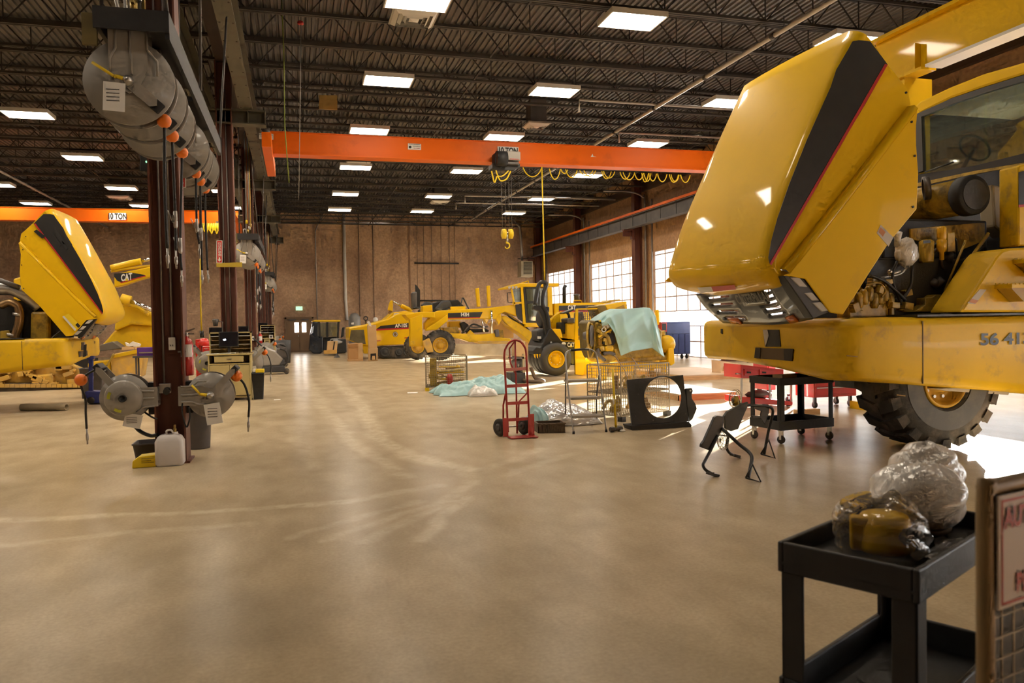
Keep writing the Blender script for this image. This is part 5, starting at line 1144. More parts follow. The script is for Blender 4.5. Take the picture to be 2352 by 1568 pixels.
# ---------------------------------------------------------------- second truck in the other bay, mirrored
SX_, SZ_ = .82, .765
def TL(p): return V((-3.86-(p[0]-5.31)*.735, 18.0+(p[1]-8.0)*SX_, SZ_*p[2]+.25))
truck2 = thing('dump_truck', 'yellow dump truck of the other bay, hood tipped open before the excavator', 'truck', (-5.5, 19.3, 0), group='dump trucks with raised hoods')
h2, b2 = build_truck(truck2, TL, False)
L2 = lambda x, y, Y=17.97: AY(x, y, Y)
for px in ([(122, 525), (126, 521), (150, 557), (146, 562)], [(128, 540), (132, 536), (156, 570), (152, 574)], [(140, 530), (144, 526), (166, 562), (162, 566)], [(118, 538), (121, 535), (140, 562), (137, 566)]): S(h2, 'vent_slot', RUBD, px, 17.963, .006)
S(h2, 'badge', BLK, [(77, 531), (84, 527), (104, 542), (97, 548)], 17.96, .004)
k = S(h2, 'maker_sticker', YLID, [(143, 727), (157, 720), (186, 748), (172, 760)], 17.86, .004); S(k, 'sticker_band', WREF, [(143, 727), (147, 725), (175, 756), (172, 760)], 17.855, .003); S(k, 'sticker_box', BLK, [(173, 746), (178, 741), (185, 748), (180, 753)], 17.855, .003)
for x_ in (7.9,): tyre(truck2, (-7.6, 17.95, .74), .74, .55, .3, None, 20, RUB, RIMY); tyre(truck2, (-7.6, 19.9, .74), .74, .55, .3, None, 20, RUB, RIMY)
MB().cyl((-7.6, 18.4, .74), (-7.6, 20, .74), .14, 14).build('axle', ENG, truck2)
MB().box((-9, 18.7, 1.5), (-5.6, 20.0, 2.25)).build('engine_block', ENG, truck2, .03)
MB().tube(bezier([L2(-40, 660, 18.6), L2(0, 663, 18.6), L2(30, 665, 18.6), L2(60, 680, 18.6), L2(90, 705, 18.7)], 6), .13, 16).build('silver_intake_pipe', ALU, truck2)
MB().tube(bezier([L2(0, 702, 18.5), L2(22, 694, 18.5), L2(42, 705, 18.5), L2(44, 740, 18.5), L2(32, 780, 18.5)], 6), .085, 16).build('exhaust_elbow', BRNZ, truck2)
for x, y in ((27, 769), (41, 722)): MB().lathe([(.09, -.03), (.10, -.02), (.10, .02), (.09, .03)], L2(x, y, 18.5), (.2, 0, 1), 18, cap=False).build('pipe_clamp', STL, truck2)
S(truck2, 'filter_housing', YELG, [(70, 715), (110, 715), (112, 782), (68, 782)], 18.6, .3, .05); S(truck2, 'bracket', YELG, [(0, 760), (20, 758), (30, 780), (0, 784)], 18.45, .2, .01)
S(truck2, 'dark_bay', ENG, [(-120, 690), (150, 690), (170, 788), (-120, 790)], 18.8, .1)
MB().tube([L2(-10, 640, 18.4), L2(45, 660, 18.4)], .05, 10).build('strut', GRYD, truck2)
MB().tube(bezier([L2(112, 783, 18.3), L2(140, 760, 18.3), L2(168, 742, 18.3)], 4), .02, 8).build('hood_strut', RUBD, truck2)
S(b2, 'latch_slot', BLK, [(193, 792), (199, 790), (198, 818), (190, 820)], 17.80, .01)
# ================================================================ machines in the middle and far part of the hall
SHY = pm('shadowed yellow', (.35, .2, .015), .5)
def seg(par, nm, mat, Y, pts, w, h=None, d=None):
    """thick bar through pixel points at depth Y"""
    q = [AY(x, y, Y) for x, y in pts]; mb = MB()
    for a, b in zip(q, q[1:]): mb.bar(a, b, h or w, w)
    return mb.build(nm, mat, par, .008)
def tubep(par, nm, mat, Y, pts, r, n=8, smooth=True):
    q = [AY(x, y, Y) for x, y in pts]; return MB().tube(bezier(q, 5) if smooth and len(q) > 2 else q, r, n).build(nm, mat, par)
def logo(par, x, y, Y, w, h, col=PAP, tri=True, slope=0):
    """white three letter maker's mark with a yellow triangle over the middle letter"""
    a, b = AY(x-w/2, y+slope, Y), AY(x+w/2, y-slope, Y); o = (a+b)/2
    hh = abs(AY(x, y-h/2, Y).z-AY(x, y+h/2, Y).z)
    t = words('CAT', col, par, o+V((0, -.012, 0)), (b-a), (0, 0, 1), hh*1.35, fit=(b-a).length, bold=.035, name='maker_mark')
    if tri:
        xd = (b-a).normalized(); q = o+V((0, -.016, 0)); MB().face([q-xd*(b-a).length*.16-V((0, 0, hh*.5)), q+xd*(b-a).length*.16-V((0, 0, hh*.5)), q+V((0, 0, -hh*.05))]).build('mark_triangle', YLID, t, recalc=False)
    return t
# ---- motor grader
GY = 33.6
g = thing('motor_grader', 'yellow motor grader with long arched frame and grey blade before the far wall', 'construction vehicle', AY(1100, 825, 34.3))
g.location.z = 0; ROOTS[g.name] = Matrix.Translation(g.location).inverted()
fr = S(g, 'main_frame', YEL, [(996, 718), (1008, 713), (1110, 708), (1130, 706), (1186, 699), (1188, 727), (1160, 716), (1146, 722), (1140, 733), (1108, 732), (1030, 734), (1000, 753), (976, 757), (976, 742)], GY, .5, .04)
st = S(fr, 'black_stripe', BLK, [(1029, 719), (1109, 716), (1103, 728), (1029, 729.5)], GY-.01, .008)
S(fr, 'red_stripe', REDS, [(1029, 729.5), (1103, 728), (1102, 730), (1029, 731.5)], GY-.01, .008)
words('143H', PAP, st, AY(1067.5, 722.5, GY-.015), (1, 0, -.03), (0, 0, 1), .22, fit=.36, bold=.035)
S(g, 'front_counterweight', YEL, [(942, 732), (969, 722), (970, 722), (971, 795), (943, 796)], GY-.4, .5, .05)
S(g, 'hood_deck', YEL, [(930, 722), (965, 716), (998, 716), (1000, 730), (970, 728), (942, 736)], GY-.2, 1.2, .03)
S(g, 'fuel_box', YEL, [(971, 702), (993, 700), (994, 716), (970, 718)], GY+.4, .6, .03)
S(g, 'toe_plate', YELW, [(943, 784), (954, 783), (955, 792), (943, 793)], GY-.5, .1)
S(g, 'yoke_arm', YEL, [(978, 755), (1003, 740), (1028, 722), (1029, 736), (1004, 757), (978, 760)], GY-.25, .2, .03)
q = AY(1007, 792, GY-.1); tyre(g, (q.x, q.y-.5, q.z), .66, .42, .34, None, 26)
q2 = AY(960, 800, GY+2.8); tyre(g, (q2.x, q2.y, .62), .62, .42, .32, None, 20)
S(g, 'wheel_fender', YELD, [(971, 783), (986, 776), (992, 790), (996, 808), (982, 810), (974, 795)], GY-.7, .12, .02)
for px in ([(1093, 662), (1101, 661), (1104, 704), (1097, 705)], [(1119, 656), (1126, 655), (1128, 703), (1121, 704)]): S(g, 'lift_cylinder_post', YEL, px, GY+.1, .2, .03)
for a, b in (((1129, 713), (1130, 765)), ((1108, 738), (1112, 762))): tubep(g, 'cylinder_rod', CHROME, GY-.15, [a, b], .05)
S(g, 'saddle_bracket', YEL, [(1106, 712), (1128, 706), (1150, 712), (1152, 735), (1146, 747), (1138, 730), (1124, 732), (1118, 744), (1108, 728)], GY+.05, .3, .03)
S(g, 'drawbar', YELW, [(1030, 765), (1060, 766), (1100, 768), (1137, 765), (1140, 774), (1172, 777), (1176, 786), (1078, 785), (1062, 779), (1034, 774)], GY+.05, .8, .03)
S(g, 'circle_gear', YELD, [(1096, 783), (1176, 783), (1172, 789), (1100, 789)], GY, 1.0, .02)
S(g, 'moldboard', pm('worn blade steel', (.36, .31, .24), .35, metal=.7, vary=.25, scale=2), [(1041, 789), (1236, 791), (1237, 815), (1060, 817), (1040, 812)], GY-.2, .12, .02)
S(g, 'hose_bundle', RUBD, [(1056, 742), (1066, 738), (1076, 745), (1080, 755), (1118, 755), (1124, 762), (1080, 764), (1064, 763)], GY+.35, .3, .05)
for i, pts in enumerate(([(1010, 752), (1018, 762), (1040, 770), (1070, 768)], [(1060, 765), (1072, 758), (1085, 745), (1100, 748), (1122, 760)], [(1066, 762), (1076, 750), (1090, 752), (1120, 750)], [(1150, 716), (1170, 725), (1190, 738), (1208, 760)], [(1148, 722), (1160, 740), (1185, 755), (1205, 770)], [(1165, 722), (1180, 735), (1200, 745), (1215, 758)])): tubep(g, 'hydraulic_hose', [YELG, RUBD, GRYD, YELG, YELG, RUBD][i], GY+.2, pts, .04)
S(g, 'swivel_drum', GRYD, [(1137, 758), (1146, 756), (1148, 772), (1139, 774)], GY-.05, .3, .03)
S(g, 'rear_frame', YELW, [(1150, 728), (1160, 724), (1192, 742), (1216, 758), (1240, 780), (1238, 800), (1222, 790), (1200, 770), (1170, 750)], GY+.1, .9, .04)
cabm = GY-.1
S(g, 'cab_roof', YEL, [(1167, 659), (1195, 650), (1284, 650), (1284, 658), (1203, 659), (1168, 663)], cabm, 1.9, .03)
S(g, 'cab_base', YEL, [(1206, 741), (1262, 741), (1262, 751), (1208, 751)], cabm, 1.7, .03)
for px in ([(1173, 662), (1177, 662), (1184, 700), (1181, 702)], [(1196, 659), (1201, 659), (1208, 744), (1202, 744)], [(1176, 694), (1198, 693), (1198, 697), (1178, 698)]): S(g, 'cab_post', YEL, px, cabm, .1)
S(g, 'door_frame', BLK, [(1203, 659), (1239, 659), (1240, 743), (1209, 743)], cabm+.06, .03)
S(g, 'door_glass', GLASSG, [(1208, 663), (1234, 662), (1235, 691), (1211, 691)], cabm+.02, .02); S(g, 'door_glass', GLASSG, [(1211, 697), (1235, 697), (1236, 736), (1214, 736)], cabm+.02, .02)
S(g, 'front_glass', GLASSG, [(1174, 664), (1197, 661), (1199, 693), (1180, 695)], cabm+.04, .02)
S(g, 'lower_front_glass', BLK, [(1184, 700), (1198, 698), (1202, 740), (1190, 732), (1186, 722)], cabm+.05, .03)
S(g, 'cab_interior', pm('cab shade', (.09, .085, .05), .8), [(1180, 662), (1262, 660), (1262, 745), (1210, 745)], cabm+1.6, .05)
S(g, 'rear_post', YEL, [(1258, 659), (1268, 659), (1270, 724), (1260, 724)], cabm, .5, .02)
S(g, 'rear_glass', GLASSG, [(1240, 662), (1257, 662), (1258, 722), (1241, 735)], cabm+.05, .02)
MB().tube([AY(*p, cabm-.1) for p in ((1173, 672), (1165, 672), (1167, 694), (1177, 695))], .02, 6).build('mirror_frame', BLK, g)
for i in range(3): MB().cyl(AY(1170+i*8, 660, cabm-.06), AY(1170+i*8, 660, cabm), .06, 10).build('work_lamp', LENS, g)
tubep(g, 'antenna_bracket', YEL, cabm+.3, [(1196, 651), (1208, 647), (1213, 645), (1214, 650)], .03, 6)
hd = S(g, 'engine_hood', YEL, [(1273, 697), (1283, 696), (1400, 694), (1440, 692), (1440, 725), (1404, 762), (1280, 760), (1273, 740)], GY+.2, 1.6, .05)
S(hd, 'black_stripe', BLK, [(1284, 702), (1440, 699), (1440, 713), (1284, 713)], GY+.19, .01); S(hd, 'red_stripe', REDS, [(1284, 713), (1440, 713), (1440, 715), (1284, 716)], GY+.19, .01)
logo(hd, 1313, 707, GY+.18, 18, 11)
mb = MB()
for i in range(5): mb.prism([AY(1345+i*6, 702, GY+.185), AY(1348+i*6, 702, GY+.185), AY(1348+i*6, 712, GY+.185), AY(1345+i*6, 712, GY+.185)], (0, .01, 0))
mb.build('vent_slots', GRYD, hd)
MB().tube([AY(1296, 696, GY+1), AY(1296, 661, GY+1), AY(1299, 655, GY+1)], .085, 12).build('exhaust_stack', BLK, g)
a = AY(1324.5, 690, GY+1.1); MB().lathe([(.001, 0), (.13, 0), (.13, .22), (.16, .25), (.14, .30), (.001, .32)], a, n=18, cap=False).build('precleaner', GRYD, g)
MB().tube([AY(1318, 696, GY+.6), AY(1318, 690, GY+.6), AY(1335, 690, GY+.6), AY(1336, 696, GY+.6)], .03, 6).build('grab_rail', YEL, g)
q = AY(1330, 800, GY+.2); tyre(g, (q.x, GY+.1, .68), .68, .45, .34, None, 22)
q = AY(1410, 800, GY+.2); tyre(g, (q.x, GY+.1, .68), .68, .45, .34, None, 22)
MB().box(tuple(V((AY(1260, 770, GY).x, GY+.6, .7))), tuple(V((AY(1430, 770, GY).x, GY+1.6, 1.3)))).build('tandem_case', YELW, g, .05)
for nm, mt, px, yy, dd in (('pump_box', YELW, [(1030, 738), (1058, 737), (1060, 752), (1032, 756)], .5, .5), ('valve_bank', YELG, [(1018, 752), (1052, 750), (1056, 765), (1020, 766)], .3, .5), ('side_bracket', YELW, [(1000, 757), (1030, 764), (1058, 758), (1060, 778), (1030, 778), (1002, 770)], .4, .3), ('link_plate', YELW, [(1070, 768), (1080, 757), (1092, 768)], .2, .2), ('circle_drive', YELG, [(1140, 757), (1156, 757), (1158, 776), (1140, 776)], .4, .4), ('tan_panel', CARDL, [(1118, 742), (1145, 735), (1180, 760), (1180, 776), (1150, 776)], 1.4, .1)): S(g, nm, mt, px, GY+yy, dd, .03)
# ---- asphalt paver
PY = 38.4
p = thing('asphalt_paver', 'yellow tracked asphalt paver with round emblem beside the cardboard boxes', 'construction vehicle', (AY(900, 800, PY).x, PY+1.5, 0))
bd = S(p, 'body_side', YEL, [(801, 752), (846, 745), (891, 733), (904, 724), (923, 718), (948, 716), (968, 726), (969, 795), (940, 790), (866, 794), (838, 794), (802, 782)], PY, 2.6, .06)
sp_ = S(bd, 'black_stripe', BLK, [(864.6, 755), (874, 748.5), (940, 741), (940.5, 752)], PY-.01, .01); S(bd, 'red_stripe', REDS, [(864, 755), (940.5, 752), (940.5, 755), (864, 759)], PY-.01, .01)
words('AP-105', PAP, sp_, AY(921.5, 747.8, PY-.02), (1, 0, .03), (0, 0, 1), .24, fit=.60, bold=.035)
S(bd, 'smoke_stain', pm('soot stain', (.12, .10, .05), .7, vary=.4, scale=3), [(806, 758), (836, 757), (840, 790), (822, 788), (803, 780)], PY-.012, .008)
em = S(bd, 'round_emblem', GRYD, circ(908, 767.6, 6), PY-.015, .01); S(em, 'emblem_ring', WREF, circ(908, 767.6, 5), PY-.02, .008); S(em, 'emblem_core', BRNZ, circ(908, 767.6, 3.6), PY-.025, .008)
for px in ((864, 782, 874), (929, 775, 941)): S(bd, 'red_reflector', REDS, [(px[0], px[1]), (px[2], px[1]-.8), (px[2], px[1]+1), (px[0], px[1]+1.8)], PY-.015, .01)
S(p, 'upper_cowl', YEL, [(870, 745), (880, 738), (904, 717), (930, 714), (948, 716), (912, 734), (893, 745)], PY+.3, 1.8, .04)
S(p, 'cowl_vent', WREF, [(905, 719), (917, 718), (917, 724), (904, 724)], PY+.28, .02)
S(p, 'muffler', GRYD, [(946, 671), (958, 669), (958, 710), (946, 711)], PY+.5, .45, .08)
S(p, 'stack_plate', BLK, [(954, 653), (957, 655), (965, 666), (965, 706), (955, 708)], PY+.9, .1)
MB().lathe([(.001, 0), (.2, .02), (.22, .08), (.1, .12), (.001, .12)], AY(958, 710, PY+.4), n=18, cap=False).build('rain_cap', BLK, p)
S(p, 'arm_post', YELW, [(891, 712), (893, 702), (897, 690), (902, 689), (903, 700), (902, 716)], PY+1.2, .25, .03)
tubep(p, 'arm_rod', CHROME, PY+1.3, [(903, 692), (921, 703)], .04); tubep(p, 'arm_cylinder', YEL, PY+1.3, [(921, 702), (938, 710), (944, 716)], .11); S(p, 'arm_knuckle', BRNZ, circ(896, 717, 4), PY+1.1, .2)
S(p, 'operator_deck', BLK, [(965, 712), (985, 698), (1005, 692), (1030, 690), (1052, 688), (1075, 712), (1075, 718), (965, 720)], PY+2.2, .9, .05)
S(p, 'operator_seat', BLKP, [(1000, 709), (1018, 690), (1032, 689), (1040, 704), (1020, 712)], PY+1.6, .5, .06); S(p, 'operator_seat', BLKP, [(968, 700), (980, 692), (992, 695), (996, 704), (972, 708)], PY+1.6, .5, .06)
MB().tube([AY(*q_, PY+1.5) for q_ in ((1015, 712), (1058, 702), (1062, 684), (1064, 684), (1078, 712))], .04, 6).build('deck_rail', BLK, p)
S(p, 'deck_box', YEL, [(1035, 704), (1070, 703), (1070, 722), (1035, 722)], PY+1.4, .8, .04)
S(p, 'front_hopper_lip', YELW, [(832, 790), (848, 790), (848, 812), (836, 812)], PY+.1, 2.2, .03)
tk = thing  # tracks
for yy in (PY+.02, PY+2.0):
    pts = circ(882, 808, 17, 14, 12, 90, 270)+circ(952, 812, 11, 10, 10, -90, 90)
    t = S(p, 'track', RUB, pts, yy, .5, .03)
    for cx, r in ((884, 11), (916, 8), (935, 8)):
        c = AY(cx, 808.5, yy); k = MB().lathe([(.001, -.05), (r/47*.45, -.05), (r/47*.55, -.02), (r/47*.8, -.06), (r/47, -.05), (r/47, .1)], c, (0, 1, 0), 24, cap=False).build('road_wheel', BLKP, t)
S(p, 'track_frame', BLK, [(868, 796), (950, 792), (952, 804), (870, 806)], PY+.05, .4)
# ---- boxes, tank and cab near the far wall
def cardbox(pts, Y, d, lab, mat=CARD, name='cardboard_box', cat='box'):
    xs = [q[0] for q in pts]; ys = [q[1] for q in pts]; c = AY(sum(xs)/len(xs), max(ys), Y); t = thing(name, lab, cat, (c.x, Y+d/2, max(0, c.z)), group='cardboard boxes by the paver')
    b = S(t, 'box_body', mat, pts, Y, d, .01); return t
t = cardbox([(800, 790), (833, 788), (834, 824), (801, 826)], 37.0, .7, 'tall brown cardboard box on a pallet, in front of the paver nose')
S(t, 'flap_panel', pm('darker cardboard', (.36, .19, .07), .85), [(800, 790), (821, 788.5), (821, 799), (800, 800)], 36.98, .01); S(t, 'side_panel', CARDL, [(823, 789), (833, 788), (834, 824), (823, 825)], 36.98, .01)
pl_ = thing('pallet', 'low wooden pallet under the tall brown box by the paver', 'pallet', (AY(812, 828, 36.9).x, 37.2, 0)); S(pl_, 'pallet_deck', WOOD, [(799, 825), (834, 824), (834, 830), (799, 831)], 36.9, .8)
t = cardbox([(844, 746), (864, 746), (866, 800), (847, 802)], 36.9, .25, 'tall narrow cardboard panel standing against the paver side', CARDL, 'cardboard_sheet', 'cardboard')
S(t, 'crumpled_wrap', PAP, [(843, 739), (848, 737), (852, 743), (853, 750), (848, 748)], 36.88, .1)
t = cardbox([(847, 801), (868, 799), (868, 828), (847, 829)], 36.6, .4, 'open cardboard carton with dark inside below the narrow panel', CARDL)
S(t, 'dark_opening', BLK, [(851, 812), (864, 811), (864, 826), (851, 827)], 36.58, .01); S(t, 'bottle_inside', CARDL, [(855, 817), (861, 817), (862, 826), (854, 826)], 36.56, .02)
t = cardbox([(753, 784), (776, 783), (774, 803), (751, 804)], 44.5, .6, 'tan cardboard box leaning on another before the removed cab', CARDL); 
S(t, 'tape_stripe', BLK, [(767, 784), (770, 784), (767, 803), (764, 803)], 44.48, .01)
cardbox([(744, 805), (774, 803), (774, 812), (744, 813)], 44.2, .6, 'flat tan cardboard box on the floor before the removed cab', pm('orange cardboard', (.55, .32, .08), .8))
t = thing('floor_cone', 'small dark funnel standing alone on the floor before the cab', 'funnel', AZ(774, 821)); q = AZ(774, 821); MB().lathe([(.001, 0), (.16, 0), (.15, .03), (.05, .17), (.05, .22), (.001, .22)], q, n=16, cap=False).build('funnel_body', GRYD, t)
k = thing('machine_cab', 'removed dark glass machine cab with yellow roof standing by the exit door', 'cab', (AY(745, 805, 48).x, 48.6, 0))
KY = 48.0
S(k, 'cab_roof', YELW, [(716, 737), (725, 734.5), (782, 734.5), (782, 739), (717, 739)], KY, 1.5, .04)
S(k, 'cab_shell', pm('deep blue black panel', (.012, .018, .028), .25, coat=.5), [(718, 739), (732, 739), (732, 770), (742, 774), (742, 808), (735, 812), (720, 812), (709, 803), (712, 770)], KY, 1.4, .05)
S(k, 'rear_shell', BLKM, [(742, 775), (778, 773), (782, 790), (780, 806), (742, 806)], KY+.3, 1.0, .04)
for px in ([(730, 739), (735, 739), (737, 775), (732, 775)], [(749, 740), (754, 740), (754, 775), (749, 775)], [(775, 739), (780, 739), (778, 775), (774, 775)]): S(k, 'cab_post', BLK, px, KY, .12)
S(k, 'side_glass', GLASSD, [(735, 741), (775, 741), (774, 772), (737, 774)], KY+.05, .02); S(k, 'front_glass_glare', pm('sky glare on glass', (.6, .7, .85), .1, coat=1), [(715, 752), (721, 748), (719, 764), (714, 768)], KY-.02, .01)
S(k, 'seat_shell', BLKM, [(786, 752), (792, 750), (790, 772), (783, 776)], KY, .3, .05)
t = thing('parts_heap_cover', 'grey plastic cover draped on dark parts behind the leaning box', 'cover', AY(775, 805, 46)); MB().grid(blob(AY(772, 785, 46.3), (.42, .4, .22), .2, seed=4), 20, 12).build('cover_sheet', pm('grey sheet', (.28, .27, .26), .5), t); S(t, 'dark_parts', BLKM, [(760, 780), (795, 778), (797, 808), (790, 811), (762, 812)], 46.0, .7, .06)
t = thing('air_tank', 'grey domed air tank standing behind the paver nose', 'tank', (AY(815, 760, 50).x, 50, 0)); xx = AY(815, 760, 50).x; MB().lathe([(.001, 0), (.36, .05), (.38, .2), (.38, 1.95), (.36, 2.2), (.2, 2.4), (.001, 2.44)], (xx, 50, 0), n=24, cap=False).build('tank_shell', pm('grey tank paint', (.24, .23, .22), .45), t); S(t, 'tank_label', PAP, [(807, 741), (813, 740), (813, 745), (807, 745)], 49.6, .02)
t = thing('wall_gauge', 'round white gauge and dark valves standing behind the paver', 'gauge', AY(862, 734, 50)); MB().lathe([(.001, 0), (.16, 0), (.16, .06)], AY(862.5, 734, 49.9), (0, 1, 0), 20, cap=True).build('dial', PAP, t); MB().tube([AY(862, 740, 49.95), AY(862, 760, 49.95), AY(840, 760, 49.95), AY(840, 735, 49.95)], .05, 8).build('gauge_pipe', BRNZ, t); MB().torus(AY(840, 731, 49.9), .12, .03, (0, 1, 0), 16, 6).build('hand_wheel', BLK, t)
# ---- pneumatic tyre roller
RY = 22.8
r_ = thing('tyre_roller', 'compact yellow and black multi tyre roller with tall black roll bar', 'construction vehicle', (AY(1300, 850, RY).x, RY+.9, 0))
c = AY(1277, 825, RY-.15)
for i in range(4): q = V((c.x-.24*i*.55, c.y+.38*i, .52)); tyre(r_, (c.x+.02*i, RY-.2+.42*i, .53), .53, .34, .27, None, 0, pm('smooth tyre rubber', (.045, .042, .04), .6, vary=.15), YEL)
S(r_, 'black_frame', BLK, [(1234, 800), (1244, 795), (1262, 755), (1268, 754), (1290, 782), (1325, 784), (1330, 800), (1330, 838), (1312, 838), (1300, 812), (1280, 800), (1262, 800), (1245, 808)], RY, 1.5, .03)
S(r_, 'scraper_rack', BLKM, [(1224, 806), (1232, 797), (1248, 800), (1246, 812), (1225, 814)], RY-.1, 1.5, .02)
mb = MB()
for i in range(4): mb.prism([AY(1226+i*6, 813, RY-.12), AY(1230+i*6, 813, RY-.12), AY(1230+i*6, 823, RY-.12), AY(1228+i*6, 820, RY-.12)], (0, .04, 0))
mb.build('scraper_teeth', YEL, r_)
S(r_, 'body_deck', YEL, [(1268, 756), (1288, 755), (1294, 780), (1332, 780), (1332, 784), (1290, 784), (1284, 776)], RY-.02, 1.5, .03)
for yy in (RY+.1, RY+1.3): MB().tube(bezier([AY(x, y, yy) for x, y in ((1262, 757), (1256, 720), (1247, 700), (1249, 672), (1255, 655), (1251, 648), (1240, 650), (1234, 668), (1229, 700))], 6), .065, 10).build('roll_bar', BLK, r_)
S(r_, 'roll_bar_base', BLK, [(1226, 702), (1236, 700), (1262, 705), (1262, 716), (1252, 718), (1266, 760), (1268, 795), (1256, 795), (1250, 740), (1240, 715), (1226, 710)], RY+.1, .2, .02)
mb = MB(); mb.grid(blob(AY(1243, 731, RY+.6), (.16, .28, .30), .05, seed=1), 20, 12); mb.build('seat_back', BLKP, r_)
S(r_, 'seat_pedestal', BLKP, [(1234, 758), (1248, 755), (1260, 765), (1261, 785), (1236, 784)], RY+.3, .7, .06)
S(r_, 'pedestal_label', PAP, [(1234.5, 772), (1243, 772), (1243, 778), (1234.5, 778)], RY+.28, .01)
S(r_, 'pedestal_foot', BLK, [(1242, 785), (1258, 785), (1260, 796), (1246, 796)], RY+.3, .6)
S(r_, 'mid_yellow_panel', YEL, [(1262, 735), (1272, 729), (1288, 715), (1288, 752), (1268, 753)], RY+.9, .3, .03)
tubep(r_, 'hand_rail', YEL, RY+.7, [(1266, 740), (1272, 728), (1287, 717), (1306, 718), (1307, 740)], .03, smooth=False); tubep(r_, 'steering_column', BLKM, RY+.4, [(1308, 735), (1306, 722), (1300, 716)], .045)
a, b = AY(1294, 719, RY+.3), AY(1318, 711, RY+.5); S(r_, 'steering_wheel', BLK, [(1294, 718), (1318, 709), (1321, 711), (1309, 717), (1296, 721)], RY+.3, .4, .02)
S(r_, 'console', GRYD, [(1302, 731), (1321, 729), (1321, 742), (1303, 742)], RY+.2, .6, .04); S(r_, 'console_post', YELW, [(1303, 742), (1321, 742), (1321, 781), (1303, 780)], RY+.3, .4, .02); S(r_, 'battery_box', BLKM, [(1287, 740), (1302, 740), (1302, 768), (1294, 765), (1287, 752)], RY+.5, .5, .04)
S(r_, 'corner_post', YEL, [(1324, 709), (1328, 709), (1328, 784), (1320, 784)], RY-.04, .1); S(r_, 'top_rail', YEL, [(1326, 708), (1372, 707), (1372, 710), (1326, 711)], RY-.04, .1)
mg = MB()
for i in range(9): mg.tube([AY(1334+i*5, 715, RY+.3), AY(1334+i*5, 745, RY+.3)], .012, 4)
for i in range(6): mg.tube([AY(1332, 716+i*5, RY+.3), AY(1378, 715+i*5, RY+.3)], .012, 4)
mg.build('guard_mesh', GRYD, r_)
S(r_, 'rear_seat', GRYD, [(1330, 716), (1340, 714), (1344, 735), (1334, 750), (1328, 748)], RY+.6, .5, .06)
S(r_, 'side_plate', YEL, [(1320, 782), (1336, 780), (1342, 800), (1346, 824), (1340, 862), (1322, 860)], RY-.06, .12, .01)
S(r_, 'rear_side_plate', YEL, [(1342, 822), (1352, 822), (1370, 824), (1376, 840), (1376, 866), (1340, 866)], RY+.2, .2, .02)
logo(r_, 1311, 792, RY-.02, 16, 10); em = S(r_, 'round_decal', PAP, circ(1295, 790, 5), RY-.02, .01); S(em, 'decal_band', BLK, [(1290, 791), (1300, 791), (1299, 793), (1291, 793)], RY-.03, .008)
mb = MB()
for x, y in ((1266, 786), (1266, 795)): mb.cyl(AY(x, y, RY-.03), AY(x, y, RY), .03, 8)
mb.build('frame_bolts', WREF, r_)
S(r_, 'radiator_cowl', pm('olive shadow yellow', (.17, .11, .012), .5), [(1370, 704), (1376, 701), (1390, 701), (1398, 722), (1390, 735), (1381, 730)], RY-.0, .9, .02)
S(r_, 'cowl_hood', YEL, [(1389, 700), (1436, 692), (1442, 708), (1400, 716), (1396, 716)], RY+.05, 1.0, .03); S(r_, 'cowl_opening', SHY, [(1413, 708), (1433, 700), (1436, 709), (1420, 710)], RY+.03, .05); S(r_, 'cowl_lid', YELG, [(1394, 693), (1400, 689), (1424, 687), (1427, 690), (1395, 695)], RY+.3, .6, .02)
S(r_, 'rear_frame_plate', YEL, [(1396, 826), (1458, 824), (1458, 860), (1400, 866)], RY+.8, .12, .02); S(r_, 'rear_bumper', YEL, [(1456, 846), (1520, 842), (1522, 852), (1456, 856)], RY+.8, .25, .02)
S(r_, 'rear_column', YEL, [(1504, 822), (1530, 822), (1530, 862), (1510, 862)], RY+.7, .2, .02); S(r_, 'rear_tyre_edge', RUB, [(1470, 832), (1474, 826), (1478, 832), (1478, 847), (1470, 847)], RY+.9, .2)
S(r_, 'corner_stake', YEL, [(1508, 712), (1513, 711), (1514, 745), (1510, 746)], RY, .12)
# ---- diesel engine on a stand under the teal sheet
EY = 20.4
e = thing('diesel_engine', 'greasy yellow diesel engine with big fan pulley, half covered by a teal sheet', 'engine', (AY(1440, 800, EY).x, EY+.6, .5))
S(e, 'engine_block', YELG, [(1372, 740), (1392, 738), (1500, 740), (1522, 760), (1522, 818), (1500, 820), (1420, 826), (1392, 836), (1376, 820)], EY+.1, 1.2, .05)
S(e, 'timing_cover', pm('dark greasy olive', (.12, .085, .02), .5, vary=.3, scale=6), [(1350, 742), (1356, 735), (1380, 737), (1384, 800), (1378, 822), (1364, 824), (1354, 800)], EY+.3, .8, .05)
c = AY(1352, 770, EY+.1)
mb = MB(); mb.torus(AY(1354, 771, EY-.02), .36, .035, (.85, -.5, 0), 28, 8); mb.torus(AY(1353, 771, EY-.04), .22, .025, (.85, -.5, 0), 24, 8); mb.lathe([(.36, .03), (.001, .03)], AY(1354, 771, EY-.02), (-.85, .5, 0), 24, cap=False); mb.build('fan_pulley', YELG, e)
MB().lathe([(.001, -.12), (.10, -.1), (.13, 0), (.13, .1), (.30, .12), (.30, .16), (.001, .16)], AY(1348, 771, EY-.08), (.85, -.5, 0), 24, cap=False).build('fan_hub', GRYD, e)
mb = MB(); mb.tube(bezier([AY(x, y, EY+.15) for x, y in ((1358, 742), (1366, 760), (1365, 800), (1358, 822), (1352, 818), (1349, 796))], 5), .025, 8); mb.build('drive_belt', YELG, e)
S(e, 'starter_motor', YELW, [(1390, 794), (1410, 793), (1412, 806), (1406, 808), (1390, 808)], EY-.05, .25, .06)
S(e, 'alternator', YELG, [(1376, 795), (1389, 792), (1391, 808), (1380, 808)], EY-.05, .25, .06)
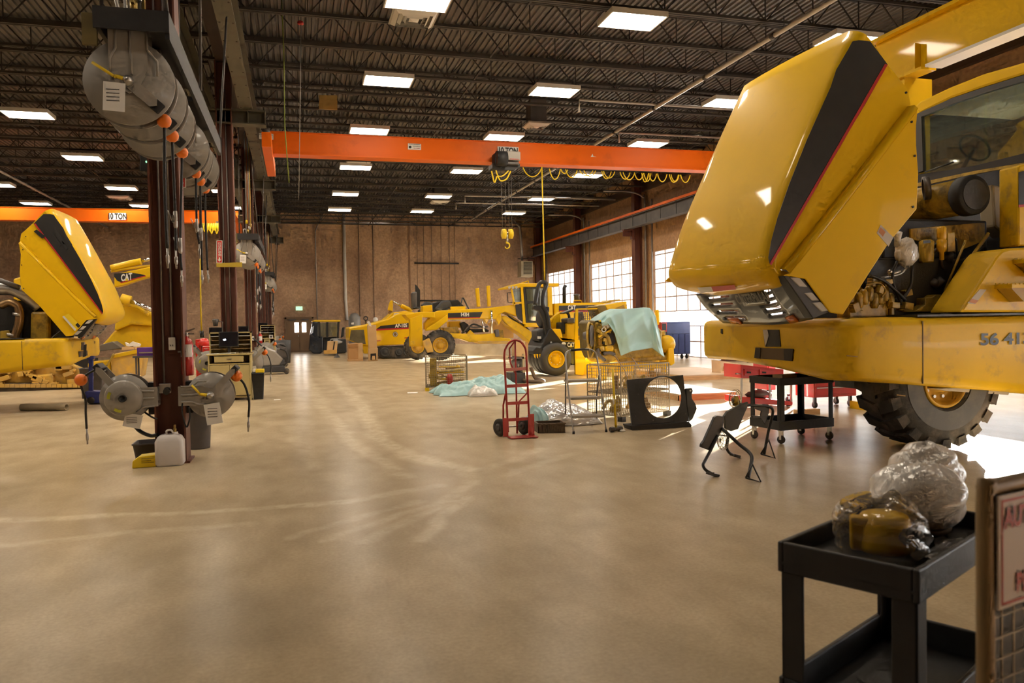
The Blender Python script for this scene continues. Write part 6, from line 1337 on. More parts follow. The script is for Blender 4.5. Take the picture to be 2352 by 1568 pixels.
S(e, 'dark_recess', BLKM, [(1388, 760), (1408, 756), (1414, 785), (1410, 792), (1385, 790)], EY+.02, .1)
seg(e, 'tension_arm', YELW, EY-.02, [(1374, 774), (1404, 757)], .05)
for i, pts in enumerate(([(1378, 765), (1395, 772), (1402, 790)], [(1372, 800), (1376, 815), (1390, 828)], [(1386, 812), (1400, 810), (1412, 814)], [(1384, 750), (1392, 745), (1398, 752)])): tubep(e, 'engine_pipe', [YELG, GRYD, GRYD, WREF][i], EY-.02, pts, .05)
MB().torus(AY(1387, 757, EY-.06), .06, .015, (0, 1, .2), 16, 6).build('hose_clamp', PAP, e)
S(e, 'flywheel_housing', YELG, [(1520, 778), (1528, 772), (1540, 773), (1546, 785), (1546, 798), (1538, 808), (1524, 806)], EY+.3, .6, .03)
MB().lathe([(.001, -.1), (.16, -.08), (.2, 0), (.26, .05), (.26, .15)], AY(1535, 790, EY+.2), (0, 1, 0), 20, cap=False).build('flywheel_cover', YELW, e)
S(e, 'turbo_housing', YELG, [(1516, 770), (1522, 760), (1530, 758), (1530, 774)], EY+.3, .4, .05)
S(e, 'rear_support', YEL, [(1535, 800), (1548, 798), (1550, 834), (1542, 840), (1535, 832)], EY+.1, .6, .02)
S(e, 'oil_pan', YELG, [(1420, 818), (1500, 814), (1536, 816), (1540, 826), (1440, 832), (1422, 832)], EY+.2, .9, .04)
random.seed(11); mb = MB()
for i in range(22): mb.cbox(AY(random.uniform(1376, 1415), random.uniform(745, 822), EY+.05), (random.uniform(.05, .16), .12, random.uniform(.05, .16)), Matrix.Rotation(random.uniform(-.6, .6), 3, 'Y'))
o_ = mb.build('engine_castings', YELG, e, .008); o_['kind'] = 'stuff'
sd = thing('engine_stand', 'yellow steel stand with legs carrying the greasy engine', 'stand', (AY(1450, 850, EY+.5).x, EY+.6, 0))
xs = [AY(1385, 830, EY).x, AY(1540, 830, EY).x]; zt = AY(1440, 834, EY).z
MB().box((xs[0], EY+.15, zt-.14), (xs[1], EY+.27, zt-.02)).box((xs[0], EY+.95, zt-.14), (xs[1], EY+1.07, zt-.02)).build('rails', YEL, sd)
for xx in (xs[0]+.05, xs[1]-.17):
    for yy in (EY+.15, EY+.95): MB().box((xx, yy, 0), (xx+.12, yy+.12, zt-.14)).build('leg', YEL, sd)
# teal sheet
sh = thing('teal_sheet', 'pale teal plastic sheet draped over the diesel engine', 'sheet', AY(1460, 760, EY-.3))
Tp = [(1380, 735), (1392, 723), (1410, 710), (1440, 709), (1478, 706), (1492, 707), (1501, 717), (1506, 726)]; Bp = [(1384, 750), (1398, 744), (1412, 765), (1426, 817), (1452, 806), (1498, 799), (1510, 808), (1526, 820)]
def edgept(P, u): i = min(int(u*(len(P)-1)), len(P)-2); f = u*(len(P)-1)-i; return P[i][0]*(1-f)+P[i+1][0]*f, P[i][1]*(1-f)+P[i+1][1]*f
def sheet(u, v):
    if v < .22:
        x, y = edgept(Tp, u); k = 1-v/.22; return AY(x, y+3*k, EY-.12)+V((0, .12+1.0*k, .03*math.sin(9*u)-.10*k*k))
    w = (v-.22)/.78; a = edgept(Tp, u); b = edgept(Bp, u)
    x = a[0]+(b[0]-a[0])*w+3*math.sin(7*w+5*u)*w*(1-w); y = a[1]+(b[1]-a[1])*w
    return AY(x, y, EY-.14-.10*math.sin(math.pi*min(1, w*1.2))+.13*(abs(math.sin(u*8.5+1.6*math.sin(2.5*w)+.6))-.5)*w**.5+.09*(abs(math.sin(u*15-3.2*w+1))-.5)*(1-w)*w*3+.05*(abs(math.sin(5*w+7*u))-.5))
MB().grid(sheet, 90, 50).build('sheet_cloth', TEAL, sh, solid=.008)
# blue rolling cabinet by the far overhead door
cb = thing('rolling_cabinet', 'blue tall rolling cabinet parked before the overhead door', 'cabinet', (AY(1560, 815, 30).x, 30.5, 0)); BY = 30.0
zb = .2; xa, xb = AY(1531, 800, BY).x, AY(1586, 800, BY).x; zt = AY(1560, 739, BY).z
MB().box((xa, BY, zb), (xb, BY+.9, zt)).build('cabinet_body', BLUC, cb, .02)
zm = AY(1560, 767, BY).z
for i in range(4): MB().box((xa+.02+(xb-xa)*i/4, BY-.02, zb+.03), (xa+(xb-xa)*(i+1)/4-.02, BY, zm)).build('door_panel', BLUC, cb, .006)
MB().box((xa+.02, BY-.02, zm+.02), (xb-.02, BY, zt-.06)).build('upper_door', pm('lighter blue', (.06, .09, .22), .4), cb, .006)
for xx in (xa+.15, xb-.35, xb-.12): MB().lathe([(.03, -.03), (.09, -.03), (.09, .03), (.03, .03)], (xx, BY+.12, .092), (1, 0, 0), 14).cbox((xx, BY+.12, .16), (.07, .07, .1)).build('caster', BLK, cb)
t = thing('vending_box', 'small red and dark box on posts beside the blue cabinet', 'box', (AY(1524, 750, 29.8).x, 30, 0)); S(t, 'box_face', REDM, [(1519, 740), (1532, 740), (1532, 762), (1519, 762)], 29.8, .3, .01); S(t, 'box_window', BLK, [(1521, 743), (1530, 743), (1530, 758), (1521, 758)], 29.79, .02)
for px in (1521, 1530): MB().box((AY(px, 760, 29.9).x-.03, 29.9, 0), (AY(px, 760, 29.9).x+.03, 29.96, AY(px, 760, 29.9).z)).build('post', BLK, t)
# ---- excavator behind the near column, other bay
XY = 25.5
x_ = thing('excavator', 'yellow tracked excavator with lettered boom and mud covered tracks behind the raised hood', 'construction vehicle', (AY(200, 880, XY).x, XY+1, 0))
bm_ = S(x_, 'stick', YEL, [(262, 630), (300, 621), (350, 611), (352, 634), (320, 642), (286, 654), (262, 660)], XY, .4, .04)
dc = S(bm_, 'black_decal', BLK, [(262, 628), (298, 626), (322, 629), (334, 632), (280, 648), (270, 645), (262, 635)], XY-.01, .008); S(bm_, 'red_edge', REDS, [(275, 648), (334, 632), (335, 634), (279, 650)], XY-.012, .008)
logo(dc, 291, 637, XY-.015, 26, 16, slope=2)
tubep(x_, 'stick_cylinder', YEL, XY+.1, [(255, 616), (300, 605), (325, 600)], .10); tubep(x_, 'cylinder_rod', CHROME, XY+.1, [(325, 600), (365, 590)], .05); tubep(x_, 'hydraulic_line', YELW, XY+.1, [(255, 623), (300, 616), (355, 609)], .04)
S(x_, 'boom', YELW, [(268, 710), (290, 685), (300, 688), (330, 708), (352, 722), (352, 748), (300, 745), (262, 760)], XY+.3, .6, .05)
tubep(x_, 'boom_cylinder', YELW, XY, [(278, 686), (300, 692)], .16); tubep(x_, 'cylinder_rod', CHROME, XY, [(300, 692), (350, 712)], .07); tubep(x_, 'hydraulic_line', YELW, XY, [(284, 698), (315, 704), (342, 722)], .06)
S(x_, 'house_side', YELW, [(236, 790), (262, 760), (300, 745), (355, 746), (355, 800), (300, 800), (236, 805)], XY+.5, 1.8, .05)
S(x_, 'upper_arm_far', YELW, [(30, 640), (60, 632), (120, 632), (200, 645), (200, 700), (30, 690)], XY+1.2, .4, .05)
S(x_, 'bucket', YELD, [(254, 822), (262, 812), (330, 800), (330, 812), (322, 866), (256, 872)], XY-.5, .9, .04); S(x_, 'bucket_lip', YELW, [(258, 816), (322, 800), (332, 803), (330, 808), (260, 822)], XY-.55, .2)
S(x_, 'bucket_linkage', YELW, [(210, 830), (252, 826), (256, 850), (232, 862), (210, 858)], XY-.3, .5, .04)
S(x_, 'center_body', BLKM, [(150, 826), (210, 824), (212, 858), (170, 870), (150, 866)], XY-.2, .8)
S(x_, 'swing_frame', YELD, [(-40, 832), (140, 826), (200, 850), (240, 870), (240, 884), (-40, 880)], XY-.4, 1.2, .05)
S(x_, 'rock_guard', YELD, [(75, 862), (120, 858), (124, 884), (76, 888)], XY-.6, .4, .05)
tr = S(x_, 'track', pm('muddy track steel', (.10, .075, .05), .8, vary=.4, scale=6, bump=.5), [(-60, 884), (60, 880), (200, 884), (228, 892), (230, 902), (206, 912), (60, 916), (-60, 916)], XY-.7, .7, .04)
mb = MB()
for i in range(24): a = AY(-55+i*12, 884, XY-.72); mb.cbox(a+V((0, 0, -.02)), (.12, .1, .1))
mb.build('track_shoes', YELD, tr)
random.seed(4); mb = MB()
for i in range(30): mb.cbox(AY(random.uniform(-20, 330), random.uniform(836, 890), XY-.55), (random.uniform(.08, .4), .2, random.uniform(.06, .2)), Matrix.Rotation(random.uniform(-.5, .5), 3, 'Y'))
o_ = mb.build('muddy_fittings', YELD, x_, .02); o_['kind'] = 'stuff'
tubep(x_, 'coil_hose', YELW, XY-.8, [(212, 792), (214, 820), (206, 840), (216, 850)], .05); tubep(x_, 'loose_hose', YELG, XY-.6, [(262, 812), (246, 838), (220, 860), (190, 858)], .03)
t = thing('cardboard_scraps', 'torn pale cardboard and paper lying on the excavator frame', 'cardboard', AY(300, 810, XY-.6)); S(t, 'card_piece', CARDL, [(280, 797), (306, 794), (308, 802), (280, 804)], XY-.4, .5); S(t, 'white_scrap', PAP, [(287, 786), (296, 790), (304, 784), (322, 790), (320, 796), (300, 796), (290, 794)], XY-.4, .15)
S(x_, 'front_plate', pm('dusty dark plate', (.13, .11, .08), .7), [(218, 795), (258, 784), (282, 800), (218, 808)], XY-.4, .7, .02)
# ================================================================ things on the open floor
HY_ = 11.05
ht = thing('hand_truck', 'red two wheeled hand truck with round top loop standing upright on the floor', 'hand truck', (AZ(1190, 1003).x, HY_, 0))
H_ = lambda x, y, Y=HY_: AY(x, y, Y)
MB().tube(bezier([H_(x, y) for x, y in ((1167, 992), (1164, 930), (1161, 870), (1158.5, 815), (1163, 797), (1172, 785), (1184, 781), (1196, 785), (1204, 795), (1208.5, 810), (1211, 860), (1214, 930), (1217, 992))], 6), .016, 8).build('frame_loop', REDM, ht)
MB().tube([H_(1183, 782, HY_+.02), H_(1186, 900, HY_+.02), H_(1188, 995, HY_+.02)], .014, 8).build('centre_bar', REDM, ht)
for y0 in (849, 887, 926.5, 964): MB().bar(H_(1160+(y0-849)*.04, y0), H_(1212+(y0-849)*.04, y0-3), .02, .045).build('cross_bar', REDM, ht)
MB().tube([H_(1182, 784, HY_+.04), H_(1170, 800, HY_+.2), H_(1172, 832, HY_+.2), H_(1184, 858, HY_+.04)], .012, 8).build('hand_loop', REDM, ht)
MB().tube([H_(1161, 905, HY_+.03), H_(1156, 930, HY_+.15), H_(1156, 985, HY_+.16)], .014, 8).tube([H_(1213, 900, HY_+.03), H_(1192, 922, HY_+.1), H_(1190, 970, HY_+.16)], .012, 8).build('axle_strut', REDM, ht)
for px in ([(1155, 960), (1167, 960), (1168, 1002), (1156, 1003)], [(1213, 951), (1227, 950), (1228, 1002), (1214, 1003)]): S(ht, 'base_plate', REDM, px, HY_-.03, .02, .003)
a, b = H_(1166, 1003, HY_-.03), H_(1228, 1003, HY_-.03); MB().box((a.x, HY_-.22, .008), (b.x, HY_-.01, .02)).build('toe_plate', REDM, ht)
for px, yy in ((1148, HY_+.17), (1203, HY_+.22)):
    c = H_(px, 978, yy); c.z = .132
    w = thing; k = MB().lathe([(.06, -.03), (.11, -.04), (.13, -.02), (.13, .02), (.11, .04), (.06, .03)], c, (.9, .44, 0), 28).build('wheel', RUB, ht); MB().lathe([(.001, -.035), (.03, -.05), (.06, -.032), (.06, .03), (.001, .04)], c, (.9, .44, 0), 20, cap=False).build('hub', GRYD, k)
MB().cyl(V((H_(1148, 978, HY_+.17).x, HY_+.17, .132)), V((H_(1203, 978, HY_+.22).x, HY_+.22, .132)), .012, 8).build('axle', STL, ht)
# step ladder
la = thing('step_ladder', 'grey three tread folding step ladder standing before the wire baskets', 'ladder', (AZ(1345, 985).x, 11.4, 0))
LF, LB_ = 11.0, 11.98
def fr_(x, y): # front frame leans back: y pixel to depth
    t = (997-y)/(997-803); return AY(x, y, LF+.55*t)
MB().tube(bezier([fr_(x, y) for x, y in ((1317.5, 996), (1310, 935), (1303, 875), (1299, 820), (1303, 808), (1313, 803.5), (1335, 802), (1354, 802), (1366, 808), (1371, 820), (1378, 870), (1386, 935), (1392.5, 991))], 5), .014, 8).build('front_frame', ALU, la)
MB().tube([fr_(1311, 803.8), fr_(1335, 802.3), fr_(1352, 802.5)], .019, 8).build('hand_grip', BLKP, la)
for y0, xa, xb in ((873, 1306, 1375), (913, 1311, 1379), (955, 1315, 1386)):
    a, b = fr_(xa, y0), fr_(xb, y0-2); k = MB().hexa([a+V((0, -.02, -.035)), b+V((0, -.02, -.035)), b+V((0, .24, -.035)), a+V((0, .24, -.035)), a+V((0, -.02, 0)), b+V((0, -.02, 0)), b+V((0, .24, 0)), a+V((0, .24, 0))]).build('tread', GRY, la, .006)
MB().tube(bezier([fr_(1301, 858)+V((0, .03, 0)), AY(1299, 920, 11.8), AY(1299.5, 968, LB_), AY(1306, 973, LB_+.02), AY(1340, 974, LB_+.02), AY(1364, 973, LB_+.02), AY(1370, 966, LB_), AY(1370, 920, 11.8), fr_(1377, 862)+V((0, .03, 0))], 4), .012, 8).build('rear_frame', GRYD, la)
for x, y in ((1317.5, 994), (1392.5, 989)): q = fr_(x, y); MB().lathe([(.001, 0), (.02, 0), (.018, .04), (.001, .04)], (q.x, q.y, 0), n=12, cap=False).build('rubber_foot', BLK, la)
# sledge hammer
sh_ = thing('sledge_hammer', 'yellow handled sledge hammer standing on its head by the ladder', 'hammer', (AZ(1410, 992).x, 10.98, 0))
q = AZ(1411, 990); MB().tube([(q.x, 10.98, .04), AY(1407, 846, 10.98)], .017, 10).build('handle', YLID, sh_); MB().tube([AY(1409.6, 915, 10.98), AY(1410, 928, 10.98)], .0178, 10).build('grip_label', PAP, sh_)
MB().lathe([(.036, -.11), (.042, -.10), (.042, -.05), (.032, -.03), (.032, .03), (.042, .05), (.042, .10), (.036, .11)], (q.x, 10.98, .043), (1, .25, 0), 8, smooth=False).build('head', GRYD, sh_)
t = thing('white_rag', 'small white rag lying beside the sledge hammer head', 'rag', AZ(1430, 992)); MB().sph(AZ(1430, 991)+V((0, 0, .015)), (.05, .04, .02), 10).build('rag_cloth', PAP, t)
# plastic crate
c = AZ(1268, 993); ck = thing('parts_crate', 'low dirty brown plastic crate in front of the wrapped bundle', 'crate', (c.x, 11.35, 0)); M = Matrix.Translation((c.x, 11.4, 0)) @ Matrix.Rotation(-.12, 4, 'Z'); T_ = lambda p: M @ V(p)
a, b, h = .21, .16, .15; mb = MB(T_)
mb.box((-a, -b, 0), (a, b, .015)); mb.box((-a, -b, 0), (a, -b+.015, h)); mb.box((-a, b-.015, 0), (a, b, h)); mb.box((-a, -b, 0), (-a+.015, b, h)); mb.box((a-.015, -b, 0), (a, b, h)); mb.build('crate_shell', GRCRT, ck)
mb = MB(T_)
for i in range(12): x = -a+.02+i*(2*a-.04)/11; mb.box((x-.006, -b-.008, .01), (x+.006, -b, h-.02)); mb.box((x-.006, b, .01), (x+.006, b+.008, h-.02))
mb.box((-a-.012, -b-.012, h-.02), (a+.012, -b, h)); mb.box((-a-.012, b, h-.02), (a+.012, b+.012, h)); mb.box((-a-.012, -b, h-.02), (-a, b, h)); mb.box((a, -b, h-.02), (a+.012, b, h)); mb.build('ribs_and_rim', GRCRT, ck)
# heaps: sheets over parts on the floor
def heap(nm, lab, cat, x0, x1, y0, y1, hgt, mat, seed, parts=(), fold=.05, peak=None, rot=0):
    t = thing(nm, lab, cat, ((x0+x1)/2, (y0+y1)/2, 0)); rnd = random.Random(seed); ph = [(rnd.uniform(2, 7), rnd.uniform(2, 7), rnd.uniform(0, 6)) for _ in range(7)]
    def fn(u, v):
        e = 1-(abs(2*u-1)**3); f = 1-(abs(2*v-1)**3); k = max(0, e*f)**.6
        n = sum(math.sin(a*u*3+b*v*2+c) for a, b, c in ph)/7
        j = .06*math.sin(9*u+seed)+.05*math.sin(13*v+2*seed)
        P3 = V((u*3.2*(x1-x0), v*3.2*(y1-y0), seed*7.3)); wr = .9*NZ.noise(P3)+1.0*(.45-abs(NZ.noise(P3*1.7+V((3, 1, 0)))))+.2*(.4-abs(NZ.noise(P3*3.6)))
        pk = 1 if not peak else .55+.45*math.exp(-((u-peak)**2)/.05)
        return V((x0+(x1-x0)*(u+j*(1-k)*.5), y0+(y1-y0)*(v+j*.6*(1-k))+rot*(u-.5), .012+hgt*k*pk*(1+.35*n)+fold*abs(n)*k+fold*1.5*wr*k))
    MB().grid(fn, 84, 56).build(nm+'_skin', mat, t); return t
a, b = AZ(995, 905), AZ(1158, 890)
heap('teal_tarpaulin', 'pale teal tarpaulin crumpled over parts on the open floor', 'tarpaulin', a.x, b.x+.1, 17.75, 19.1, .30, TEAL, 3, peak=.75, fold=.11)
a, b = AZ(1085, 908), AZ(1135, 905); heap('plastic_film', 'small clear plastic film bunched against the teal tarpaulin edge', 'film', a.x-.15, b.x, 17.35, 17.8, .16, BAGW, 8)
a, b = AZ(1236, 985), AZ(1368, 974); heap('wrapped_bundle', 'large bundle wrapped in clear shiny plastic behind the step ladder', 'bundle', a.x+.02, b.x+.12, 11.85, 12.75, .34, glassy('silvery plastic wrap', (.88, .86, .86), .30, .72, .12, .03), 5, peak=.35)
heap('teal_cloth', 'corner of teal cloth poking out under the plastic wrapped bundle', 'cloth', a.x-.06, a.x+.22, 11.7, 12.3, .24, TEAL, 6)
q = AZ(947, 902); t = thing('paper_sheet', 'single white sheet of paper lying flat on the open floor', 'paper', q); MB().hexa([V((q.x+dx, q.y+dy, z)) for z in (.002, .006) for dx, dy in ((-.13, -.1), (.11, -.14), (.15, .12), (-.10, .15))]).build('sheet', PAP, t)
q = AZ(637, 918); t = thing('paper_scrap', 'small white paper scrap on the floor near the yellow lidded bin', 'paper', q); MB().hexa([V((q.x+dx, q.y+dy, z)) for z in (.002, .006) for dx, dy in ((-.07, -.06), (.08, -.05), (.06, .08), (-.08, .06))]).build('sheet', PAP, t)
# wire baskets
WIR = pm('dull zinc wire', (.36, .30, .21), .45, metal=.6, vary=.15)
def basket(lab, c, L, W, H, z0, rz, foot=YLID, group='wire mesh baskets', pitch=.06, frame=WIR):
    M = Matrix.Translation((c[0], c[1], z0)) @ Matrix.Rotation(rz, 4, 'Z'); T_ = lambda p: M @ V(p); t = thing('wire_basket', lab, 'basket', (c[0], c[1], z0), rz, group=group); f = .09 if foot else .0; r = .0028
    sides = [((-L/2, -W/2), (L/2, -W/2)), ((L/2, -W/2), (L/2, W/2)), ((L/2, W/2), (-L/2, W/2)), ((-L/2, W/2), (-L/2, -W/2))]
    for (ax, ay), (bx, by) in sides:
        mb = MB(T_); d = V((bx-ax, by-ay, 0)); n = max(2, int(d.length/pitch))
        for i in range(n+1): p = V((ax, ay, 0))+d*(i/n); mb.bar(p+V((0, 0, f)), p+V((0, 0, H)), 2*r)
        k = max(2, int((H-f)/pitch))
        for i in range(k+1): z = f+(H-f)*i/k; mb.bar((ax, ay, z), (bx, by, z), 2*r)
        mb.build('mesh_side', WIR, t)
    mb = MB(T_)
    for i in range(int(L/pitch)+1): x = -L/2+i*L/int(L/pitch); mb.bar((x, -W/2, f), (x, W/2, f), 2*r)
    for i in range(int(W/pitch)+1): y = -W/2+i*W/int(W/pitch); mb.bar((-L/2, y, f), (L/2, y, f), 2*r)
    mb.build('mesh_floor', WIR, t)
    mb = MB(T_)
    for z in (f, H):
        for (ax, ay), (bx, by) in sides: mb.bar((ax, ay, z), (bx, by, z), .018)
    for (ax, ay), _ in sides: mb.bar((ax, ay, f), (ax, ay, H), .018)
    mb.build('rim_frame', frame, t)
    if foot:
        for (ax, ay), _ in sides: MB(T_).box((ax*.94-.05, ay*.94-.05, 0), (ax*.94+.05, ay*.94+.05, f-.01)).build('foot', foot, t)
    return t, T_
c1 = V((AZ(1040, 885).x, 20.6, 0)); b1, T1 = basket('wire mesh basket with yellow feet holding hoses, alone beside the teal tarpaulin', (3.72, 19.85), 1.05, .95, .86, 0, -.18, pitch=.055)
random.seed(21)
def loose(nm, lab, cat, T, pts, mat, r, group=None):
    t = thing(nm, lab, cat, T(pts[len(pts)//2])); MB().tube(bezier([T(p) for p in pts], 5), r, 8).build(nm+'_body', mat, t)
    if group: t['group'] = group
    return t
for i in range(9):
    p = [(random.uniform(-.45, .45), random.uniform(-.4, .3), .13+.055*i+random.uniform(0, .05)) for _ in range(4)]
    loose('hose_piece', 'yellowish metal hose piece tangled in the lone wire basket', 'hose', T1, p, [YELG, BRNZ, YELW][i % 3], .022, 'hose pieces in the lone wire basket')
t = thing('red_part', 'dull red machine part among hoses in the lone wire basket', 'machine part', T1((.1, -.3, .12))); MB(T1).lathe([(.05, 0), (.09, .02), (.09, .22), (.05, .3), (.001, .3)], (.08, -.3, .1), n=14, cap=True).build('part_body', RED, t)
t = thing('tall_part', 'dark upright greasy part at the corner of the lone wire basket', 'machine part', T1((-.35, -.3, .12))); MB(T1).box((-.42, -.35, .1), (-.25, -.2, .82)).box((-.45, -.3, .3), (-.22, -.15, .42)).build('part_body', YELG, t, .02)
bc = (AZ(1440, 960).x+.12, 12.62)
b2, T2 = basket('lower wire basket of the stacked pair behind the fan shroud', bc, 1.25, .78, .46, 0, .42, BLK, pitch=.055)
b3, T3 = basket('upper wire basket of the stacked pair behind the step ladder', bc, 1.25, .78, .46, .47, .42, None, pitch=.055)
for i in range(10):
    T_ = T2 if i < 6 else T3
    x, y, z = random.uniform(-.5, .45), random.uniform(-.28, .2), .12 if i < 6 else .03
    t = thing('engine_part', ('greasy yellow engine casting in the lower stacked basket' if i < 6 else 'greasy yellow engine part in the upper stacked basket'), 'machine part', T_((x, y, z)), group='engine parts in the stacked baskets'); r = random.uniform(.06, .12); mb = MB(T_)
    if i % 3 == 0: mb.lathe([(r*.5, 0), (r, .02), (r, .1), (r*.6, .14), (r*.6, .22), (.001, .22)], (x, y, z), (.3*math.sin(i), .3, 1), 14)
    elif i % 3 == 1: mb.cbox((x, y, z+.08), (r*2.2, r*1.4, .15), Matrix.Rotation(i, 3, 'Z')).cbox((x+.03, y, z+.18), (r, r, .1), Matrix.Rotation(i*2, 3, 'Z'))
    else: mb.tube(bezier([(x-.2, y, z+.05), (x, y+.06, z+.16), (x+.15, y-.05, z+.12), (x+.22, y+.05, z+.22)], 5), r*.35, 10)
    mb.build('part_body', [YELG, YELD, YELG, BRNZ][i % 4], t, .008)
for i, pts in enumerate(([(1412, 816), (1435, 850), (1455, 905), (1480, 950)], [(1452, 822), (1463, 836), (1470, 850)])):
    t = thing('rod', ('long thin pale rod leaning in the upper wire basket', 'short bent rod sticking out of the upper wire basket')[i], 'rod', AY(*pts[0], 12.5)); MB().tube([AY(x, y, 12.3+.1*k) for k, (x, y) in enumerate(pts)], .009, 6).build('rod_body', pm('pale rod', (.5, .4, .32), .4, metal=.4), t)
# fan shroud
SY = 11.08
fs = thing('fan_shroud', 'big dark fan shroud with a round opening leaning against the wire baskets', 'fan shroud', (AZ(1515, 985).x, SY+.1, 0))
out = [(1440, 872), (1569, 861), (1582, 968), (1452, 978)]; cen = (1522, 912.5); rx, ry = 42.5, 47.5
def lean(x, y, o=0): return AY(x, y, SY+.32*(985-y)/125+o)
N = 56; mb = MB(); ringO = []; ringI = []
def outpt(a):
    dx, dy = math.cos(a), math.sin(a); best = None
    for i in range(4):
        (x1, y1), (x2, y2) = out[i], out[(i+1) % 4]; ex, ey = x2-x1, y2-y1; den = dx*ey-dy*ex
        if abs(den) < 1e-9: continue
        t = ((x1-cen[0])*ey-(y1-cen[1])*ex)/den; s_ = ((x1-cen[0])*dy-(y1-cen[1])*dx)/den
        if t > 0 and -1e-6 <= s_ <= 1+1e-6: best = t if best is None else min(best, t)
    return cen[0]+dx*best, cen[1]+dy*best
angs = sorted([2*math.pi*i/N for i in range(N)]+[math.atan2(y-cen[1], x-cen[0]) % (2*math.pi) for x, y in out])
prv = None; col = []
for a in angs:
    o = outpt(a); i_ = (cen[0]+rx*math.cos(a), cen[1]+ry*math.sin(a)); l_ = (cen[0]+(rx+3)*math.cos(a), cen[1]+(ry+3)*math.sin(a))
    back = (cen[0]+(o[0]-cen[0])*1.0-2, cen[1]+(o[1]-cen[1])*1.0+2)
    col.append([mb.vt(p) for p in (lean(*back, .24), lean(*o, .0), lean(*l_, -.015), lean(*i_, -.02), lean(*i_, .10))])
for A, B in zip(col, col[1:]+col[:1]):
    for j in range(4): mb._f([A[j], B[j], B[j+1], A[j+1]], j in (2, 3))
mb.build('shroud_panel', BLKP, fs)
mb = MB(); mb.prism([AY(x, y, SY-.06) for x, y in ((1448, 978), (1583, 968), (1589, 976), (1588, 981), (1470, 989), (1452, 988))], (0, .3, 0)); mb.build('bottom_flange', BLKM, fs, .006)
S(fs, 'side_bracket', BLKP, [(1576, 892), (1590, 891), (1592, 898), (1589, 906), (1590, 915), (1598, 928), (1601, 938), (1597, 948), (1591, 962), (1584, 968), (1578, 930)], SY+.22, .05, .008)
S(fs, 'bracket_hole', PAP, circ(1586, 897, 2), SY+.215, .006)
mb = MB()
for x, y in ((1466, 905), (1460, 955), (1500, 965), (1545, 964), (1572, 895), (1575, 950)): mb.cyl(lean(x, y, -.012), lean(x, y, .02), .012, 8)
mb.build('rivets', GRYD, fs)
# stack by the hand truck
q = AZ(1192, 880); st = thing('floor_pump', 'grey floor pump with motor on a dark box, seen through the hand truck', 'pump', (q.x, 20.9, 0)); PYY = 20.7
S(st, 'pump_case', BLKP, [(1173, 856), (1207, 855), (1208, 881), (1174, 881)], PYY, .5, .02); S(st, 'upright_frame', pm('tan frame', (.42, .33, .2), .5), [(1200, 813), (1204, 813), (1206, 856), (1201, 856)], PYY, .06)
MB().lathe([(.001, -.2), (.15, -.18), (.19, -.1), (.19, .1), (.15, .18), (.001, .2)], AY(1191, 838, PYY+.25), (1, .2, 0), 22, cap=False).build('motor', GRY, st); MB().lathe([(.001, 0), (.09, 0), (.09, .04)], AY(1190, 838, PYY+.05), (0, 1, 0), 18, cap=False).build('motor_fan_cover', GRYD, st)
S(st, 'shelf_plate', GRYD, [(1176, 820), (1204, 819), (1204, 824), (1176, 824)], PYY, .4)
t = thing('cardboard_box', 'upright cardboard box on top of the floor pump behind the hand truck', 'box', AY(1196, 819, PYY+.1), group='cardboard boxes on the floor'); S(t, 'box_body', CARDL, [(1184, 783), (1207, 783), (1208, 819), (1185, 819)], PYY+.02, .4, .01); S(t, 'box_side', CARD, [(1208, 785), (1213, 787), (1213, 818), (1208, 819)], PYY+.05, .3)
t = thing('suction_hose', 'thick brown suction hose ending on the floor beside the pump', 'hose', AZ(1225, 878)); q = AZ(1225, 877); MB().tube(bezier([AY(1219, 843, 20.6), AY(1224, 856, 20.6), AY(1230, 868, 20.6), V((q.x+.15, 20.6, .06)), V((q.x+.1, 20.4, .06)), V((q.x-.25, 20.45, .06)), V((q.x-.35, 20.7, .08))], 6), .05, 10).build('hose_body', pm('brown hose', (.12, .08, .05), .6), t)
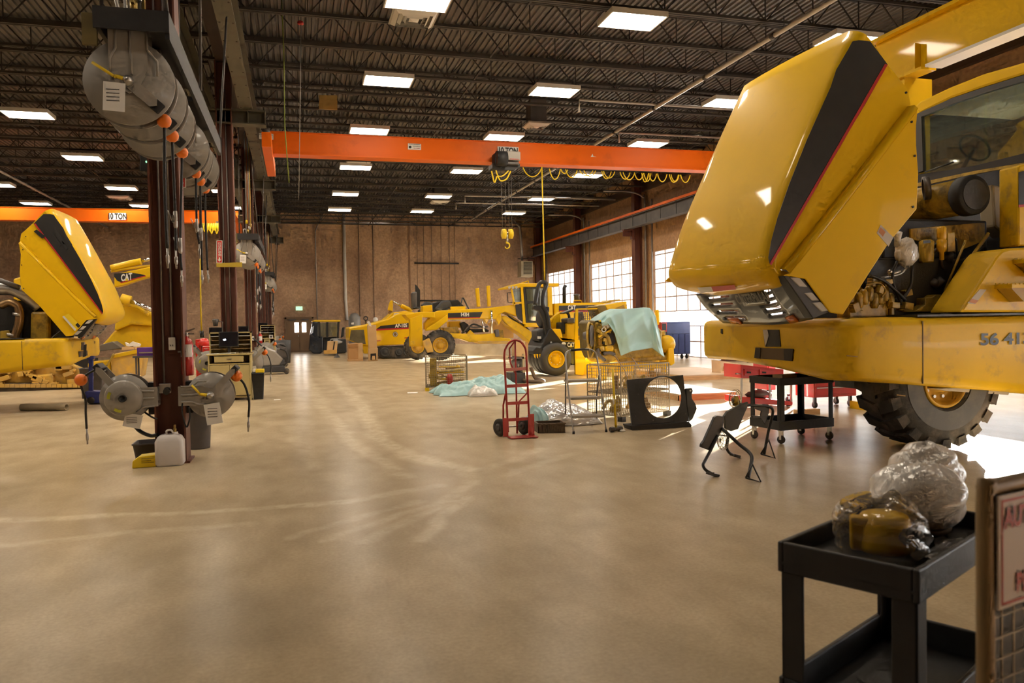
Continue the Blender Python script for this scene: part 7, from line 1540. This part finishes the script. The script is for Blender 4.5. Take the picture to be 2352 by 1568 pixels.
# black service carts
def cart(lab, P, yaw, L, W, H, mat, lip=.10, leg=.07, z1=.24, lowlip=.12, caster=.055):
    M = Matrix.Translation((P[0], P[1], 0)) @ Matrix.Rotation(yaw, 4, 'Z'); T_ = lambda p: M @ V(p); c = T_((L/2, W/2, 0)); t = thing('service_cart', lab, 'cart', (c.x, c.y, 0), yaw, group='black plastic service carts')
    def tray(nm, z0, z1_, fl):
        mb = MB(T_); w = .022
        mb.box((0, 0, fl-.015), (L, W, fl)); mb.box((0, 0, z0), (L, w, z1_)); mb.box((0, W-w, z0), (L, W, z1_)); mb.box((0, w, z0), (w, W-w, z1_)); mb.box((L-w, w, z0), (L, W-w, z1_)); return mb.build(nm, mat, t, .006)
    tp = tray('top_tray', H-lip, H, H-lip*.62); lw = tray('bottom_tray', z1-lowlip*.5, z1+lowlip*.5, z1-lowlip*.2)
    for x, y in ((.01, .01), (L-leg-.01, .01), (.01, W-leg-.01), (L-leg-.01, W-leg-.01)):
        mb = MB(T_); x2, y2 = x+leg, y+leg; w = .014; sx = x < L/2; sy = y < W/2
        mb.box((x, y if sy else y2-w, z1), (x2, y+w if sy else y2, H-lip*.5)); mb.box((x if sx else x2-w, y, z1), (x+w if sx else x2, y2, H-lip*.5)); mb.build('leg', mat, t, .004)
        cx, cy = (x+x2)/2, (y+y2)/2; k = MB(T_).lathe([(.015, -.016), (caster*.8, -.018), (caster, -.01), (caster, .01), (caster*.8, .018), (.015, .016)], (cx, cy, caster), (1, .4, 0), 18).build('caster', RUB, t)
        MB(T_).box((cx-.025, cy-.022, caster), (cx-.018, cy+.022, z1-lowlip*.5)).box((cx+.018, cy-.022, caster), (cx+.025, cy+.022, z1-lowlip*.5)).box((cx-.03, cy-.03, z1-lowlip*.5-.01), (cx+.03, cy+.03, z1-lowlip*.5)).build('caster_fork', STL, k)
    return t, T_
CBLK = pm('black service cart plastic', (.020, .019, .019), .5, vary=.2, scale=10, bump=.1)
cm, TM = cart('black two shelf service cart standing under the nose of the dump truck', (6.21, 9.05), R(6), .92, .64, .885, CBLK)
t = thing('cardboard_box', 'small tan box lying on the cart under the truck nose', 'box', TM((.35, .3, .825)), group='cardboard boxes on the floor'); MB(TM).box((.25, .25, .825), (.5, .45, .90)).build('box_body', CARDL, t)
# black tubular bracket frame with wire guards
bf = thing('bracket_frame', 'black tubular machine guard frame standing on bent legs before the cart', 'frame', (4.9, 7.7, 0))
def leg(pts, Y0a, Y1a, r=.017):
    n = len(pts)-1; return MB().tube(bezier([AY(x, y, Y0a+(Y1a-Y0a)*i/n) for i, (x, y) in enumerate(pts)], 5), r, 10).build('leg', BLK, bf)
S(bf, 'side_plate', BLK, [(1642, 958), (1648, 954), (1664, 957), (1660, 985), (1646, 1012), (1632, 1035), (1611, 1027), (1612, 1020), (1618, 1012), (1636, 972)], 7.6, .05, .006)
leg([(1648, 1000), (1632, 1034), (1619, 1058), (1615, 1068), (1620, 1078), (1632, 1086), (1640, 1088)], 7.6, 7.44); leg([(1658, 984), (1675, 999), (1700, 1022), (1719, 1037), (1727, 1050), (1724, 1072), (1718.5, 1098)], 7.6, 7.08, .019)
leg([(1673, 1000), (1669, 1025), (1674, 1038), (1684, 1045)], 8.1, 8.3); leg([(1700, 929), (1740, 931), (1765, 933), (1775, 942), (1772, 963), (1765, 990), (1755, 1043)], 8.0, 8.12)
for pts, Yp in ([[(1628, 1084), (1654, 1090), (1652, 1097), (1627, 1090)], 7.43], [[(1682, 1041), (1702, 1046), (1701, 1053), (1681, 1047)], 8.3]): S(bf, 'foot_pad', BLK, pts, Yp, .06, .005)
for pts, Yp in ([(1713, 1097), (1748, 1107), (1728, 1066)], 7.06), ([(1748, 1042), (1780, 1052), (1766, 1010)], 8.1): MB().tube([AY(*p, Yp) for p in pts]+[AY(*pts[0], Yp)], .011, 8).build('foot_loop', BLK, bf)
S(bf, 'lamp_plate', pm('olive black plate', (.035, .032, .02), .5), [(1719, 923), (1716, 936), (1696, 985), (1680, 990), (1668, 985), (1664, 956), (1672, 945), (1700, 930)], 7.95, .05, .006); S(bf, 'arch_plate', BLK, [(1730, 931), (1768, 934), (1766, 950), (1758, 975), (1748, 962), (1729, 960), (1728, 954), (1748, 955), (1750, 944), (1732, 938)], 8.06, .03, .004)
S(bf, 'brace', BLK, [(1650, 997), (1672, 1000), (1672, 1003), (1650, 1000)], 7.9, .03)
def guard(nm, cx, cy, Y, rx_, ry_, d, n=12):
    mb = MB()
    for k in range(4): s_ = 1-.16*k*k/3; mb.tube([AY(cx+rx_*s_*math.cos(R(t))-k*2.5, cy+ry_*s_*math.sin(R(t))+k*1.5, Y-.03*k) for t in range(0, 361, 20)], .003, 4, closed=False)
    for t in range(0, 360, 360//n): mb.tube([AY(cx+rx_*(1-.16*k*k/3)*math.cos(R(t))-k*2.5, cy+ry_*(1-.16*k*k/3)*math.sin(R(t))+k*1.5, Y-.03*k) for k in range(4)]+[AY(cx-8, cy+4, Y-.1)], .003, 4)
    return mb.build(nm, WIR, bf)
guard('lamp_guard', 1662, 1008, 7.85, 13, 25, .1); guard('upper_lamp_guard', 1690, 915, 8.3, 14, 22, .1)
MB().lathe([(.001, -.03), (.05, -.03), (.07, .02), (.05, .05), (.001, .05)], AY(1688, 922, 8.25), (.7, -.6, .3), 14, cap=False).build('work_lamp', YELG, bf)
# red tool cart, chest, boxes and low platforms under and beyond the truck nose
rc = thing('tool_cart', 'red open tool cart with drawer top, behind the black service cart', 'cart', (AZ(1760, 938).x, 13.1, 0)); RCY = 12.75
S(rc, 'drawer_top', RED, [(1701, 837), (1770, 845), (1800, 848), (1800, 871), (1702, 868)], RCY, .6, .01)
for xa in (1710, 1745): k = S(rc, 'drawer', RED, [(xa, 848), (xa+30, 850), (xa+30, 864), (xa, 862)], RCY-.02, .03, .004); S(k, 'pull', BLK, [(xa+6, 853), (xa+15, 853.5), (xa+15, 857.5), (xa+6, 857)], RCY-.03, .02)
for xa in (1703, 1768, 1817): 
    for yy in (RCY+.02, RCY+.55): MB().bar(AY(xa, 866, yy), AY(xa, 925, yy), .03).build('post', ALU, rc)
S(rc, 'lower_tray', RED, [(1703, 911), (1750, 915), (1820, 922), (1820, 931), (1704, 926)], RCY, .6, .01)
for xa in (1708, 1812):
    for yy in (RCY+.08, RCY+.5): q = AY(xa, 925, yy); MB().lathe([(.02, -.02), (.07, -.02), (.07, .02), (.02, .02)], (q.x, yy, .072), (1, .3, 0), 14).cbox((q.x, yy, .12), (.05, .04, .14)).build('caster', BLK, rc)
MB().tube([AY(1701, 858, RCY), AY(1690, 858, RCY-.1), AY(1690, 858, RCY+.6), AY(1701, 858, RCY+.6)], .012, 6).build('push_handle', ALU, rc)
t = thing('grey_sack', 'crumpled grey sack lying on the lower tray of the red tool cart', 'sack', AY(1740, 914, RCY+.25)); q = AY(1742, 914, RCY+.28); MB().grid(blob(q+V((0, 0, .07)), (.26, .16, .085), .14, seed=7), 24, 14).build('sack_cloth', pm('grey sack cloth', (.10, .10, .09), .7), t)
xs = [AY(1812, 900, 12.3).x, AY(1875, 900, 12.3).x, AY(1935, 900, 12.3).x]
chest(xs[1]-.02, xs[2]+.35, 12.35, .55, .2, .92, 4, 'wide red tool chest on casters behind the truck tyre', 'red tool chests')
chest(xs[0]+.35, xs[1]-.04, 13.5, .5, .26, .86, 3, 'shade-toned red tool chest behind the black service cart', 'red tool chests', mat=pm('shaded red paint', (.38, .02, .03), .4, coat=.3))  # shade on this chest is painted in as a darker red
t = thing('cardboard_box', 'white and tan carton with dark print on the wooden platform', 'box', AZ(1680, 866, .15), group='cardboard boxes on the floor'); CYY = 19.6
S(t, 'box_body', pm('pale carton', (.72, .52, .34), .8), [(1655, 828), (1702, 836), (1702, 861), (1656, 859)], CYY, .5); S(t, 'printed_mark', CARD, [(1661, 842), (1665, 838), (1667, 851), (1660, 852)], CYY-.01, .01)
def platform(lab, pa, pb, dpt, z, Y):
    a, b = AY(pa, 870, Y).x, AY(pb, 870, Y).x; t = thing('wooden_platform', lab, 'platform', ((a+b)/2, Y+dpt/2, 0), group='low wooden platforms'); MB().box((a, Y, z-.03), (b, Y+dpt, z)).build('deck_board', pm('glare pale ply', (.62, .47, .32), .5, vary=.08), t)  # glare on the top is painted in as a paler deck colour
    MB().box((a, Y+.01, 0), (b, Y+.06, z-.03)).box((a, Y+dpt-.06, 0), (b, Y+dpt-.01, z-.03)).box((a, Y, 0), (a+.05, Y+dpt, z-.03)).box((b-.05, Y, 0), (b, Y+dpt, z-.03)).build('edge_plank', WOOD, t)
platform('low wooden platform with glare-paled top carrying the tan carton', 1566, 1730, 3.2, .15, 19.3); platform('second low wooden platform, near the fan shroud and red tool cart', 1560, 1690, 2.2, .14, 14.6)
for i, (a, b, Yq) in enumerate(((1832, 1884, 11.6),)): q = AY(a, 948, Yq); r2_ = AY(b, 948, Yq); t = thing('lumber_piece', 'short lumber piece on the floor behind the truck tyre', 'wood', (q+r2_)/2); MB().box((q.x, Yq, 0), (r2_.x, Yq+.12, .09)).build('plank', WOOD, t)
# ================================================================ nearest the camera
FC, TF = cart('black service cart nearest the camera, carrying bagged yellow parts', (1.965, 2.105), R(27.5), .98, .505, .855, CBLK, .115, .085, .26, .16, .06)
yp = thing('machine_part', 'yellow cast machine part in a clear bag on the near cart', 'machine part', TF((.40, .28, .785))); zt = .785
mb = MB(TF); mb.lathe([(.095, 0), (.11, .01), (.11, .03), (.10, .10), (.085, .14), (.05, .15), (.001, .15)], (.40, .27, zt), n=28, cap=True); mb.cbox((.33, .33, zt+.07), (.06, .08, .13), Matrix.Rotation(.5, 3, 'Z')); mb.build('casting', YEL, yp, .01)
mb = MB(TF); mb.prism([(.43+.035*math.cos(R(t))+(.06 if -90 <= t <= 90 else -.06), .165, zt+.075+.033*math.sin(R(t))) for t in range(-90, 270, 20)], (0, .03, 0)); mb.build('grey_cover', pm('grey cover plate', (.14, .13, .12), .5), yp, .004)
MB(TF).lathe([(.001, 0), (.018, 0), (.018, .012), (.001, .012)], (.42, .150, zt+.075), (0, 1, 0), 16, cap=False).build('plug', GRYD, yp)
b1_ = thing('plastic_bag', 'clear plastic bag loosely wrapped round the yellow part on the near cart', 'bag', TF((.40, .28, zt)))
rnd = random.Random(12); ph = [(rnd.randint(2, 6), rnd.randint(1, 5), rnd.uniform(0, 6)) for _ in range(6)]
def bagf(u, v):
    a = 2*math.pi*u; t = v; r = .165*(1-.35*t*t)+.012*sum(math.sin(p*a+q*4*t+f) for p, q, f in ph)/2
    if t > .8: r *= 1-(t-.8)*2.2
    ex = .13*max(0, math.cos(a-2.75))**8*t
    return TF((.40+(r+ex)*math.cos(a)*1.15, .27+(r+ex)*math.sin(a), zt+.006+.20*t+.02*math.sin(3*a+2)*t))
MB().grid(bagf, 48, 16).build('bag_film', BAG, b1_)
MB().grid(lambda u, v: TF((.30+.35*u, .045+.09*v+.02*math.sin(9*u), zt+.008+.028*abs(math.sin(7*u+4*v))*(1-v*.3))), 24, 8).build('bag_tail', BAG, b1_)
b2_ = thing('plastic_bag', 'large milky plastic bag over a bulky part at the far end of the near cart', 'bag', TF((.76, .30, zt)))
MB(TF).grid(blob((.755, .275, zt+.15), (.205, .185, .148), .10, seed=15), 60, 40).build('bag_film', BAGW, b2_)
MB(TF).grid(blob((.98, .32, zt+.22), (.16, .15, .125), .11, seed=18), 44, 30).build('bag_upper_fold', BAGW, b2_)
q2_ = thing('wrapped_part', 'pale bulky part hidden inside the large milky bag', 'machine part', TF((.76, .28, zt))); mb = MB(TF); mb.lathe([(.10, 0), (.13, .02), (.13, .17), (.08, .21), (.001, .21)], (.755, .275, zt), n=20, cap=True); mb.build('part_body', pm('pale primed part', (.5, .42, .33), .6), q2_, .01)
# barrier with notice
ZT = 1.31
P_, Q_ = AZ(2252, 1104, ZT), AZ(2352, 1084, ZT); dx = (Q_-P_); dx.z = 0; dx.normalize(); nz_ = V((dx.y, -dx.x, 0))
ba = thing('mesh_barrier', 'tan tube framed mesh barrier with a red bordered notice nearest the camera', 'barrier', (P_.x, P_.y, 0))
def BP(s, z, o=0): return V((P_.x, P_.y, 0))+dx*s+V((0, 0, z))+nz_*o
w = .040; LB2 = 1.15
MB().tube(bezier([BP(.02, .03), BP(.02, .7), BP(.02, ZT-.05), BP(.035, ZT-.027), BP(.06, ZT-.02), BP(.6, ZT-.02), BP(LB2-.06, ZT-.02), BP(LB2-.03, ZT-.027), BP(LB2-.02, ZT-.05), BP(LB2-.02, .7), BP(LB2-.02, .03)], 6), w/2, 12).tube([BP(.02, .14), BP(LB2-.02, .14)], w/2.4, 10).build('tube_frame', TANF, ba)
for s in (.02, LB2-.02): MB().bar(BP(s, .02, -.28), BP(s, .02, .28), .05, .04).build('foot_bar', TANF, ba)
mb = MB()
for i in range(1, 22): mb.bar(BP(i*LB2/22, .14, -.01), BP(i*LB2/22, ZT-.03, -.01), .004)
for i in range(1, 22): mb.bar(BP(.03, .14+i*(ZT-.17)/22, -.01), BP(LB2-.03, .14+i*(ZT-.17)/22, -.01), .004)
mb.build('mesh_infill', WIR, ba)
MB().hexa([BP(.055, .14, -.03), BP(LB2-.05, .14, -.03), BP(LB2-.05, .14, -.034), BP(.055, .14, -.034), BP(.055, ZT-.04, -.03), BP(LB2-.05, ZT-.04, -.03), BP(LB2-.05, ZT-.04, -.034), BP(.055, ZT-.04, -.034)]).build('backing_sheet', pm('grey backing sheet', (.10, .095, .085), .5), ba)
def on(px, py, o=.03):   # pixel to barrier plane
    d = ray(px, py); t = ((BP(0, 0, o)-CAM).dot(nz_))/d.dot(nz_); return CAM+d*t
tl, bl = on(2294, 1140), on(2297, 1402); zt_, zb_ = tl.z, bl.z; s0 = (tl-BP(0, 0)).dot(dx); sw = .62
sg = MB().hexa([BP(s0, zb_, .024), BP(s0+sw, zb_, .024), BP(s0+sw, zb_, .03), BP(s0, zb_, .03), BP(s0, zt_, .024), BP(s0+sw, zt_, .024), BP(s0+sw, zt_, .03), BP(s0, zt_, .03)]).build('notice_board', pm('warm white notice', (.62, .52, .43), .5, vary=.03), ba, .002)
RB = pm('notice red', (.36, .045, .02), .5, vary=.03); m_ = .010; t_ = .006; mb = MB()
for a, b in (((s0+m_, zb_+m_), (s0+sw-m_, zb_+m_+t_)), ((s0+m_, zt_-m_-t_), (s0+sw-m_, zt_-m_)), ((s0+m_, zb_+m_), (s0+m_+t_, zt_-m_)), ((s0+sw-m_-t_, zb_+m_), (s0+sw-m_, zt_-m_))): mb.hexa([BP(a[0], a[1], .030), BP(b[0], a[1], .030), BP(b[0], a[1], .0315), BP(a[0], a[1], .0315), BP(a[0], b[1], .030), BP(b[0], b[1], .030), BP(b[0], b[1], .0315), BP(a[0], b[1], .0315)])
mb.build('red_border', RB, sg)
hgt = abs(on(2310, 1170).z-on(2310, 1216).z)
for t, px, py in (('AUTHORIZED', 2306, 1193), ('PERSONNEL', 2330, 1266), ('BEYOND', 2333, 1342)):
    q = on(px, py, .0318); words(t, RB, sg, q, dx, (0, 0, 1), hgt*1.40, fit=hgt*.72*len(t), bold=.045, centre=False) if t != 'PERSONNEL' else None
# ================================================================ light
w = bpy.data.worlds.new('sky'); SC.world = w; w.use_nodes = True
bg = w.node_tree.nodes['Background']; bg.inputs[0].default_value = (.95, .97, 1, 1); bg.inputs[1].default_value = 16.0
su = bpy.data.lights.new('low_sun', 'SUN'); su.energy = 330; su.angle = R(.6); su.color = (1, .95, .88)
so = bpy.data.objects.new('low_sun', su); COL.objects.link(so)
e_ = R(7.0); sd_ = V((-.71*math.cos(e_), -.704*math.cos(e_), -math.sin(e_)))
so.rotation_euler = sd_.to_track_quat('-Z', 'Y').to_euler(); so.location = (40, 45, 12)
SC.view_settings.view_transform = 'Standard'; SC.view_settings.look = 'None'; SC.view_settings.exposure = EXPO; SC.view_settings.gamma = 1.0
SC.cycles.max_bounces = 6; SC.cycles.diffuse_bounces = 3; SC.cycles.glossy_bounces = 3; SC.cycles.transparent_max_bounces = 12; SC.cycles.transmission_bounces = 3
SC.cycles.use_adaptive_sampling = True; SC.cycles.adaptive_threshold = .09; SC.cycles.adaptive_min_samples = 12
SC.cycles.caustics_reflective = False; SC.cycles.caustics_refractive = False; SC.cycles.sample_clamp_indirect = 6; SC.cycles.use_denoising = True
